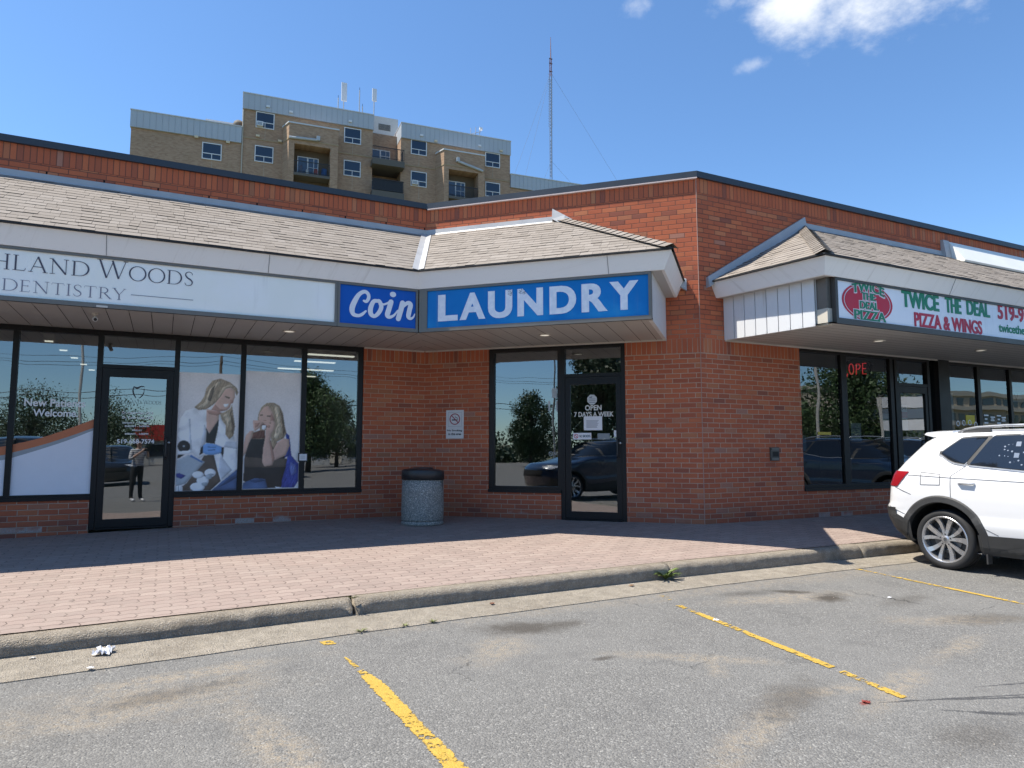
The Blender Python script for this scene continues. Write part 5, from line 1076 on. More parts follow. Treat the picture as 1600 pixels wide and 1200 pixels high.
# ------------------------------------------------------------------ small fittings
c = FA(-4.46, 1.24, ZS); rt = thing('security_camera', 'small white security camera hung under the dental canopy soffit', 'camera', c)
mb = MB(); mb.lathe([(0, 0), (.035, 0), (.035, -.012), (.012, -.016), (.011, -.05)], 18); mb.build('mount', M['trim'], rt, smooth=True)
mb = MB(); mb.tube([(-.01, .05, -.045), (.005, -.02, -.062), (.012, -.075, -.08)], [.020, .026, .026], 12); b_ = mb.build('body', M['siding'], rt, smooth=True)
mb = MB(); mb.tube([(.012, -.0755, -.08), (.0135, -.083, -.083)], [.019, .017], 12); mb.build('lens', M['letblack'], b_)
mb = MB(); mb.fbox(FA, -4.42, -4.31, 1.625, 1.629, 2.605, 2.628); tag(mb.build('maker_plate', M['trim']), 'tiny pale maker plate on the lower rail of the white sign', 'plate')

# trash bin
rt = thing('trash_bin', 'round pebbled concrete trash bin with black rim by the laundry window', 'trash bin', (3.37, 9.62, -.036))
mb = MB(); mb.lathe([(.0, .06), (.292, .06), (.300, .075), (.303, .20), (.300, .45), (.295, .64), (.0, .64)], 48); mb.build('body', M['agg'], rt, smooth=True)
mb = MB(); mb.lathe([(.0, 0), (.285, 0), (.300, .008), (.303, .030), (.295, .048), (.280, .0595), (.0, .0595)], 48); mb.build('base', M['agg'], rt, smooth=True)
mb = MB(); mb.lathe([(.296, .632), (.306, .634), (.307, .70), (.306, .752), (.298, .766), (.27, .776), (.20, .786), (.135, .792), (.13, .780), (.13, .70), (.0, .70)], 48)
for i, v in enumerate(mb.v):
    x, y, z = v
    if z > .63: mb.v[i] = (x, y, z + .012 * math.sin(math.atan2(y, x) - 2.2) * (1 if z > .68 else .3))
lid = mb.build('lid', M['binlid'], rt, smooth=True)
mb = MB(); mb.lathe([(.132, .782), (.150, .800), (.145, .808), (.128, .800)], 36, closed=True); mb.build('opening_ring', plain('dull_bin_ring', (.10, .095, .09), .4, .6), lid, smooth=True)
mb = MB(); mb.tube([(.21, -.224, .63), (.213, -.226, .56), (.212, -.226, .50)], [.006, .005, .003], 6); mb.build('drip_stain', M['letblack'], rt)

# weeds, litter
def weed(name, label, loc, n, ln, wd, seed, spread=.9):
    random.seed(seed); mb = MB()
    for i in range(n):
        a = random.uniform(0, 6.28); l = ln * random.uniform(.55, 1.1); w = wd * random.uniform(.7, 1.2); up = random.uniform(.75, 1.4) * spread
        P = []
        for k in range(7):
            t = k / 6; r = l * t * math.cos(up * (1 - .5 * t)); z = l * (math.sin(up) * t - .42 * t * t); ww = w * (math.sin(math.pi * min(1, t * .86 + .10)) ** .7) * (1 + (.35 if k % 2 else -.2)); P.append((r, max(.002, z), ww))
        for (r0, z0, w0), (r1, z1, w1) in zip(P[:-1], P[1:]):
            c_, s_ = math.cos(a), math.sin(a)
            q = lambda r, z, ww: (r * c_ - ww * s_, r * s_ + ww * c_, z + abs(ww) * .35)
            mb.face([q(r0, z0, 0), q(r0, z0, w0), q(r1, z1, w1), q(r1, z1, 0)]); mb.face([q(r0, z0, 0), q(r0, z0, -w0), q(r1, z1, -w1), q(r1, z1, 0)])
    o = mb.build(name, M['weed' if 'weed' in name else 'drygrass'], fix=False); o.location = loc; tag(o, label, 'weed'); random.seed(seed + 1); return o
M['weed'] = leaf_mat('weed_leaf', (.14, .20, .04)); M['drygrass'] = leaf_mat('dry_grass', (.17, .18, .06))
weed('weed_plant', 'bright green dandelion weed growing against the kerb', (4.6, kerb_y(4.6) - .03, KB - .004), 30, .185, .016, 11, 1.0)
weed('grass_tuft', 'dry grass tuft in the asphalt joint left of the bare kerb', (1.35, gut_y(1.35), lot_z(5.1) + .002), 16, .06, .004, 12)
weed('grass_tuft', 'small grass tuft in the gutter joint below the dark stain', (1.92, gut_y(1.92), lot_z(5.1) + .002), 18, .055, .004, 13)
weed('grass_tuft', 'flat grass strands in the gutter joint between two tufts', (1.69, gut_y(1.69), lot_z(5.1) + .002), 12, .05, .004, 14)
weed('grass_tuft', 'grass sprig growing in the open kerb joint', (1.405, kerb_y(1.4) + .03, -.16), 12, .07, .004, 15)
def scrap(name, label, loc, r, mt, seed, flat=.25):
    rnd = random.Random(seed); bm = bmesh.new(); bmesh.ops.create_grid(bm, x_segments=7, y_segments=7, size=r)
    for v in bm.verts: v.co.z = r * flat * rnd.uniform(0, 1.5) + .003; v.co.x *= rnd.uniform(.7, 1.15); v.co.y *= rnd.uniform(.6, 1.1)
    me = bpy.data.meshes.new(name); bm.to_mesh(me); bm.free(); me.materials.append(mt); o = bpy.data.objects.new(name, me); COL.objects.link(o); o.location = loc; o.rotation_euler = (0, 0, rnd.uniform(0, 6)); tag(o, label, 'litter'); return o
scrap('crumpled_paper', 'crumpled white tissue lying in the gutter', (-.285, 5.34, -.287), .055, M['paper'], 1, .5)
scrap('paper_scrap', 'small white scrap below the crumpled tissue', (-.34, 5.04, -.293), .018, M['paper'], 2)
scrap('paper_scrap', 'flat white scrap by the kerb at the left picture edge', (-.88, 5.38, -.284), .022, M['paper'], 3)
scrap('paper_scrap', 'small beige scrap in the gutter beside the kerb foot', (-.68, 5.40, -.284), .016, M['trim'], 4)
scrap('paper_scrap', 'white scrap lying next to the middle yellow line', (3.96, 4.32, lot_z(4.32)), .022, M['paper'], 5)
scrap('paper_scrap', 'white scrap on bare asphalt in front of the white car', (5.97, 4.26, lot_z(4.26)), .016, M['paper'], 6)
scrap('dead_leaf', 'small red brown leaf in the gutter below the kerb', (2.565, 5.51, -.283), .022, plain('dead_leaf_brown', (.20, .08, .04), .8), 7)
scrap('dead_leaf', 'brown dead leaf in the gutter near the green weed', (4.10, 5.62, -.282), .024, plain('dead_leaf_tan', (.22, .12, .06), .8), 8)
scrap('dead_leaf', 'red leaf fragment on the asphalt near the wet streaks', (3.45, 2.63, lot_z(2.63)), .02, plain('red_scrap', (.22, .03, .02), .7), 9)
rs = random.Random(5); mb = MB()
for i in range(1300):
    x = rs.uniform(-1.3, 8); y = rs.uniform(1.2, 5.2) if rs.random() < .5 else (kerb_y(x) - abs(rs.gauss(0, .05)) if rs.random() < .6 else gut_y(x) + rs.uniform(-.25, .3)); r = rs.uniform(.0025, .007); z = (lot_z(y) + .001 if y < gut_y(x) else KB - .008) ; a = rs.uniform(0, 6)
    p = [(x + r * math.cos(a + k * 2.09), y + r * math.sin(a + k * 2.09), z) for k in range(3)]; t_ = (x, y, z + r * .9)
    for k in range(3): mb.face([p[k], p[(k + 1) % 3], t_])
tag(mb.build('gravel', plain('loose_grit', (.30, .27, .23), .9, 0, .4, 40), fix=False), 'loose grit scattered over the asphalt and gutter', 'gravel', kind='stuff')
# ------------------------------------------------------------------ cars
ZT_ = [.23, .30, .45, .52, .58, .64, .72, .85, 1.00, 1.085, 1.105, 1.16, 1.24, 1.40, 1.52, 1.575, 1.605, 1.63, 1.648, 1.656]
WT_ = [.84, .875, .905, .920, .925, .912, .918, .924, .918, .908, .898, .872, .842, .768, .708, .672, .640, .575, .44, .25]
XR = lambda z: lerp_tab(z, [.23, .30, .42, .60, .70, .74, .95, 1.12, 1.16, 1.26, 1.50, 1.57, 1.62, 1.656], [-.55, -.66, -.80, -.875, -.885, -.855, -.83, -.775, -.735, -.66, -.44, -.34, -.24, -.05])
XF = lambda z: lerp_tab(z, [.23, .40, .65, .85, .98, 1.06, 1.12, 1.20, 1.40, 1.52, 1.60, 1.656], [3.35, 3.50, 3.56, 3.50, 3.30, 2.75, 2.38, 2.22, 1.86, 1.62, 1.42, .95])
HW = lambda z: lerp_tab(z, ZT_, WT_)
RA, FAA, NR, NF = .44, .85, 3.1, 2.5
def WX(x, z):
    w, r, f = HW(z), XR(z), XF(z)
    if x < r + RA: t = min(1, max(0, (r + RA - x) / RA)); return w * max(0, 1 - t ** NR) ** (1 / NR)
    if x > f - FAA: t = min(1, max(0, (x - f + FAA) / FAA)); return w * max(0, 1 - t ** NF) ** (1 / NF)
    return w
def contour(z, nr=10, ns=60, nf=12):
    w, r, f = HW(z), XR(z), XF(z); P = []
    for i in range(nr): a = (i / nr) * math.pi / 2; P.append((r + RA - RA * math.cos(a) ** (2 / NR), w * math.sin(a) ** (2 / NR)))
    for i in range(ns + 1): P.append((r + RA + (f - FAA - r - RA) * i / ns, w))
    for i in range(1, nf + 1): a = (i / nf) * math.pi / 2; P.append((f - FAA + FAA * math.sin(a) ** (2 / NF), w * max(0.0, math.cos(a)) ** (2 / NF)))
    return P
WB, TR = 2.68, .350
def side_patch(mb, xs, lo, hi, nz, eps, m=0, sides=(-1, 1)):
    for sg in sides:
        for a, b in zip(xs[:-1], xs[1:]):
            for k in range(nz):
                def P(x, k_):
                    z = lo(x) + (hi(x) - lo(x)) * k_ / nz; e = .01
                    y = WX(x, z); gx = (WX(x + e, z) - WX(x - e, z)) / (2 * e); gz = (WX(x, z + e) - WX(x, z - e)) / (2 * e); gx = max(-3, min(3, gx)); l = math.sqrt(1 + gx * gx + gz * gz)
                    return (x - gx / l * eps, sg * (y + eps / l), z - gz / l * eps)
                mb.face([P(a, k), P(b, k), P(b, k + 1), P(a, k + 1)], m)
def rng(a, b, n): return [a + (b - a) * i / n for i in range(n + 1)]
def tab(*p): return lambda x: lerp_tab(x, [q[0] for q in p], [q[1] for q in p])
CM = dict(clad=plain('dark_grey_cladding', (.034, .034, .034), .6, 0, .35, 5), carglass=plain('privacy_glass', (.010, .013, .018), .03, 0, 0, spec=.9), tail=plain('red_tail_lens', (.26, .008, .015), .12, 0, .1, spec=.8), groove=plain('panel_gap_and_crease', (.10, .10, .105), .6), chrome=plain('satin_trim', (.42, .43, .44), .3, .6, .05),
          tyre=plain('tyre_rubber', (.016, .016, .017), .75, 0, .2, 8), rim=plain('machined_alloy', (.50, .50, .51), .28, .75, .08, 5), rimdark=plain('rim_barrel', (.05, .05, .052), .5, .4), well=plain('wheel_well', (.006, .006, .006), .9), lamp=plain('clear_lamp', (.55, .57, .6), .1, 0, 0, spec=.8), shade=plain('window_sunshade', (.02, .028, .045), .3), dot=plain('pale_sticker_dots', (.12, .16, .23), .4), plate=plain('plate_white', (.6, .62, .68), .5))
def dots_mat():
    m = bpy.data.materials.new('dotted_sticker'); m.use_nodes = True; n = m.node_tree; t = NT(n); b = n.nodes['Principled BSDF']; b.inputs['Base Color'].default_value = (.13, .17, .24, 1)
    o = t.obj(); v = t.voro(o, 24.0); r = t.sep(v['Color'])[0]; x, y, z = t.sep(o); grade = t.m('SQRT', t.add(t.m('POWER', t.div(t.sub(x, .85), .30), 2.0), t.m('POWER', t.div(t.sub(z, 1.36), .11), 2.0)))
    k = t.mul(t.m('LESS_THAN', v['Distance'], t.add(.10, t.mul(r, .16))), t.m('LESS_THAN', grade, t.add(.75, t.mul(r, .5)))); tr = t.node('ShaderNodeBsdfTransparent'); mx = t.node('ShaderNodeMixShader'); t.put(mx.inputs[0], k)
    n.links.new(tr.outputs[0], mx.inputs[1]); n.links.new(b.outputs[0], mx.inputs[2]); n.links.new(mx.outputs[0], n.nodes['Material Output'].inputs[0]); return m
CM['dots'] = dots_mat()
def make_car(name, label, paint, loc, rz, detail=True, group=None):
    root = thing(name, label, 'car', loc, rz, group)
    zs = sorted(set([.23 + (1.11 - .23) * i / 26 for i in range(27)] + [1.11 + (1.575 - 1.11) * i / 13 for i in range(14)] + [1.59, 1.605, 1.62, 1.632, 1.642, 1.650, 1.656]))
    mb = MB(); C = [contour(z) for z in zs]; n = len(C[0])
    for i in range(len(zs) - 1):
        for j in range(n - 1):
            x = (C[i][j][0] + C[i][j + 1][0]) / 2; y = (C[i][j][1] + C[i][j + 1][1]) / 2; z = (zs[i] + zs[i + 1]) / 2
            if y > .62 and any(math.hypot(x - c, z - TR) < .472 for c in (0, WB)): continue
            for sg in (1, -1): mb.face([(C[i][j][0], sg * C[i][j][1], zs[i]), (C[i][j + 1][0], sg * C[i][j + 1][1], zs[i]), (C[i + 1][j + 1][0], sg * C[i + 1][j + 1][1], zs[i + 1]), (C[i + 1][j][0], sg * C[i + 1][j][1], zs[i + 1])])
    for zz, c in ((zs[-1], C[-1]), (zs[0], C[0])):
        for j in range(n - 1): mb.face([(c[j][0], c[j][1], zz), (c[j + 1][0], c[j + 1][1], zz), (c[j + 1][0], -c[j + 1][1], zz), (c[j][0], -c[j][1], zz)])
    body = mb.build('body', paint, root, smooth=True, merge=True)
    # wheel wells
    for cx in (0, WB):
        for sg in (1, -1):
            mb = MB(); N = 22; a = [(cx + .452 * math.cos(math.pi * (.0 + 1.0 * k / N)), TR + .452 * math.sin(math.pi * (.0 + 1.0 * k / N))) for k in range(N + 1)]
            for p, q in zip(a[:-1], a[1:]): mb.face([(p[0], sg * .905, p[1]), (q[0], sg * .905, q[1]), (q[0], sg * .55, q[1]), (p[0], sg * .55, p[1])])
            mb.face([(p[0], sg * .55, p[1]) for p in a]); mb.build('wheel_well', CM['well'], root)
    # cladding: arch flares, sills, bumpers
    for cx in (0, WB):
        for sg in (1, -1):
            mb = MB(); N = 40; rows = [(.430, -.05), (.432, .012), (.440, .020), (.500, .014), (.518, .002)]; ring_ = []
            for k in range(N + 1):
                th = math.pi * (-.085 + 1.17 * k / N); P = []
                for r, e in rows:
                    x, z = cx + r * math.cos(th), TR + r * math.sin(th); z = max(z, .235); P.append((x, sg * (max(WX(x, z), .60) + e), z))
                ring_.append(P)
            for p, q in zip(ring_[:-1], ring_[1:]):
                for i in range(len(rows) - 1): mb.face([p[i], q[i], q[i + 1], p[i + 1]])
            mb.build('arch_cladding', CM['clad'], root, smooth=True)
    mb = MB()
    side_patch(mb, rng(.40, WB - .40, 30), tab((.3, .232)), tab((.40, .45), (.55, .452), (1.5, .475), (2.2, .46)), 5, .010)
    side_patch(mb, rng(.55, WB - .6, 20), tab((.55, .26), (.9, .30), (1.6, .30), (2.1, .26)), tab((.55, .28), (.9, .37), (1.6, .38), (2.1, .28)), 3, .022)
    side_patch(mb, rng(-.66, -.385, 12), tab((-.66, .34), (-.5, .30), (-.38, .30)), tab((-.66, .655), (-.40, .545)), 5, .012)
    Cz = rng(.30, .69, 8)
    def rear_pt(q, z): a = q * math.pi / 2; return (XR(z) + RA - (RA + .012) * math.cos(a) ** (2 / NR), (HW(z) + .012) * math.sin(a) ** (2 / NR))
    for i in range(8):
        for j in range(12):
            for sg in (1, -1): mb.face([(*(lambda p: (p[0], sg * p[1]))(rear_pt(qq, zz)), zz) for qq, zz in ((j / 13.2, Cz[i]), ((j + 1) / 13.2, Cz[i]), ((j + 1) / 13.2, Cz[i + 1]), (j / 13.2, Cz[i + 1]))])
    side_patch(mb, rng(WB + .40, 3.30, 10), tab((3, .30)), tab((WB + .4, .53), (3.3, .60)), 4, .010)
    mb.build('lower_cladding', CM['clad'], root, smooth=True)
    # side glass with surrounds
    qU = tab((-.035, 1.37), (.06, 1.45), (.165, 1.535), (.30, 1.548), (.455, 1.552)); qL = tab((-.035, 1.362), (.06, 1.30), (.13, 1.268), (.262, 1.246), (.272, 1.25), (.455, 1.545))
    dU = tab((.325, 1.25), (.51, 1.560), (1.0, 1.575), (1.66, 1.572)); dL = tab((.32, 1.238), (.50, 1.222), (.93, 1.186), (1.66, 1.160))
    fU = tab((1.74, 1.570), (1.9, 1.53), (2.15, 1.36), (2.38, 1.175)); fL = tab((1.74, 1.158), (2.38, 1.150))
    mb = MB()
    side_patch(mb, rng(-.06, .50, 18), lambda x: qL(x) - .022 if x < .3 else max(qL(.272), qL(x) - .12) - .02, lambda x: qU(x) + .020, 6, .003); side_patch(mb, rng(.30, 1.74, 30), lambda x: dL(x) - .016, lambda x: max(dL(x), dU(x)) + .018, 6, .0035); side_patch(mb, rng(1.70, 2.40, 14), lambda x: fL(x) - .014, lambda x: fU(x) + .016, 6, .003)
    fr_ = mb.build('window_surround', CM['clad'], root, smooth=True)
    for nm, xs_, lo, hi in (('quarter_window', rng(-.035, .455, 20), qL, qU), ('door_window', rng(.325, 1.66, 34), dL, lambda x: max(dL(x) + .002, dU(x))), ('door_window', rng(1.74, 2.38, 16), fL, lambda x: max(fL(x) + .002, fU(x)))):
        for sg in (-1, 1): mb = MB(); side_patch(mb, xs_, lo, hi, 6, .007, 0, (sg,)); mb.build(nm, CM['carglass'], root, smooth=True)
    mb = MB(); side_patch(mb, rng(-.06, .29, 12), lambda x: qL(x) - .028, lambda x: qL(x) - .014, 1, .009); side_patch(mb, rng(.31, 1.72, 24), lambda x: dL(x) - .024, lambda x: dL(x) - .010, 1, .009); mb.build('window_trim', CM['chrome'], root, smooth=True)
    if detail:
        mb = MB(); side_patch(mb, rng(.52, 1.30, 14), lambda x: max(dL(x) + .02, 1.235), lambda x: 1.50, 6, .0085, 0, (-1,)); mb.build('window_sticker', CM['dots'], root, smooth=True)
        for z in (1.47, 1.345):
            mb = MB(); side_patch(mb, [.775, .825], lambda _: z - .027, lambda _: z + .024, 1, .010, 0, (-1,)); mb.build('window_label', CM['dot'], root)
    # rear window, windscreen
    mb = MB()
    for zl, zh, k in ((1.24, 1.53, 0),):
        Z = rng(zl, zh, 6)
        for i in range(6):
            for j in range(-8, 8):
                P = lambda j_, z: (XR(z) + RA - (RA + .006) * max(0, 1 - abs(j_ / 8 * .80) ** NR) ** (1 / NR), j_ / 8 * .80 * HW(z), z)
                mb.face([P(j, Z[i]), P(j + 1, Z[i]), P(j + 1, Z[i + 1]), P(j, Z[i + 1])])
    mb.build('rear_window', CM['carglass'], root, smooth=True)
    mb = MB(); Z = rng(1.15, 1.585, 8)
    for i in range(8):
        for j in range(-8, 8):
            P = lambda j_, z: (XF(z) - FAA + (FAA + .006) * max(0, 1 - abs(j_ / 8 * .9) ** NF) ** (1 / NF), j_ / 8 * .9 * HW(z), z)
            mb.face([P(j, Z[i]), P(j + 1, Z[i]), P(j + 1, Z[i + 1]), P(j, Z[i + 1])])
    mb.build('windscreen', CM['carglass'], root, smooth=True)
    # lamps
    for sg in (1, -1):
        mb = MB(); xs_ = [XR(1.05) + .006 + .01 * k * k * .6 for k in range(6)]; xs_ = [x for x in xs_ if x < -.60] + rng(-.60, -.392, 12)
        side_patch(mb, xs_, tab((-.60, .955), (-.535, .955), (-.392, 1.132)), lambda x: 1.138, 4, .008, 0, (sg,)); mb.build('tail_light', CM['tail'], root, smooth=True)
        mb = MB(); side_patch(mb, rng(2.95, 3.36, 10), tab((2.95, .93), (3.4, .80)), tab((2.95, .945), (3.4, .90)), 3, .008, 0, (sg,)); mb.build('headlight', CM['lamp'], root, smooth=True)
    mb = MB(); Z = rng(.62, .80, 3)
    for i in range(3):
        for j in range(-6, 6):
            P = lambda j_, z: (XF(z) - FAA + (FAA + .008) * max(0, 1 - abs(j_ / 6 * .6) ** NF) ** (1 / NF), j_ / 6 * .6 * HW(z), z)
            mb.face([P(j, Z[i]), P(j + 1, Z[i]), P(j + 1, Z[i + 1]), P(j, Z[i + 1])])
    mb.build('grille', CM['well'], root)
    # spoiler, roof rails
    mb = MB()
    st = []
    for k in range(-10, 11):
        y = k / 10 * .63; e = 1 - abs(k / 10) ** 4; x0 = -.335 - .05 * e; st.append([(x0, y, 1.600 + .012 * e), (x0 + .03, y, 1.622 + .016 * e), (x0 + .16, y, 1.632 + .018 * e), (.02, y, 1.634 + .018 * e), (.02, y, 1.58), (x0 + .12, y, 1.562), (x0 + .02, y, 1.588 + .005 * e)])
    for p, q in zip(st[:-1], st[1:]):
        for i in range(7): mb.face([p[i], q[i], q[(i + 1) % 7], p[(i + 1) % 7]])
    mb.face(st[0]); mb.face(st[-1][::-1]); mb.build('roof_spoiler', paint, root, smooth=True)
    for sg in (1, -1):
        mb = MB(); P = [(.08, .625, 1.615), (.16, .618, 1.650), (.30, .612, 1.672), (.6, .606, 1.684), (1.0, .604, 1.686), (1.4, .61, 1.672), (1.55, .625, 1.64)]
        mb.tube([(x, sg * y, z) for x, y, z in P], [.010, .015, .016, .016, .016, .015, .010], 10); rl = mb.build('roof_rail', CM['chrome'], root, smooth=True)
        mb = MB(); mb.hexa([(.12, sg * .60, 1.60), (.46, sg * .60, 1.61), (.46, sg * .628, 1.61), (.12, sg * .635, 1.60), (.16, sg * .60, 1.645), (.44, sg * .60, 1.672), (.44, sg * .618, 1.672), (.16, sg * .622, 1.645)]); mb.build('rail_foot', CM['clad'], rl)
    # shut lines, painted crease shade, fuel flap, handles
    mb = MB(); g = .0035
    vline = lambda x0, z0, x1, z1, n=14, sd=(-1, 1): side_patch(mb, [x0 + (x1 - x0) * k / n for k in range(n + 1)] if abs(x1 - x0) > .05 else [x0 - g, x0 + g], (lambda x: z0 + (z1 - z0) * (x - x0) / (x1 - x0) - g) if abs(x1 - x0) > .05 else (lambda x: z0), (lambda x: z0 + (z1 - z0) * (x - x0) / (x1 - x0) + g) if abs(x1 - x0) > .05 else (lambda x: z1), 1 if abs(x1 - x0) > .05 else 12, .0025, 0, sd)
    vline(.125, .83, .1251, 1.10); vline(.126, 1.10, .30, 1.235); vline(1.70, .46, 1.7001, 1.15); vline(.49, .52, .62, .46)
    vline(-.40, 1.098, .126, 1.078); vline(.126, 1.078, 2.5, 1.020); vline(-.68, .70, -.42, .60); vline(-.60, .955, -.36, .86)  # first two: shade of the belt crease, painted as thin grey strips
    vline(-.235, 1.135, .0, 1.115, 8, (-1,)); vline(-.235, .985, .0, .99, 8, (-1,)); vline(-.235, .985, -.2349, 1.135, 8, (-1,)); vline(.0, .99, .0001, 1.115, 8, (-1,))
    mb.build('panel_gap_and_crease', CM['groove'], root)
    for x in (.31, 1.82):
        for sg in (1, -1):
            y = WX(x, 1.03); mb = MB(); mb.lathe([(.0, -.004), (.06, -.004), (.068, .004)], 20, (0, 0, 0), 'Y'); mb.v = [(x + a * 1.3, sg * (y + .001 - b * .4), 1.005 + c * .62) for a, b, c in mb.v]; o = mb.build('handle_cup', CM['groove'], root, smooth=True)
            mb = MB(); mb.tube([(x - .095, sg * (y + .006), 1.028), (x - .07, sg * (y + .030), 1.030), (x + .07, sg * (y + .032), 1.026), (x + .095, sg * (y + .008), 1.024)], [.010, .015, .015, .010], 10); mb.build('door_handle', paint, root, smooth=True)
    mb = MB(); mb.box(.46, .478, -.88, -.80, .13, .24); mb.build('mud_flap', CM['clad'], root)
    # wheels
    for cx in (0, WB):
        for sg in (1, -1):
            def at(mb_, m=None): mb_.v = [(x + cx, sg * (.895 + y) if True else 0, z + TR) for x, y, z in mb_.v]; return mb_
            mb = MB(); prof = [(.262, -.205), (.30, -.222), (.332, -.215), (.346, -.19), (.350, -.15), (.345, -.148), (.345, -.142), (.350, -.14), (.350, -.09), (.345, -.088), (.345, -.082), (.350, -.08), (.347, -.035), (.336, -.014), (.318, -.003), (.30, .0), (.285, -.004), (.272, -.010), (.262, -.02)]
            mb.lathe(prof, 64, (0, 0, 0), 'Y', closed=True); wh = at(mb).build('wheel', CM['tyre'], root, smooth=True)
            mb = MB(); mb.lathe([(.262, -.19), (.262, -.03), (.268, -.012), (.273, -.009), (.266, -.004), (.254, -.010), (.246, -.03), (.238, -.19)], 56, (0, 0, 0), 'Y', closed=True)
            mb.lathe([(.0, -.024), (.030, -.024), (.052, -.034), (.058, -.07), (.0, -.07)], 28, (0, 0, 0), 'Y')
            for k in range(5):
                a0 = 2 * math.pi * k / 5 + .31
                for sd, wd in ((-1, .050), (1, .040)):
                    P = []
                    for t in (0.0, .35, .7, 1.0):
                        r = .045 + (.250 - .045) * t; a = a0 + sd * (.20 + .14 * t - .03 * math.sin(t * 3)); w = wd * (.62 + .55 * t); y = -.030 - .012 * math.sin(t * math.pi) + .012 * t
                        cx_, sx_ = math.cos(a), math.sin(a); P.append([(r * cx_ - w * sx_ * .5 * b, y + dy, r * sx_ + w * cx_ * .5 * b) for b, dy in ((-1, 0), (1, 0), (1.1, -.03), (-1.1, -.03))])
                    for p, q in zip(P[:-1], P[1:]):
                        for i in range(4): mb.face([p[i], q[i], q[(i + 1) % 4], p[(i + 1) % 4]])
            rim = at(mb).build('rim', CM['rim'], wh, smooth=False)
            mb = MB(); mb.lathe([(.0, -.10), (.24, -.10), (.24, -.19), (.0, -.19)], 40, (0, 0, 0), 'Y'); at(mb).build('rim_barrel', CM['rimdark'], wh)
            mb = MB(); mb.lathe([(.0, -.085), (.16, -.085), (.16, -.098), (.0, -.098)], 36, (0, 0, 0), 'Y'); at(mb).build('brake_disc', plain('brake_disc_grey', (.16, .16, .16), .4, .6), wh)
            mb = MB()
            for k in range(5): a = 2 * math.pi * k / 5 + .31; mb.lathe([(.0, -.026), (.0085, -.026), (.0095, -.04)], 10, (.062 * math.cos(a), 0, .062 * math.sin(a)), 'Y')
            mb.lathe([(.0, -.022), (.024, -.022), (.0245, -.026)], 20, (0, 0, 0), 'Y'); at(mb).build('hub_cap', CM['rimdark'], wh)
            if detail:
                mb = MB(); E = lambda s, d, z: (s, -.0205, z)
                for st in ([(-.015, .014), (0, .001), (.015, .014)], [(-.017, .004), (-.007, -.017), (0, -.004), (.007, -.017), (.017, .004)]): ribbon(mb, E, [(a, b, .0032) for a, b in st], 0)
                ring(mb, E, 0, 0, .0205, .023, 0); at(mb).build('hub_emblem', CM['chrome'], wh)
    return root
white_paint = plain('white_car_paint', (.72, .72, .725), .22, 0, .01, coat=.6)
make_car('parked_car', 'white compact suv with roof rails backed in against the kerb', white_paint, (9.195 * G, 5.19 * G, lot_z(5.19 * G) - .004), R(-90)).scale = (G, G, G)

# ------------------------------------------------------------------ apartment block far behind the mall
ta = R(YAW - 68.45); tdv = Vector((math.cos(ta), math.sin(ta))); tnv = Vector((-tdv.y, tdv.x)); TP = tnv * 58
FT = frame((TP.x, TP.y), tdv, -tnv)
def tan_brick():
    m, t, b = new_mat('tan_brick'); u, v, _ = t.sep(t.uv()); row = t.m('FLOOR', t.div(v, .075)); fv = t.m('FRACT', t.div(v, .075)); uu = t.add(t.div(u, .215), t.mul(t.m('MODULO', row, 2), .5))
    r = t.white(t.comb(t.add(t.m('FLOOR', uu), .5), t.add(row, .5), 1))[0]; n = t.noise(t.comb(u, v), .7, 4)
    c = t.ramp(r, [(0, (.305, .195, .125)), (.4, (.36, .235, .152)), (1, (.41, .28, .185))]); c = t.mix(t.smooth(fv, .8, .95, 0, .2), c, (.20, .15, .105)); c = t.mix(t.smooth(n, .45, .7, 0, .3), c, (.27, .188, .115))
    t.put(b.inputs['Base Color'], c); b.inputs['Roughness'].default_value = .9; return m
TM = dict(brick=tan_brick(), band=plain('grey_metal_band', (.40, .43, .46), .5, 0, .08, .4), cap=plain('pale_band_cap', (.55, .56, .57), .5), seam=plain('band_seam', (.32, .345, .37), .6), frame=plain('white_window_frame', (.66, .66, .66), .5), pane=plain('dark_blue_pane', (.012, .022, .040), .06, 0, .1, spec=.8), cream=plain('cream_trim', (.62, .52, .36), .7), dark=plain('dark_balcony_metal', (.022, .021, .022), .5), slab=plain('balcony_slab', (.11, .10, .085), .8), belt=plain('belt_course', (.34, .25, .15), .8), cable=plain('pale_downlead', (.45, .40, .32), .7))
b0 = TP + tdv * 10
tower = thing('apartment_building', 'tan brick apartment block with grey parapet bands and recessed balconies', 'building', (b0.x, b0.y, -.6)); TINV = Matrix.Translation(-tower.location)
def tp(mb, name, mt, par=None, **kw):
    o = mb.build(name, mt, par or tower, **kw)
    if par is None: o.matrix_parent_inverse = TINV
    return o
mb = MB()
mb.fbox(FT, -8.3, -.46, 0, -15, -.6, 25.5); mb.fbox(FT, -.458, 10.0, .03, -15, -.6, 28.4); mb.fbox(FT, 10.002, 12.46, -1.6, -15.2, -.6, 28.95); mb.fbox(FT, 12.462, 22.7, .03, -15, -.6, 28.15); mb.fbox(FT, 22.702, 38, 0, -15, -.6, 25.1)
tp(mb, 'brick_wall', TM['brick'])
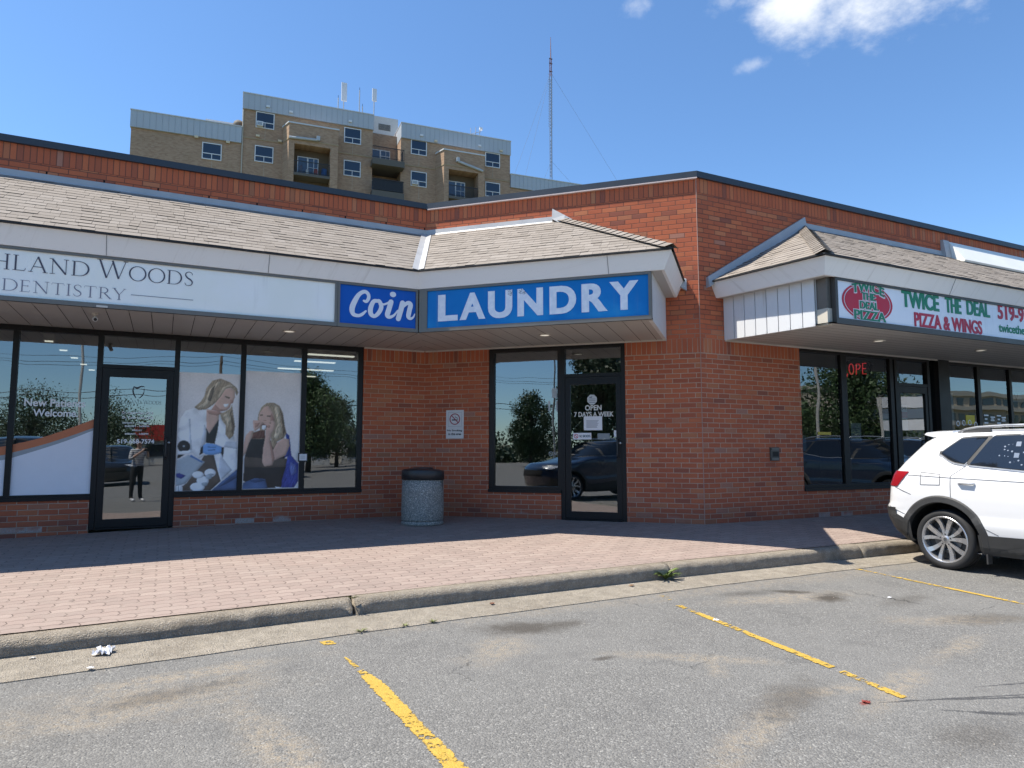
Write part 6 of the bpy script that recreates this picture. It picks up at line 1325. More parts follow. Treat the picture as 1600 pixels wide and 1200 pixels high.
def bay(s0, s1, back, o0, o1, zo, ztop):
    mb = MB(); P = 1.2; sl = s0 + .42
    mb.hexa([FT(s0, .03, -.6), FT(sl, P, -.6), FT(o0, P, -.6), FT(o0, .03, -.6), FT(s0, .03, ztop), FT(sl, P, ztop), FT(o0, P, ztop), FT(o0, .03, ztop)], 0, [(s0, -.6), (sl, -.6), (o0, -.6), (o0, -.6), (s0, ztop), (sl, ztop), (o0, ztop), (o0, ztop)])
    mb.fbox(FT, o1, s1, .03, P, -.6, ztop); mb.fbox(FT, o0, o1, .03, P, zo, ztop)
    tp(mb, 'balcony_bay', TM['brick'])
    mb = MB(); mb.hexa([FT(s0 - .06, .03, ztop), FT(sl - .06, P + .06, ztop), FT(s1 + .06, P + .06, ztop), FT(s1 + .06, .03, ztop), FT(s0 - .06, .03, ztop + .11), FT(sl - .06, P + .06, ztop + .11), FT(s1 + .06, P + .06, ztop + .11), FT(s1 + .06, .03, ztop + .11)]); tp(mb, 'bay_cap', TM['cap'])
    mb = MB(); mb.hexa([FT(s0 - .03, .03, zo + .30), FT(sl - .03, P + .03, zo + .30), FT(s1 + .03, P + .03, zo + .30), FT(s1 + .03, .03, zo + .30), FT(s0 - .03, .03, zo + .40), FT(sl - .03, P + .03, zo + .40), FT(s1 + .03, P + .03, zo + .40), FT(s1 + .03, .03, zo + .40)]); tp(mb, 'belt_course', TM['belt'])
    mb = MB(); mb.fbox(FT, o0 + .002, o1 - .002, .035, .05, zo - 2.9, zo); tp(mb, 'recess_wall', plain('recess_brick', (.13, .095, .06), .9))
    mb = MB(); mb.fbox(FT, o0 + .003, o1 - .003, .06, P + .05, zo - 2.62, zo - 2.40); tp(mb, 'balcony_slab', TM['slab'])
    rails(o0 + .01, o1 - .01, P - .06, zo - 2.40, 1.02)
def rails(s0, s1, d, z, h, sides=()):
    mb = MB(); n = int((s1 - s0) / .11); mb.fbox(FT, s0, s1, d, d + .05, z + h - .05, z + h); mb.fbox(FT, s0, s1, d + .005, d + .045, z + .08, z + .12)
    for i in range(n + 1): s = s0 + (s1 - s0 - .025) * i / n; mb.fbox(FT, s, s + .025, d + .01, d + .035, z + .12, z + h - .05)
    for s in sides:
        mb.fbox(FT, s - .02, s + .02, -.3, d, z + h - .05, z + h)
        for i in range(8): mb.fbox(FT, s - .012, s + .012, -.3 + (d + .3) * i / 8, -.3 + (d + .3) * i / 8 + .025, z, z + h - .05)
    tp(mb, 'railing', TM['dark'])
bay(2.66, 6.98, 0, 3.52, 6.36, 25.68, 27.33); bay(15.62, 19.80, 0, 16.48, 19.22, 25.50, 27.17)
def band(s0, s1, z0, z1, d=.16, ends=(0, 0)):
    mb = MB(); mb.fbox(FT, s0, s1, -14.9, d, z0, z1); o = tp(mb, 'parapet_band', TM['band'])
    mb = MB(); mb.fbox(FT, s0 - .03, s1 + .03, -14.95, d + .05, z1, z1 + .07); mb.build('band_cap', TM['cap'], o)
    mb = MB(); n = int((s1 - s0) / .42)
    for i in range(1, n): s = s0 + (s1 - s0) * i / n; mb.fbox(FT, s - .012, s + .012, d + .001, d + .012, z0 + .02, z1 - .01)
    mb.build('band_seam', TM['seam'], o)
band(-8.36, -.47, 25.48, 26.80); band(-.46, 10.02, 28.39, 29.68, .2); band(12.44, 22.72, 28.13, 29.45, .2); band(22.73, 38, 25.12, 26.36)
mb = MB(); mb.fbox(FT, 7.0, 12.9, -8, -3.4, 28.9, 31.45); pt = tp(mb, 'roof_penthouse', plain('penthouse_panel', (.46, .46, .44), .6))
mb = MB()
for i in range(6): mb.fbox(FT, 11.1, 12.2, -3.4, -3.37, 30.2 + i * .1, 30.25 + i * .1)
mb.build('louvre', TM['dark'], pt)
mb = MB(); mb.fbox(FT, -3.3, -.55, -9, -2.5, 26.7, 28.2); tp(mb, 'roof_penthouse', TM['cap'])
for s0, z0, ac in ((.55, 27.0, True), (.55, 24.15, False), (-3.32, 23.77, False), (7.58, 26.9, False), (7.60, 24.03, False), (13.34, 26.82, False), (13.36, 23.95, True), (20.25, 26.76, False), (20.26, 23.96, False)):
    d = .03 if s0 > -.5 else 0.0; w, h = 1.43, 1.36
    mb = MB()
    for a in ((0, .07, 0, h), (w - .07, w, 0, h), (.07, w - .07, 0, .07), (.07, w - .07, h - .07, h), (.07, w - .07, .46, .52), (w * .5 - .025, w * .5 + .025, .07, .46)): mb.fbox(FT, s0 + a[0], s0 + a[1], d + .002, d + .07, z0 + a[2], z0 + a[3])
    f = tp(mb, 'window', TM['frame'])
    mb = MB(); mb.fbox(FT, s0 + .05, s0 + w - .05, d + .004, d + .03, z0 + .05, z0 + h - .05); mb.build('pane', TM['pane'], f)
    if ac: mb = MB(); mb.fbox(FT, s0 + .10, s0 + .58, d + .06, d + .35, z0 + .08, z0 + .44); ac_ = mb.build('air_conditioner', TM['frame'], f); mb = MB(); mb.fbox(FT, s0 + .14, s0 + .5, d + .351, d + .36, z0 + .13, z0 + .36); mb.build('air_grille', TM['seam'], ac_)
    mb = MB(); mb.fbox(FT, s0 + .73, s0 + .75, d + .002, d + .02, z0 - 1.1, z0 - .0); tp(mb, 'downlead', TM['cable'])
for s0, z0, w, d in ((10.15, 26.30, 1.7, -1.58), (10.10, 23.45, 1.7, -1.58), (3.85, 23.35, 1.7, .055), (16.62, 23.15, 1.7, .055)):
    mb = MB(); h = 1.75 if d > 0 else 1.15
    for a in ((0, .07, 0, h), (w - .07, w, 0, h), (.07, w - .07, h - .07, h), (w * .45, w * .45 + .12, 0, h - .07), (w * .76, w * .76 + .05, 0, h - .07), (w * .52, w - .07, h * .5, h * .5 + .05)): mb.fbox(FT, s0 + a[0], s0 + a[1], d, d + .07, z0 + a[2], z0 + a[3])
    f = tp(mb, 'balcony_door', TM['frame']); mb = MB(); mb.fbox(FT, s0 + .05, s0 + w - .05, d + .002, d + .03, z0, z0 + h - .05); mb.build('pane', plain('pale_blue_pane', (.05, .08, .13), .08, 0, .3, spec=.8), f)
for z in (25.62, 22.80):
    mb = MB(); mb.fbox(FT, 9.86, 12.60, -1.58, 1.0, z - .55, z); tp(mb, 'balcony_slab', TM['slab'])
    rails(9.88, 12.58, .9, z, 1.05, (12.5,))
mb = MB(); mb.fbox(FT, 9.92, 12.52, .84, .88, 22.86, 23.80); tp(mb, 'privacy_sheet', TM['dark'])
for a, b_, z in ((-.44, 2.7, 25.98), (7.0, 9.98, 25.92), (12.48, 15.6, 25.72), (19.85, 22.68, 25.62)):
    mb = MB(); mb.fbox(FT, a, b_, .032, .075, z, z + .10); tp(mb, 'belt_course', TM['belt'])
mb = MB(); mb.tube([FT(-.40, .09, 28.3), FT(-.40, .09, 10)], .05, 6); tp(mb, 'downpipe', TM['cable'])
for p in ([FT(3.1, 1.32, 26.08), FT(5.35, 1.36, 26.16)], [FT(17.25, 1.36, 26.25), FT(19.6, 1.32, 25.72)]):
    mb = MB(); mb.tube(p, .11, 8); q = p[1] if p[1][2] > p[0][2] else p[0]; mb.box(q[0] - .13, q[0] + .13, q[1] - .13, q[1] + .13, q[2] - .05, q[2] + .32); tp(mb, 'exhaust_duct', TM['band'])
for s, z in ((1.3, 28.75), (3.1, 28.62), (7.9, 28.68), (14.1, 28.5), (15.4, 28.2), (19.5, 28.45), (21.6, 28.3), (-3.9, 25.35), (-1.6, 25.3), (.6, 26.2), (2.3, 26.05)):
    d = .212 if z > 28 else .09; mb = MB(); mb.fbox(FT, s, s + .28, d, d + .10, z, z + .17); tp(mb, 'vent_hood', TM['frame'] if z > 28.3 else TM['cream'])
# things kept on the balconies
for s, w, h, c, lab, nm in ((3.95, .28, .75, (.10, .11, .16), 'dark blue storage bin on the left recessed balcony', 'storage_bin'), (4.45, .30, .45, (.55, .55, .55), 'white box on the left recessed balcony', 'storage_box'), (5.05, .42, .55, (.30, .06, .05), 'red container on the left recessed balcony', 'storage_box'), (5.72, .42, .68, (.02, .09, .26), 'blue barrel at the end of the left recessed balcony', 'barrel')):
    z = 23.282; mb = MB(); c0 = FT(s + w / 2, .9, z); mb.lathe([(0, 0), (w * .46, 0), (w * .5, h * .06), (w * .5, h * .9), (w * .42, h), (0, h)], 12 if nm == 'barrel' else 4); o = mb.build(nm, plain(nm + '_paint', c, .6)); o.location = c0; o.rotation_euler = (0, 0, R(40)); tag(o, lab, 'storage')
# aerials on the roofs
def aerial(label, s, d, z0, h, panel=None, lean=0):
    c = FT(s, d, z0); rt = thing('cell_antenna' if panel else 'whip_antenna', label, 'antenna', c)
    mb = MB(); mb.tube([(0, 0, 0), (lean, 0, h)], .045, 6); mb.build('pole', TM['seam'], rt)
    if panel: z1, z2, w = panel; mb = MB(); mb.box(-w, w, -.16, -.05, z1, z2); mb.build('panel', plain('antenna_white', (.62, .63, .65), .4), rt); mb = MB(); mb.box(-.05, .05, -.06, .02, z1 + .2, z1 + .3); mb.box(-.05, .05, -.06, .02, z2 - .3, z2 - .2); mb.build('bracket', TM['dark'], rt)
    else: mb = MB(); mb.tube([(lean, 0, h), (lean, 0, h + .25)], .02, 5); mb.build('tip', TM['dark'], rt)
aerial('tall white panel antenna on the roof left of the other masts', 7.88, -3, 29.7, 4.0, (2.35, 4.05, .24)); aerial('short thin whip antenna left of the tall white panel antenna', 7.40, -3, 29.7, 2.6); aerial('tall thin whip antenna between the two white panel antennas', 9.27, -3, 29.7, 3.7)
aerial('shorter white panel antenna on a pole over the recessed bay', 10.58, -3, 29.8, 3.9, (2.75, 3.92, .20)); aerial('thin short whip antenna beside the louvred penthouse', 9.55, -3, 29.7, 2.2)
c = FT(-.72, -1.0, 26.85); rt = thing('satellite_dish', 'round satellite dish on the lower left roof beside the taller block', 'satellite dish', c); mb = MB(); mb.tube([(0, 0, 0), (0, 0, .5)], .04, 6); mb.build('mast', TM['dark'], rt); mb = MB(); mb.lathe([(0, 0), (.2, .03), (.42, .14), (.43, .12), (.2, .0), (0, -.03)], 24, (0, -.1, .6), 'Y'); mb.build('dish', TM['slab'], rt, smooth=True)
c = FT(19.4, -.6, 29.5); rt = thing('antenna_frame', 'antenna frame with one white drum on the right block roof', 'antenna', c)
mb = MB()
for x in (-.35, .15, .55): mb.tube([(x, 0, 0), (x, 0, 1.1 + .35 * x)], .035, 6)
mb.tube([(-.45, 0, .35), (.7, 0, .85)], .03, 6); mb.build('pole_frame', TM['seam'], rt); mb = MB(); mb.lathe([(0, -.06), (.15, -.06), (.17, .12), (0, .12)], 16, (.66, 0, 1.05), 'Z'); mb.build('drum', TM['frame'], rt)
# guyed radio mast
mx_, my_ = 79.75, 138.70; rt = thing('radio_mast', 'tall guyed lattice radio mast with a red top spike', 'radio mast', (mx_, my_, -.6))
mg = plain('mast_grey', (.20, .21, .23), .6, .2); mr = plain('mast_red', (.20, .09, .10), .6)
tri = [(.30 * math.cos(R(a)), .30 * math.sin(R(a))) for a in (20, 140, 260)]
def lattice(z0, z1, nm, mt):
    mb = MB(); st = .85; n = int((z1 - z0) / st)
    for x, y in tri: mb.tube([(x, y, z0), (x, y, z1)], .065, 5)
    for k in range(n):
        for i in range(3): (xa, ya), (xb, yb) = tri[i], tri[(i + 1) % 3]; a = z0 + k * st; mb.tube([(xa, ya, a), (xb, yb, a + st * .5)], .038, 4, cap=False); mb.tube([(xb, yb, a + st * .5), (xa, ya, a + st)], .028, 4, cap=False)
    return mb.build(nm, mt, rt)
zb = [0.6, 20, 40, 58, 76, 92.0]
lattice(.6, 66, 'lattice', mg); lattice(66, 76, 'lattice', mg); lattice(76, 91, 'lattice', mg); lattice(91, 95.4, 'red_lattice', mr)
mb = MB()
for k in range(22):
    z = 78.5 + k * .62
    for a in (20, 140, 260): mb.tube([(.2 * math.cos(R(a)), .2 * math.sin(R(a)), z), (.62 * math.cos(R(a)), .62 * math.sin(R(a)), z + .05), (.64 * math.cos(R(a)), .64 * math.sin(R(a)), z + .35)], .03, 4)
mb.build('antenna_bays', mg, rt)
mb = MB(); mb.tube([(0, 0, 95.3), (0, 0, 101.0)], [.16, .06], 6); mb.build('spike', mr, rt); mb = MB()
for z in (92.2, 94.2, 95.4): mb = MB(); mb.box(-.42, .42, -.08, .08, z, z + .22); mb.build('beacon', TM['dark'], rt)
mb = MB()
for (dx, dy), zt in (((30, -19.5), 92), ((-13.5, 7.5), 92), ((-19, 12), 92), ((10, -7), 70), ((-5, 3), 70)): mb.tube([(0, 0, zt), (dx, dy, zt - 64 if zt > 80 else zt - 15)], .022, 4); mb.tube([(dx, dy, zt - 64 if zt > 80 else zt - 15), (dx * 1.42 if zt > 80 else dx * 4.5, dy * 1.42 if zt > 80 else dy * 4.5, .2)], .022, 4)
mb.build('guy_wires', mg, rt)

# ------------------------------------------------------------------ across the car park (seen in the shop glass)
LEAF = [leaf_mat('tree_leaf_dark', (.035, .065, .020)), leaf_mat('tree_leaf_green', (.055, .10, .028))]; BARK = plain('bark', (.085, .065, .05), .9, 0, .3, 5)
def tree(label, loc, h, w, seed, lm, group=None, trunk=.16, n=15000):
    rs = random.Random(seed); rt = thing('tree', label, 'tree', loc, rs.uniform(0, 6), group); mb = MB()
    mb.tube([(0, 0, 0), (.05 * w * .1, 0, h * trunk), (-.02 * w, .02 * w, h * .6), (0, 0, h * .85)], [h * .032, h * .026, h * .015, h * .004], 8)
    cl = []
    for i in range(40):
        a = rs.uniform(0, 6.28); t = rs.uniform(0, 1); z = h * (trunk + .08 + (.92 - trunk) * t); r = w * .5 * math.sin(math.pi * min(1, .22 + .74 * t)) * rs.uniform(.3, .85); c = (r * math.cos(a), r * math.sin(a), z); cl.append((c, w * rs.uniform(.15, .27)))
        mb.tube([(0, 0, h * trunk + (z - h * trunk) * .35), (c[0] * .6, c[1] * .6, z - .05 * h), c], [h * .012, h * .007, h * .002], 5)
    mb.build('trunk', BARK, rt, smooth=True); mb = MB()
    for i in range(n):
        (cx, cy, cz), r = cl[i % len(cl)]; v = Vector((rs.gauss(0, 1), rs.gauss(0, 1), rs.gauss(0, .8))); v = v.normalized() * r * rs.uniform(.45, 1.08)
        p = Vector((cx, cy, cz)) + v; u = Vector((rs.gauss(0, 1), rs.gauss(0, 1), rs.gauss(0, 1))).normalized(); q = u.cross(v.normalized()).normalized(); s = h * rs.uniform(.010, .021)
        mb.face([p - u * s, p - q * s * .55, p + u * s, p + q * s * .55])
    mb.build('crown', lm, rt, fix=False); return rt
gz = lot_z(-30)
for lab, x, y, h, w, sd, k in (('dense dark tree beyond the car park left of the red roofed shop', -9.5, -46, 5.1, 9.5, 1, 0), ('second dense dark tree beyond the car park, nearest the road', -17, -44, 5.0, 9.5, 2, 0), ('broad green tree beyond the car park beside the red roofed shop', -2.6, -47, 5.2, 8.0, 3, 0),
    ('tall green tree standing alone in the car park island', 9.2, -30, 6.3, 5.6, 4, 1), ('round green tree opposite the laundry at the car park edge', -38.7, -14.1, 5.9, 4.4, 5, 1), ('bushy dark tree opposite the laundry door', -23.4, -11.0, 8.6, 5.2, 6, 0), ('feathery tree opposite the pizza shop window', 34, -10.5, 6.4, 7.0, 7, 1), ('low dark tree far opposite the pizza shop', 52, -30, 5.0, 6.5, 8, 0), ('small dark tree behind the lone car park tree', 13.5, -40, 5.5, 6.0, 9, 0), ('wide dark tree at the far left of the car park', -33, -20, 7.0, 8.0, 10, 0)):
    tree(lab, (x, y, gz), h, w, sd, LEAF[k])
def simple_building(name, label, x0, x1, y0, y1, h, wallc, bandc, bz, windows):
    rt = thing(name, label, 'building', ((x0 + x1) / 2, (y0 + y1) / 2, -.6)); inv = Matrix.Translation(-rt.location)
    def add(mb, nm, mt, par=None):
        o = mb.build(nm, mt, par or rt)
        if par is None: o.matrix_parent_inverse = inv
        return o
    mb = MB(); mb.box(x0, x1, y0, y1, -.6, h); add(mb, 'wall', plain(name + '_wall', wallc, .8, 0, .1, .5)); mb = MB(); mb.box(x0 - .3, x1 + .3, y0 - .3, y1 + .3, bz, h + .12); add(mb, 'roof_band', plain(name + '_band', bandc, .6))
    n, nz, zz = windows
    for j in range(nz):
        mb = MB(); w = (x1 - x0) / n
        for i in range(n): mb.box(x0 + w * (i + .18), x0 + w * (i + .82), y1, y1 + .05, zz + j * 2.9, zz + j * 2.9 + 1.3)
        add(mb, 'window_row', TM['pane'])
        mb = MB(); mb.box(x0, x1, y1, y1 + .9, zz - .9 + j * 2.9, zz - .2 + j * 2.9)
        if nz > 1: add(mb, 'balcony_row', plain(name + '_balcony', (.55, .50, .42), .8))
simple_building('restaurant', 'low pale restaurant with a red roof band across the car park', .3, 15, -62, -50, 2.9, (.55, .53, .50), (.50, .035, .025), 2.0, (6, 1, .3))
simple_building('apartment_slab', 'long cream apartment slab far across the car park', 92, 175, -82, -58, 11.0, (.50, .43, .33), (.50, .46, .38), 10.4, (30, 4, .1))
simple_building('warehouse_shop', 'low shop with a red awning band across the road', -60, -50, -13, -3, 3.0, (.48, .47, .45), (.45, .03, .03), 2.4, (5, 1, .2))
simple_building('far_shop_row', 'long pale shop row along the far side of the car park', 17, 60, -64, -54, 3.4, (.50, .49, .46), (.22, .21, .20), 2.9, (14, 1, .3))
def lamp_post(label, x, y, h):
    rt = thing('lamp_post', label, 'lamp post', (x, y, gz)); mb = MB(); mb.lathe([(0, 0), (.22, 0), (.22, .6), (0, .6)], 16); mb.build('footing', M['gutter'], rt); mb = MB(); mb.tube([(0, 0, .6), (0, 0, h)], [.085, .055], 10); mb.build('pole', M['trim'], rt); mb = MB(); mb.box(-.6, .6, -.12, .12, h - .02, h + .08); mb.build('lamp_head', M['trim'], rt)
lamp_post('white car park lamp post opposite the dental shop window', -4.3, -24, 9); lamp_post('white car park lamp post opposite the laundry', -27, -9.6, 8.5); lamp_post('white car park lamp post opposite the pizza shop', 26, -6.5, 7)
dk = plain('black_car_paint', (.012, .013, .015), .2, 0, .02, coat=.8); bl = plain('dark_blue_car_paint', (.010, .022, .05), .2, 0, .02, coat=.8); gr = plain('silver_car_paint', (.35, .36, .38), .25, .4, .02, coat=.6)
make_car('parked_car', 'black suv parked in the next row facing the dental shop', dk, (-1.0, -14.6, lot_z(-14.6)), R(90), False)
make_car('parked_car', 'dark blue car parked nose in beside the photographer', bl, (-2.75, 1.7, lot_z(3)), R(90), False)
make_car('parked_car', 'dark navy car parked nose in beyond the white suv', bl, (15.7, 2.0, lot_z(3)), R(90), False)
make_car('parked_car', 'black car parked nose in next to the dark navy car', dk, (18.9, 1.7, lot_z(3)), R(90), False)
make_car('parked_car', 'silver car parked in the far row by the lone tree', gr, (6.2, -22.5, lot_z(-22)), R(90), False)
make_car('parked_car', 'silver car parked in the next row opposite the white suv', gr, (20.5, -14.6, lot_z(-14)), R(90), False)
make_car('parked_car', 'black car parked in the next row beside the silver car', dk, (23.4, -14.4, lot_z(-14)), R(90), False)
make_car('parked_car', 'dark navy car in the next row at the far end', bl, (29.6, -14.6, lot_z(-14)), R(90), False)
make_car('parked_car', 'white suv parked in the next row near the lone tree', white_paint, (12.0, -14.5, lot_z(-14)), R(90), False)
make_car('parked_car', 'silver car parked left in the next row before the dense trees', gr, (-9.5, -14.7, lot_z(-14)), R(90), False)
# far trees that read as one mass along the roads
rs = random.Random(31); mb = MB()
for (xa, ya), (xb, yb), hh in (((-75, -58), (85, -70), 5.0), ((85, -70), (130, 10), 6.0), ((-75, -58), (-70, 20), 4.6), ((20, -48), (62, -36), 3.4), ((-62, -30), (-48, -2), 3.6)):
    L = math.hypot(xb - xa, yb - ya)
    for i in range(int(L * 90)):
        t_ = rs.random(); k = L * t_; top = hh * (.55 + .28 * math.sin(k * .37 + xa) * math.sin(k * .11) + .25 * math.sin(k * .9 + ya)); x = xa + (xb - xa) * t_ + rs.gauss(0, 1.3); y = ya + (yb - ya) * t_ + rs.gauss(0, 1.3); z = gz + max(.6, top) * rs.random() ** .8
        p = Vector((x, y, z)); u = Vector((rs.gauss(0, 1), rs.gauss(0, 1), rs.gauss(0, 1))).normalized(); q = u.orthogonal().normalized(); q = Matrix.Rotation(rs.uniform(0, 6), 3, u) @ q; s_ = rs.uniform(.14, .34)
        mb.face([p - u * s_, p - q * s_ * .6, p + u * s_, p + q * s_ * .6])
tag(mb.build('treeline', LEAF[0], fix=False), 'far treeline along the roads round the car park', 'treeline', kind='stuff')
def utility_pole(label, x, y, nx_, ny_, span):
    rt = thing('utility_pole', label, 'utility pole', (x, y, gz)); mb = MB(); mb.tube([(0, 0, 0), (0, 0, 9.2)], [.15, .10], 10); mb.build('pole', BARK, rt, smooth=True)
    mb = MB(); a = Vector((-ny_, nx_, 0)); mb.tube([a * -1.1 + Vector((0, 0, 8.6)), a * 1.1 + Vector((0, 0, 8.6))], .06, 6); mb.build('cross_arm', BARK, rt)
    mb = MB(); d = Vector((nx_, ny_, 0))
    for o_ in (-1.0, 0, 1.0):
        zz = 8.7 if o_ else 9.2; mb.tube([a * o_ + d * (span * k / 8) + Vector((0, 0, zz - .9 * 4 * (k / 8) * (1 - k / 8))) for k in range(9)], .014, 4)
    for zz in (6.4, 6.0): mb.tube([d * (span * k / 8) + Vector((0, 0, zz - .7 * 4 * (k / 8) * (1 - k / 8))) for k in range(9)], .022, 4)
    mb.build('wires', M['letblack'], rt)
for lb, x in (('first from the left', -52), ('second from the left', -24), ('third from the left', 4), ('fourth from the left', 32), ('last on the right', 60)): utility_pole('wooden utility pole on the far road, ' + lb, x, -40 if x < 20 else -44, 1, 0, 28)
for lb, y in (('nearer the dental shop', -2), ('farther down the side road', -30)): utility_pole('wooden utility pole on the side road, ' + lb, -44, y, 0, 1, 28)
def pylon_sign(label, x, y, rz, w, h0, h1, cols):
    rt = thing('pylon_sign', label, 'sign', (x, y, lot_z(y)), rz); mb = MB(); mb.box(-w / 2, -w / 2 + .12, -.06, .06, 0, h1); mb.build('post', M['trim'], rt); mb = MB(); mb.box(w / 2 - .12, w / 2, -.06, .06, 0, h1); mb.build('post', M['trim'], rt)
    n = len(cols)
    for i, c in enumerate(cols): mb = MB(); z0 = h0 + (h1 - h0) * i / n; mb.box(-w / 2 + .125, w / 2 - .125, -.09, .09, z0 + .02, z0 + (h1 - h0) / n - .02); mb.build('sign_panel', plain('pylon_panel', c, .4), rt)
pylon_sign('white two post pylon sign opposite the pizza shop', 27.5, -3.4, R(50), 1.9, 2.2, 3.6, [(.7, .7, .7), (.16, .20, .24), (.65, .65, .66)])
pylon_sign('yellow and blue pylon sign across from the dental door', -3.2, -46, 0, 1.7, 2.4, 3.6, [(.05, .10, .35), (.55, .40, .03)])
pylon_sign('red and white pylon sign opposite the laundry window', -34, -6.4, R(-50), 2.6, 1.6, 3.0, [(.62, .60, .60), (.45, .03, .03)])
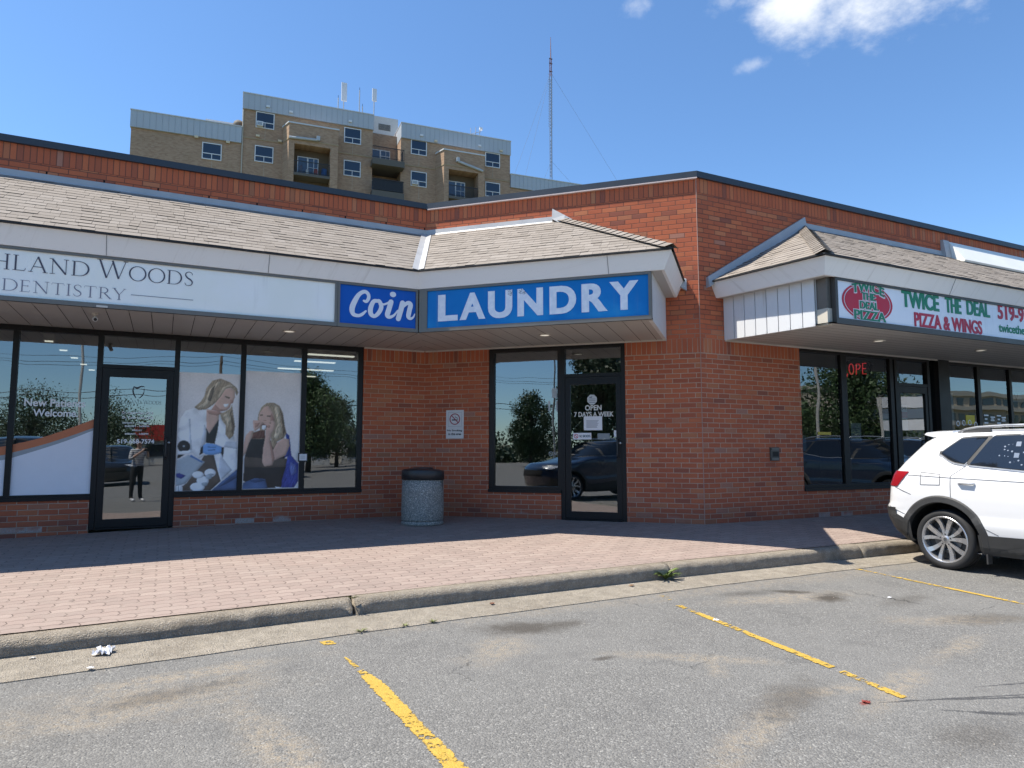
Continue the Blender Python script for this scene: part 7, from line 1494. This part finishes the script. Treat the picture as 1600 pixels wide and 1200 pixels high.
# the photographer
def person(label, loc, rz):
    rt = thing('person', label, 'person', loc, rz)
    K_ = .93
    J = {'pel': (0, 0, .90, .125), 'wst': (0, .0, 1.04, .115), 'cst': (0, .0, 1.24, .135), 'nck0': (0, -.01, 1.38, .07), 'nck': (0, .0, 1.435, .05), 'hd0': (0, .02, 1.49, .068), 'hd1': (0, .02, 1.575, .085), 'hd2': (0, .01, 1.64, .055),
         'lsh': (.155, -.01, 1.345, .055), 'lel': (.235, .07, 1.13, .042), 'lwr': (.085, .285, 1.325, .028), 'lhd': (.05, .32, 1.375, .030), 'rsh': (-.155, -.01, 1.345, .055), 'rel': (-.235, .07, 1.13, .042), 'rwr': (-.085, .285, 1.325, .028), 'rhd': (-.05, .32, 1.375, .030),
         'lhp': (.09, 0, .86, .095), 'lkn': (.105, .02, .47, .062), 'lan': (.11, 0, .09, .045), 'lft': (.115, .10, .035, .038), 'ltoe': (.12, .17, .028, .028), 'rhp': (-.09, 0, .86, .095), 'rkn': (-.105, .02, .47, .062), 'ran': (-.11, 0, .09, .045), 'rft': (-.115, .10, .035, .038), 'rtoe': (-.12, .17, .028, .028)}
    Ed = [('pel', 'wst'), ('wst', 'cst'), ('cst', 'nck0'), ('nck0', 'nck'), ('nck', 'hd0'), ('hd0', 'hd1'), ('hd1', 'hd2'), ('cst', 'lsh'), ('lsh', 'lel'), ('lel', 'lwr'), ('lwr', 'lhd'), ('cst', 'rsh'), ('rsh', 'rel'), ('rel', 'rwr'), ('rwr', 'rhd'), ('pel', 'lhp'), ('lhp', 'lkn'), ('lkn', 'lan'), ('lan', 'lft'), ('lft', 'ltoe'), ('pel', 'rhp'), ('rhp', 'rkn'), ('rkn', 'ran'), ('ran', 'rft'), ('rft', 'rtoe')]
    for sd, k in (('l', 1), ('r', -1)):
        for i in range(4):
            a, b = f'{sd}f{i}a', f'{sd}f{i}b'; J[a] = (k * (.035 - .006 * i), .345, 1.415 - .024 * i, .009); J[b] = (k * (.010 - .004 * i), .368, 1.42 - .024 * i, .008); Ed += [(sd + 'hd', a), (a, b)]
        J[sd + 't'] = (k * .02, .325, 1.425, .010); Ed.append((sd + 'hd', sd + 't'))
    ks = list(J); me = bpy.data.meshes.new('body'); me.from_pydata([J[k][:3] for k in ks], [(ks.index(a), ks.index(b)) for a, b in Ed], []); o = bpy.data.objects.new('body', me); COL.objects.link(o)
    md = o.modifiers.new('s', 'SKIN'); sv = me.skin_vertices[0].data
    for i, k in enumerate(ks): sv[i].radius = (J[k][3],) * 2; sv[i].use_root = (k == 'pel')
    s2 = o.modifiers.new('u', 'SUBSURF'); s2.levels = 2; s2.render_levels = 2
    bpy.context.view_layer.update(); m2 = bpy.data.meshes.new_from_object(o.evaluated_get(bpy.context.evaluated_depsgraph_get())); bpy.data.objects.remove(o)
    def stripe_mat():
        m, t, b = new_mat('striped_top'); z = t.sep(t.obj())[2]; f = t.m('FRACT', t.mul(z, 22)); t.put(b.inputs['Base Color'], t.mix(t.m('GREATER_THAN', f, .5), (.60, .60, .60), (.16, .16, .18))); b.inputs['Roughness'].default_value = .8; return m
    for mt in (plain('skin', (.50, .32, .24), .5), stripe_mat(), plain('black_trousers', (.012, .012, .014), .8), plain('white_shoes', (.6, .6, .6), .6)): m2.materials.append(mt)
    for p in m2.polygons:
        c = p.center; p.use_smooth = True; arm = math.hypot(c.x, c.y) > .19 and c.z > 1.0
        p.material_index = 3 if c.z < .075 else (2 if c.z < .93 else (0 if (c.z > 1.395 or c.y > .16) else 1))
    b = bpy.data.objects.new('body', m2); COL.objects.link(b); b.parent = rt
    hb = bmesh.new(); bmesh.ops.create_uvsphere(hb, u_segments=24, v_segments=16, radius=1)
    for v in hb.verts:
        x, y, z = v.co; v.co = (x * .098, y * .108 - .012, 1.59 + z * (.105 if z > 0 else .19))
        if z < .35 and y > .15: v.co.y = min(v.co.y, .02)
    hm = bpy.data.meshes.new('hair'); hb.to_mesh(hm); hb.free(); hm.materials.append(plain('dark_hair', (.03, .02, .015), .6))
    for p in hm.polygons: p.use_smooth = True
    h = bpy.data.objects.new('hair', hm); COL.objects.link(h); h.parent = rt
    mb = MB()
    for k in (-1, 1): mb.lathe([(0, .006), (.009, .004), (.012, 0)], 10, (k * .032, .094, 1.575), 'Y')
    mb.tube([(-.022, .092, 1.515), (0, .098, 1.512), (.022, .092, 1.515)], .004, 6); mb.build('eyes_and_mouth', plain('dark_features', (.08, .03, .03), .5), b)
    mb = MB(); mb.tube([(0, .098, 1.575), (0, .112, 1.545), (0, .098, 1.538)], [.008, .014, .010], 8); mb.build('nose', plain('nose_skin', (.50, .32, .24), .5), b)
    return rt
person('person in a striped top and black trousers holding up a phone', (-.205, -.41, lot_z(0)), R(YAW - 90))
mb = MB(); mb.box(-.074, .074, -.004, .004, -.036, .036); ph = mb.build('phone', M['letblack']); ph.location = (-.0225, -.045, 1.015); ph.rotation_euler = (0, 0, R(YAW - 90)); tag(ph, 'black phone held up sideways by the photographer', 'phone')

# repeats share a group
for nm, gp in (('parked_car', 'cars parked in the bays'), ('tree', 'trees round the car park'), ('lamp_post', 'car park lamp posts'), ('utility_pole', 'utility poles along the roads'), ('window_poster', 'posters in the dental shop windows'), ('window_vinyl', 'vinyl panels in the dental shop windows'), ('paper_scrap', 'scraps of paper on the ground'), ('dead_leaf', 'dead leaves on the ground'), ('grass_tuft', 'grass tufts in the joints'), ('cell_antenna', 'aerials on the apartment roof'), ('whip_antenna', 'aerials on the apartment roof'), ('menu_sheet', 'sheets in the pizza shop windows'), ('pylon_sign', 'pylon signs across the car park'), ('storage_box', 'things kept on the balcony')):
    for o in SC.objects:
        if o.parent is None and o.name.split('.')[0] == nm: o['group'] = gp
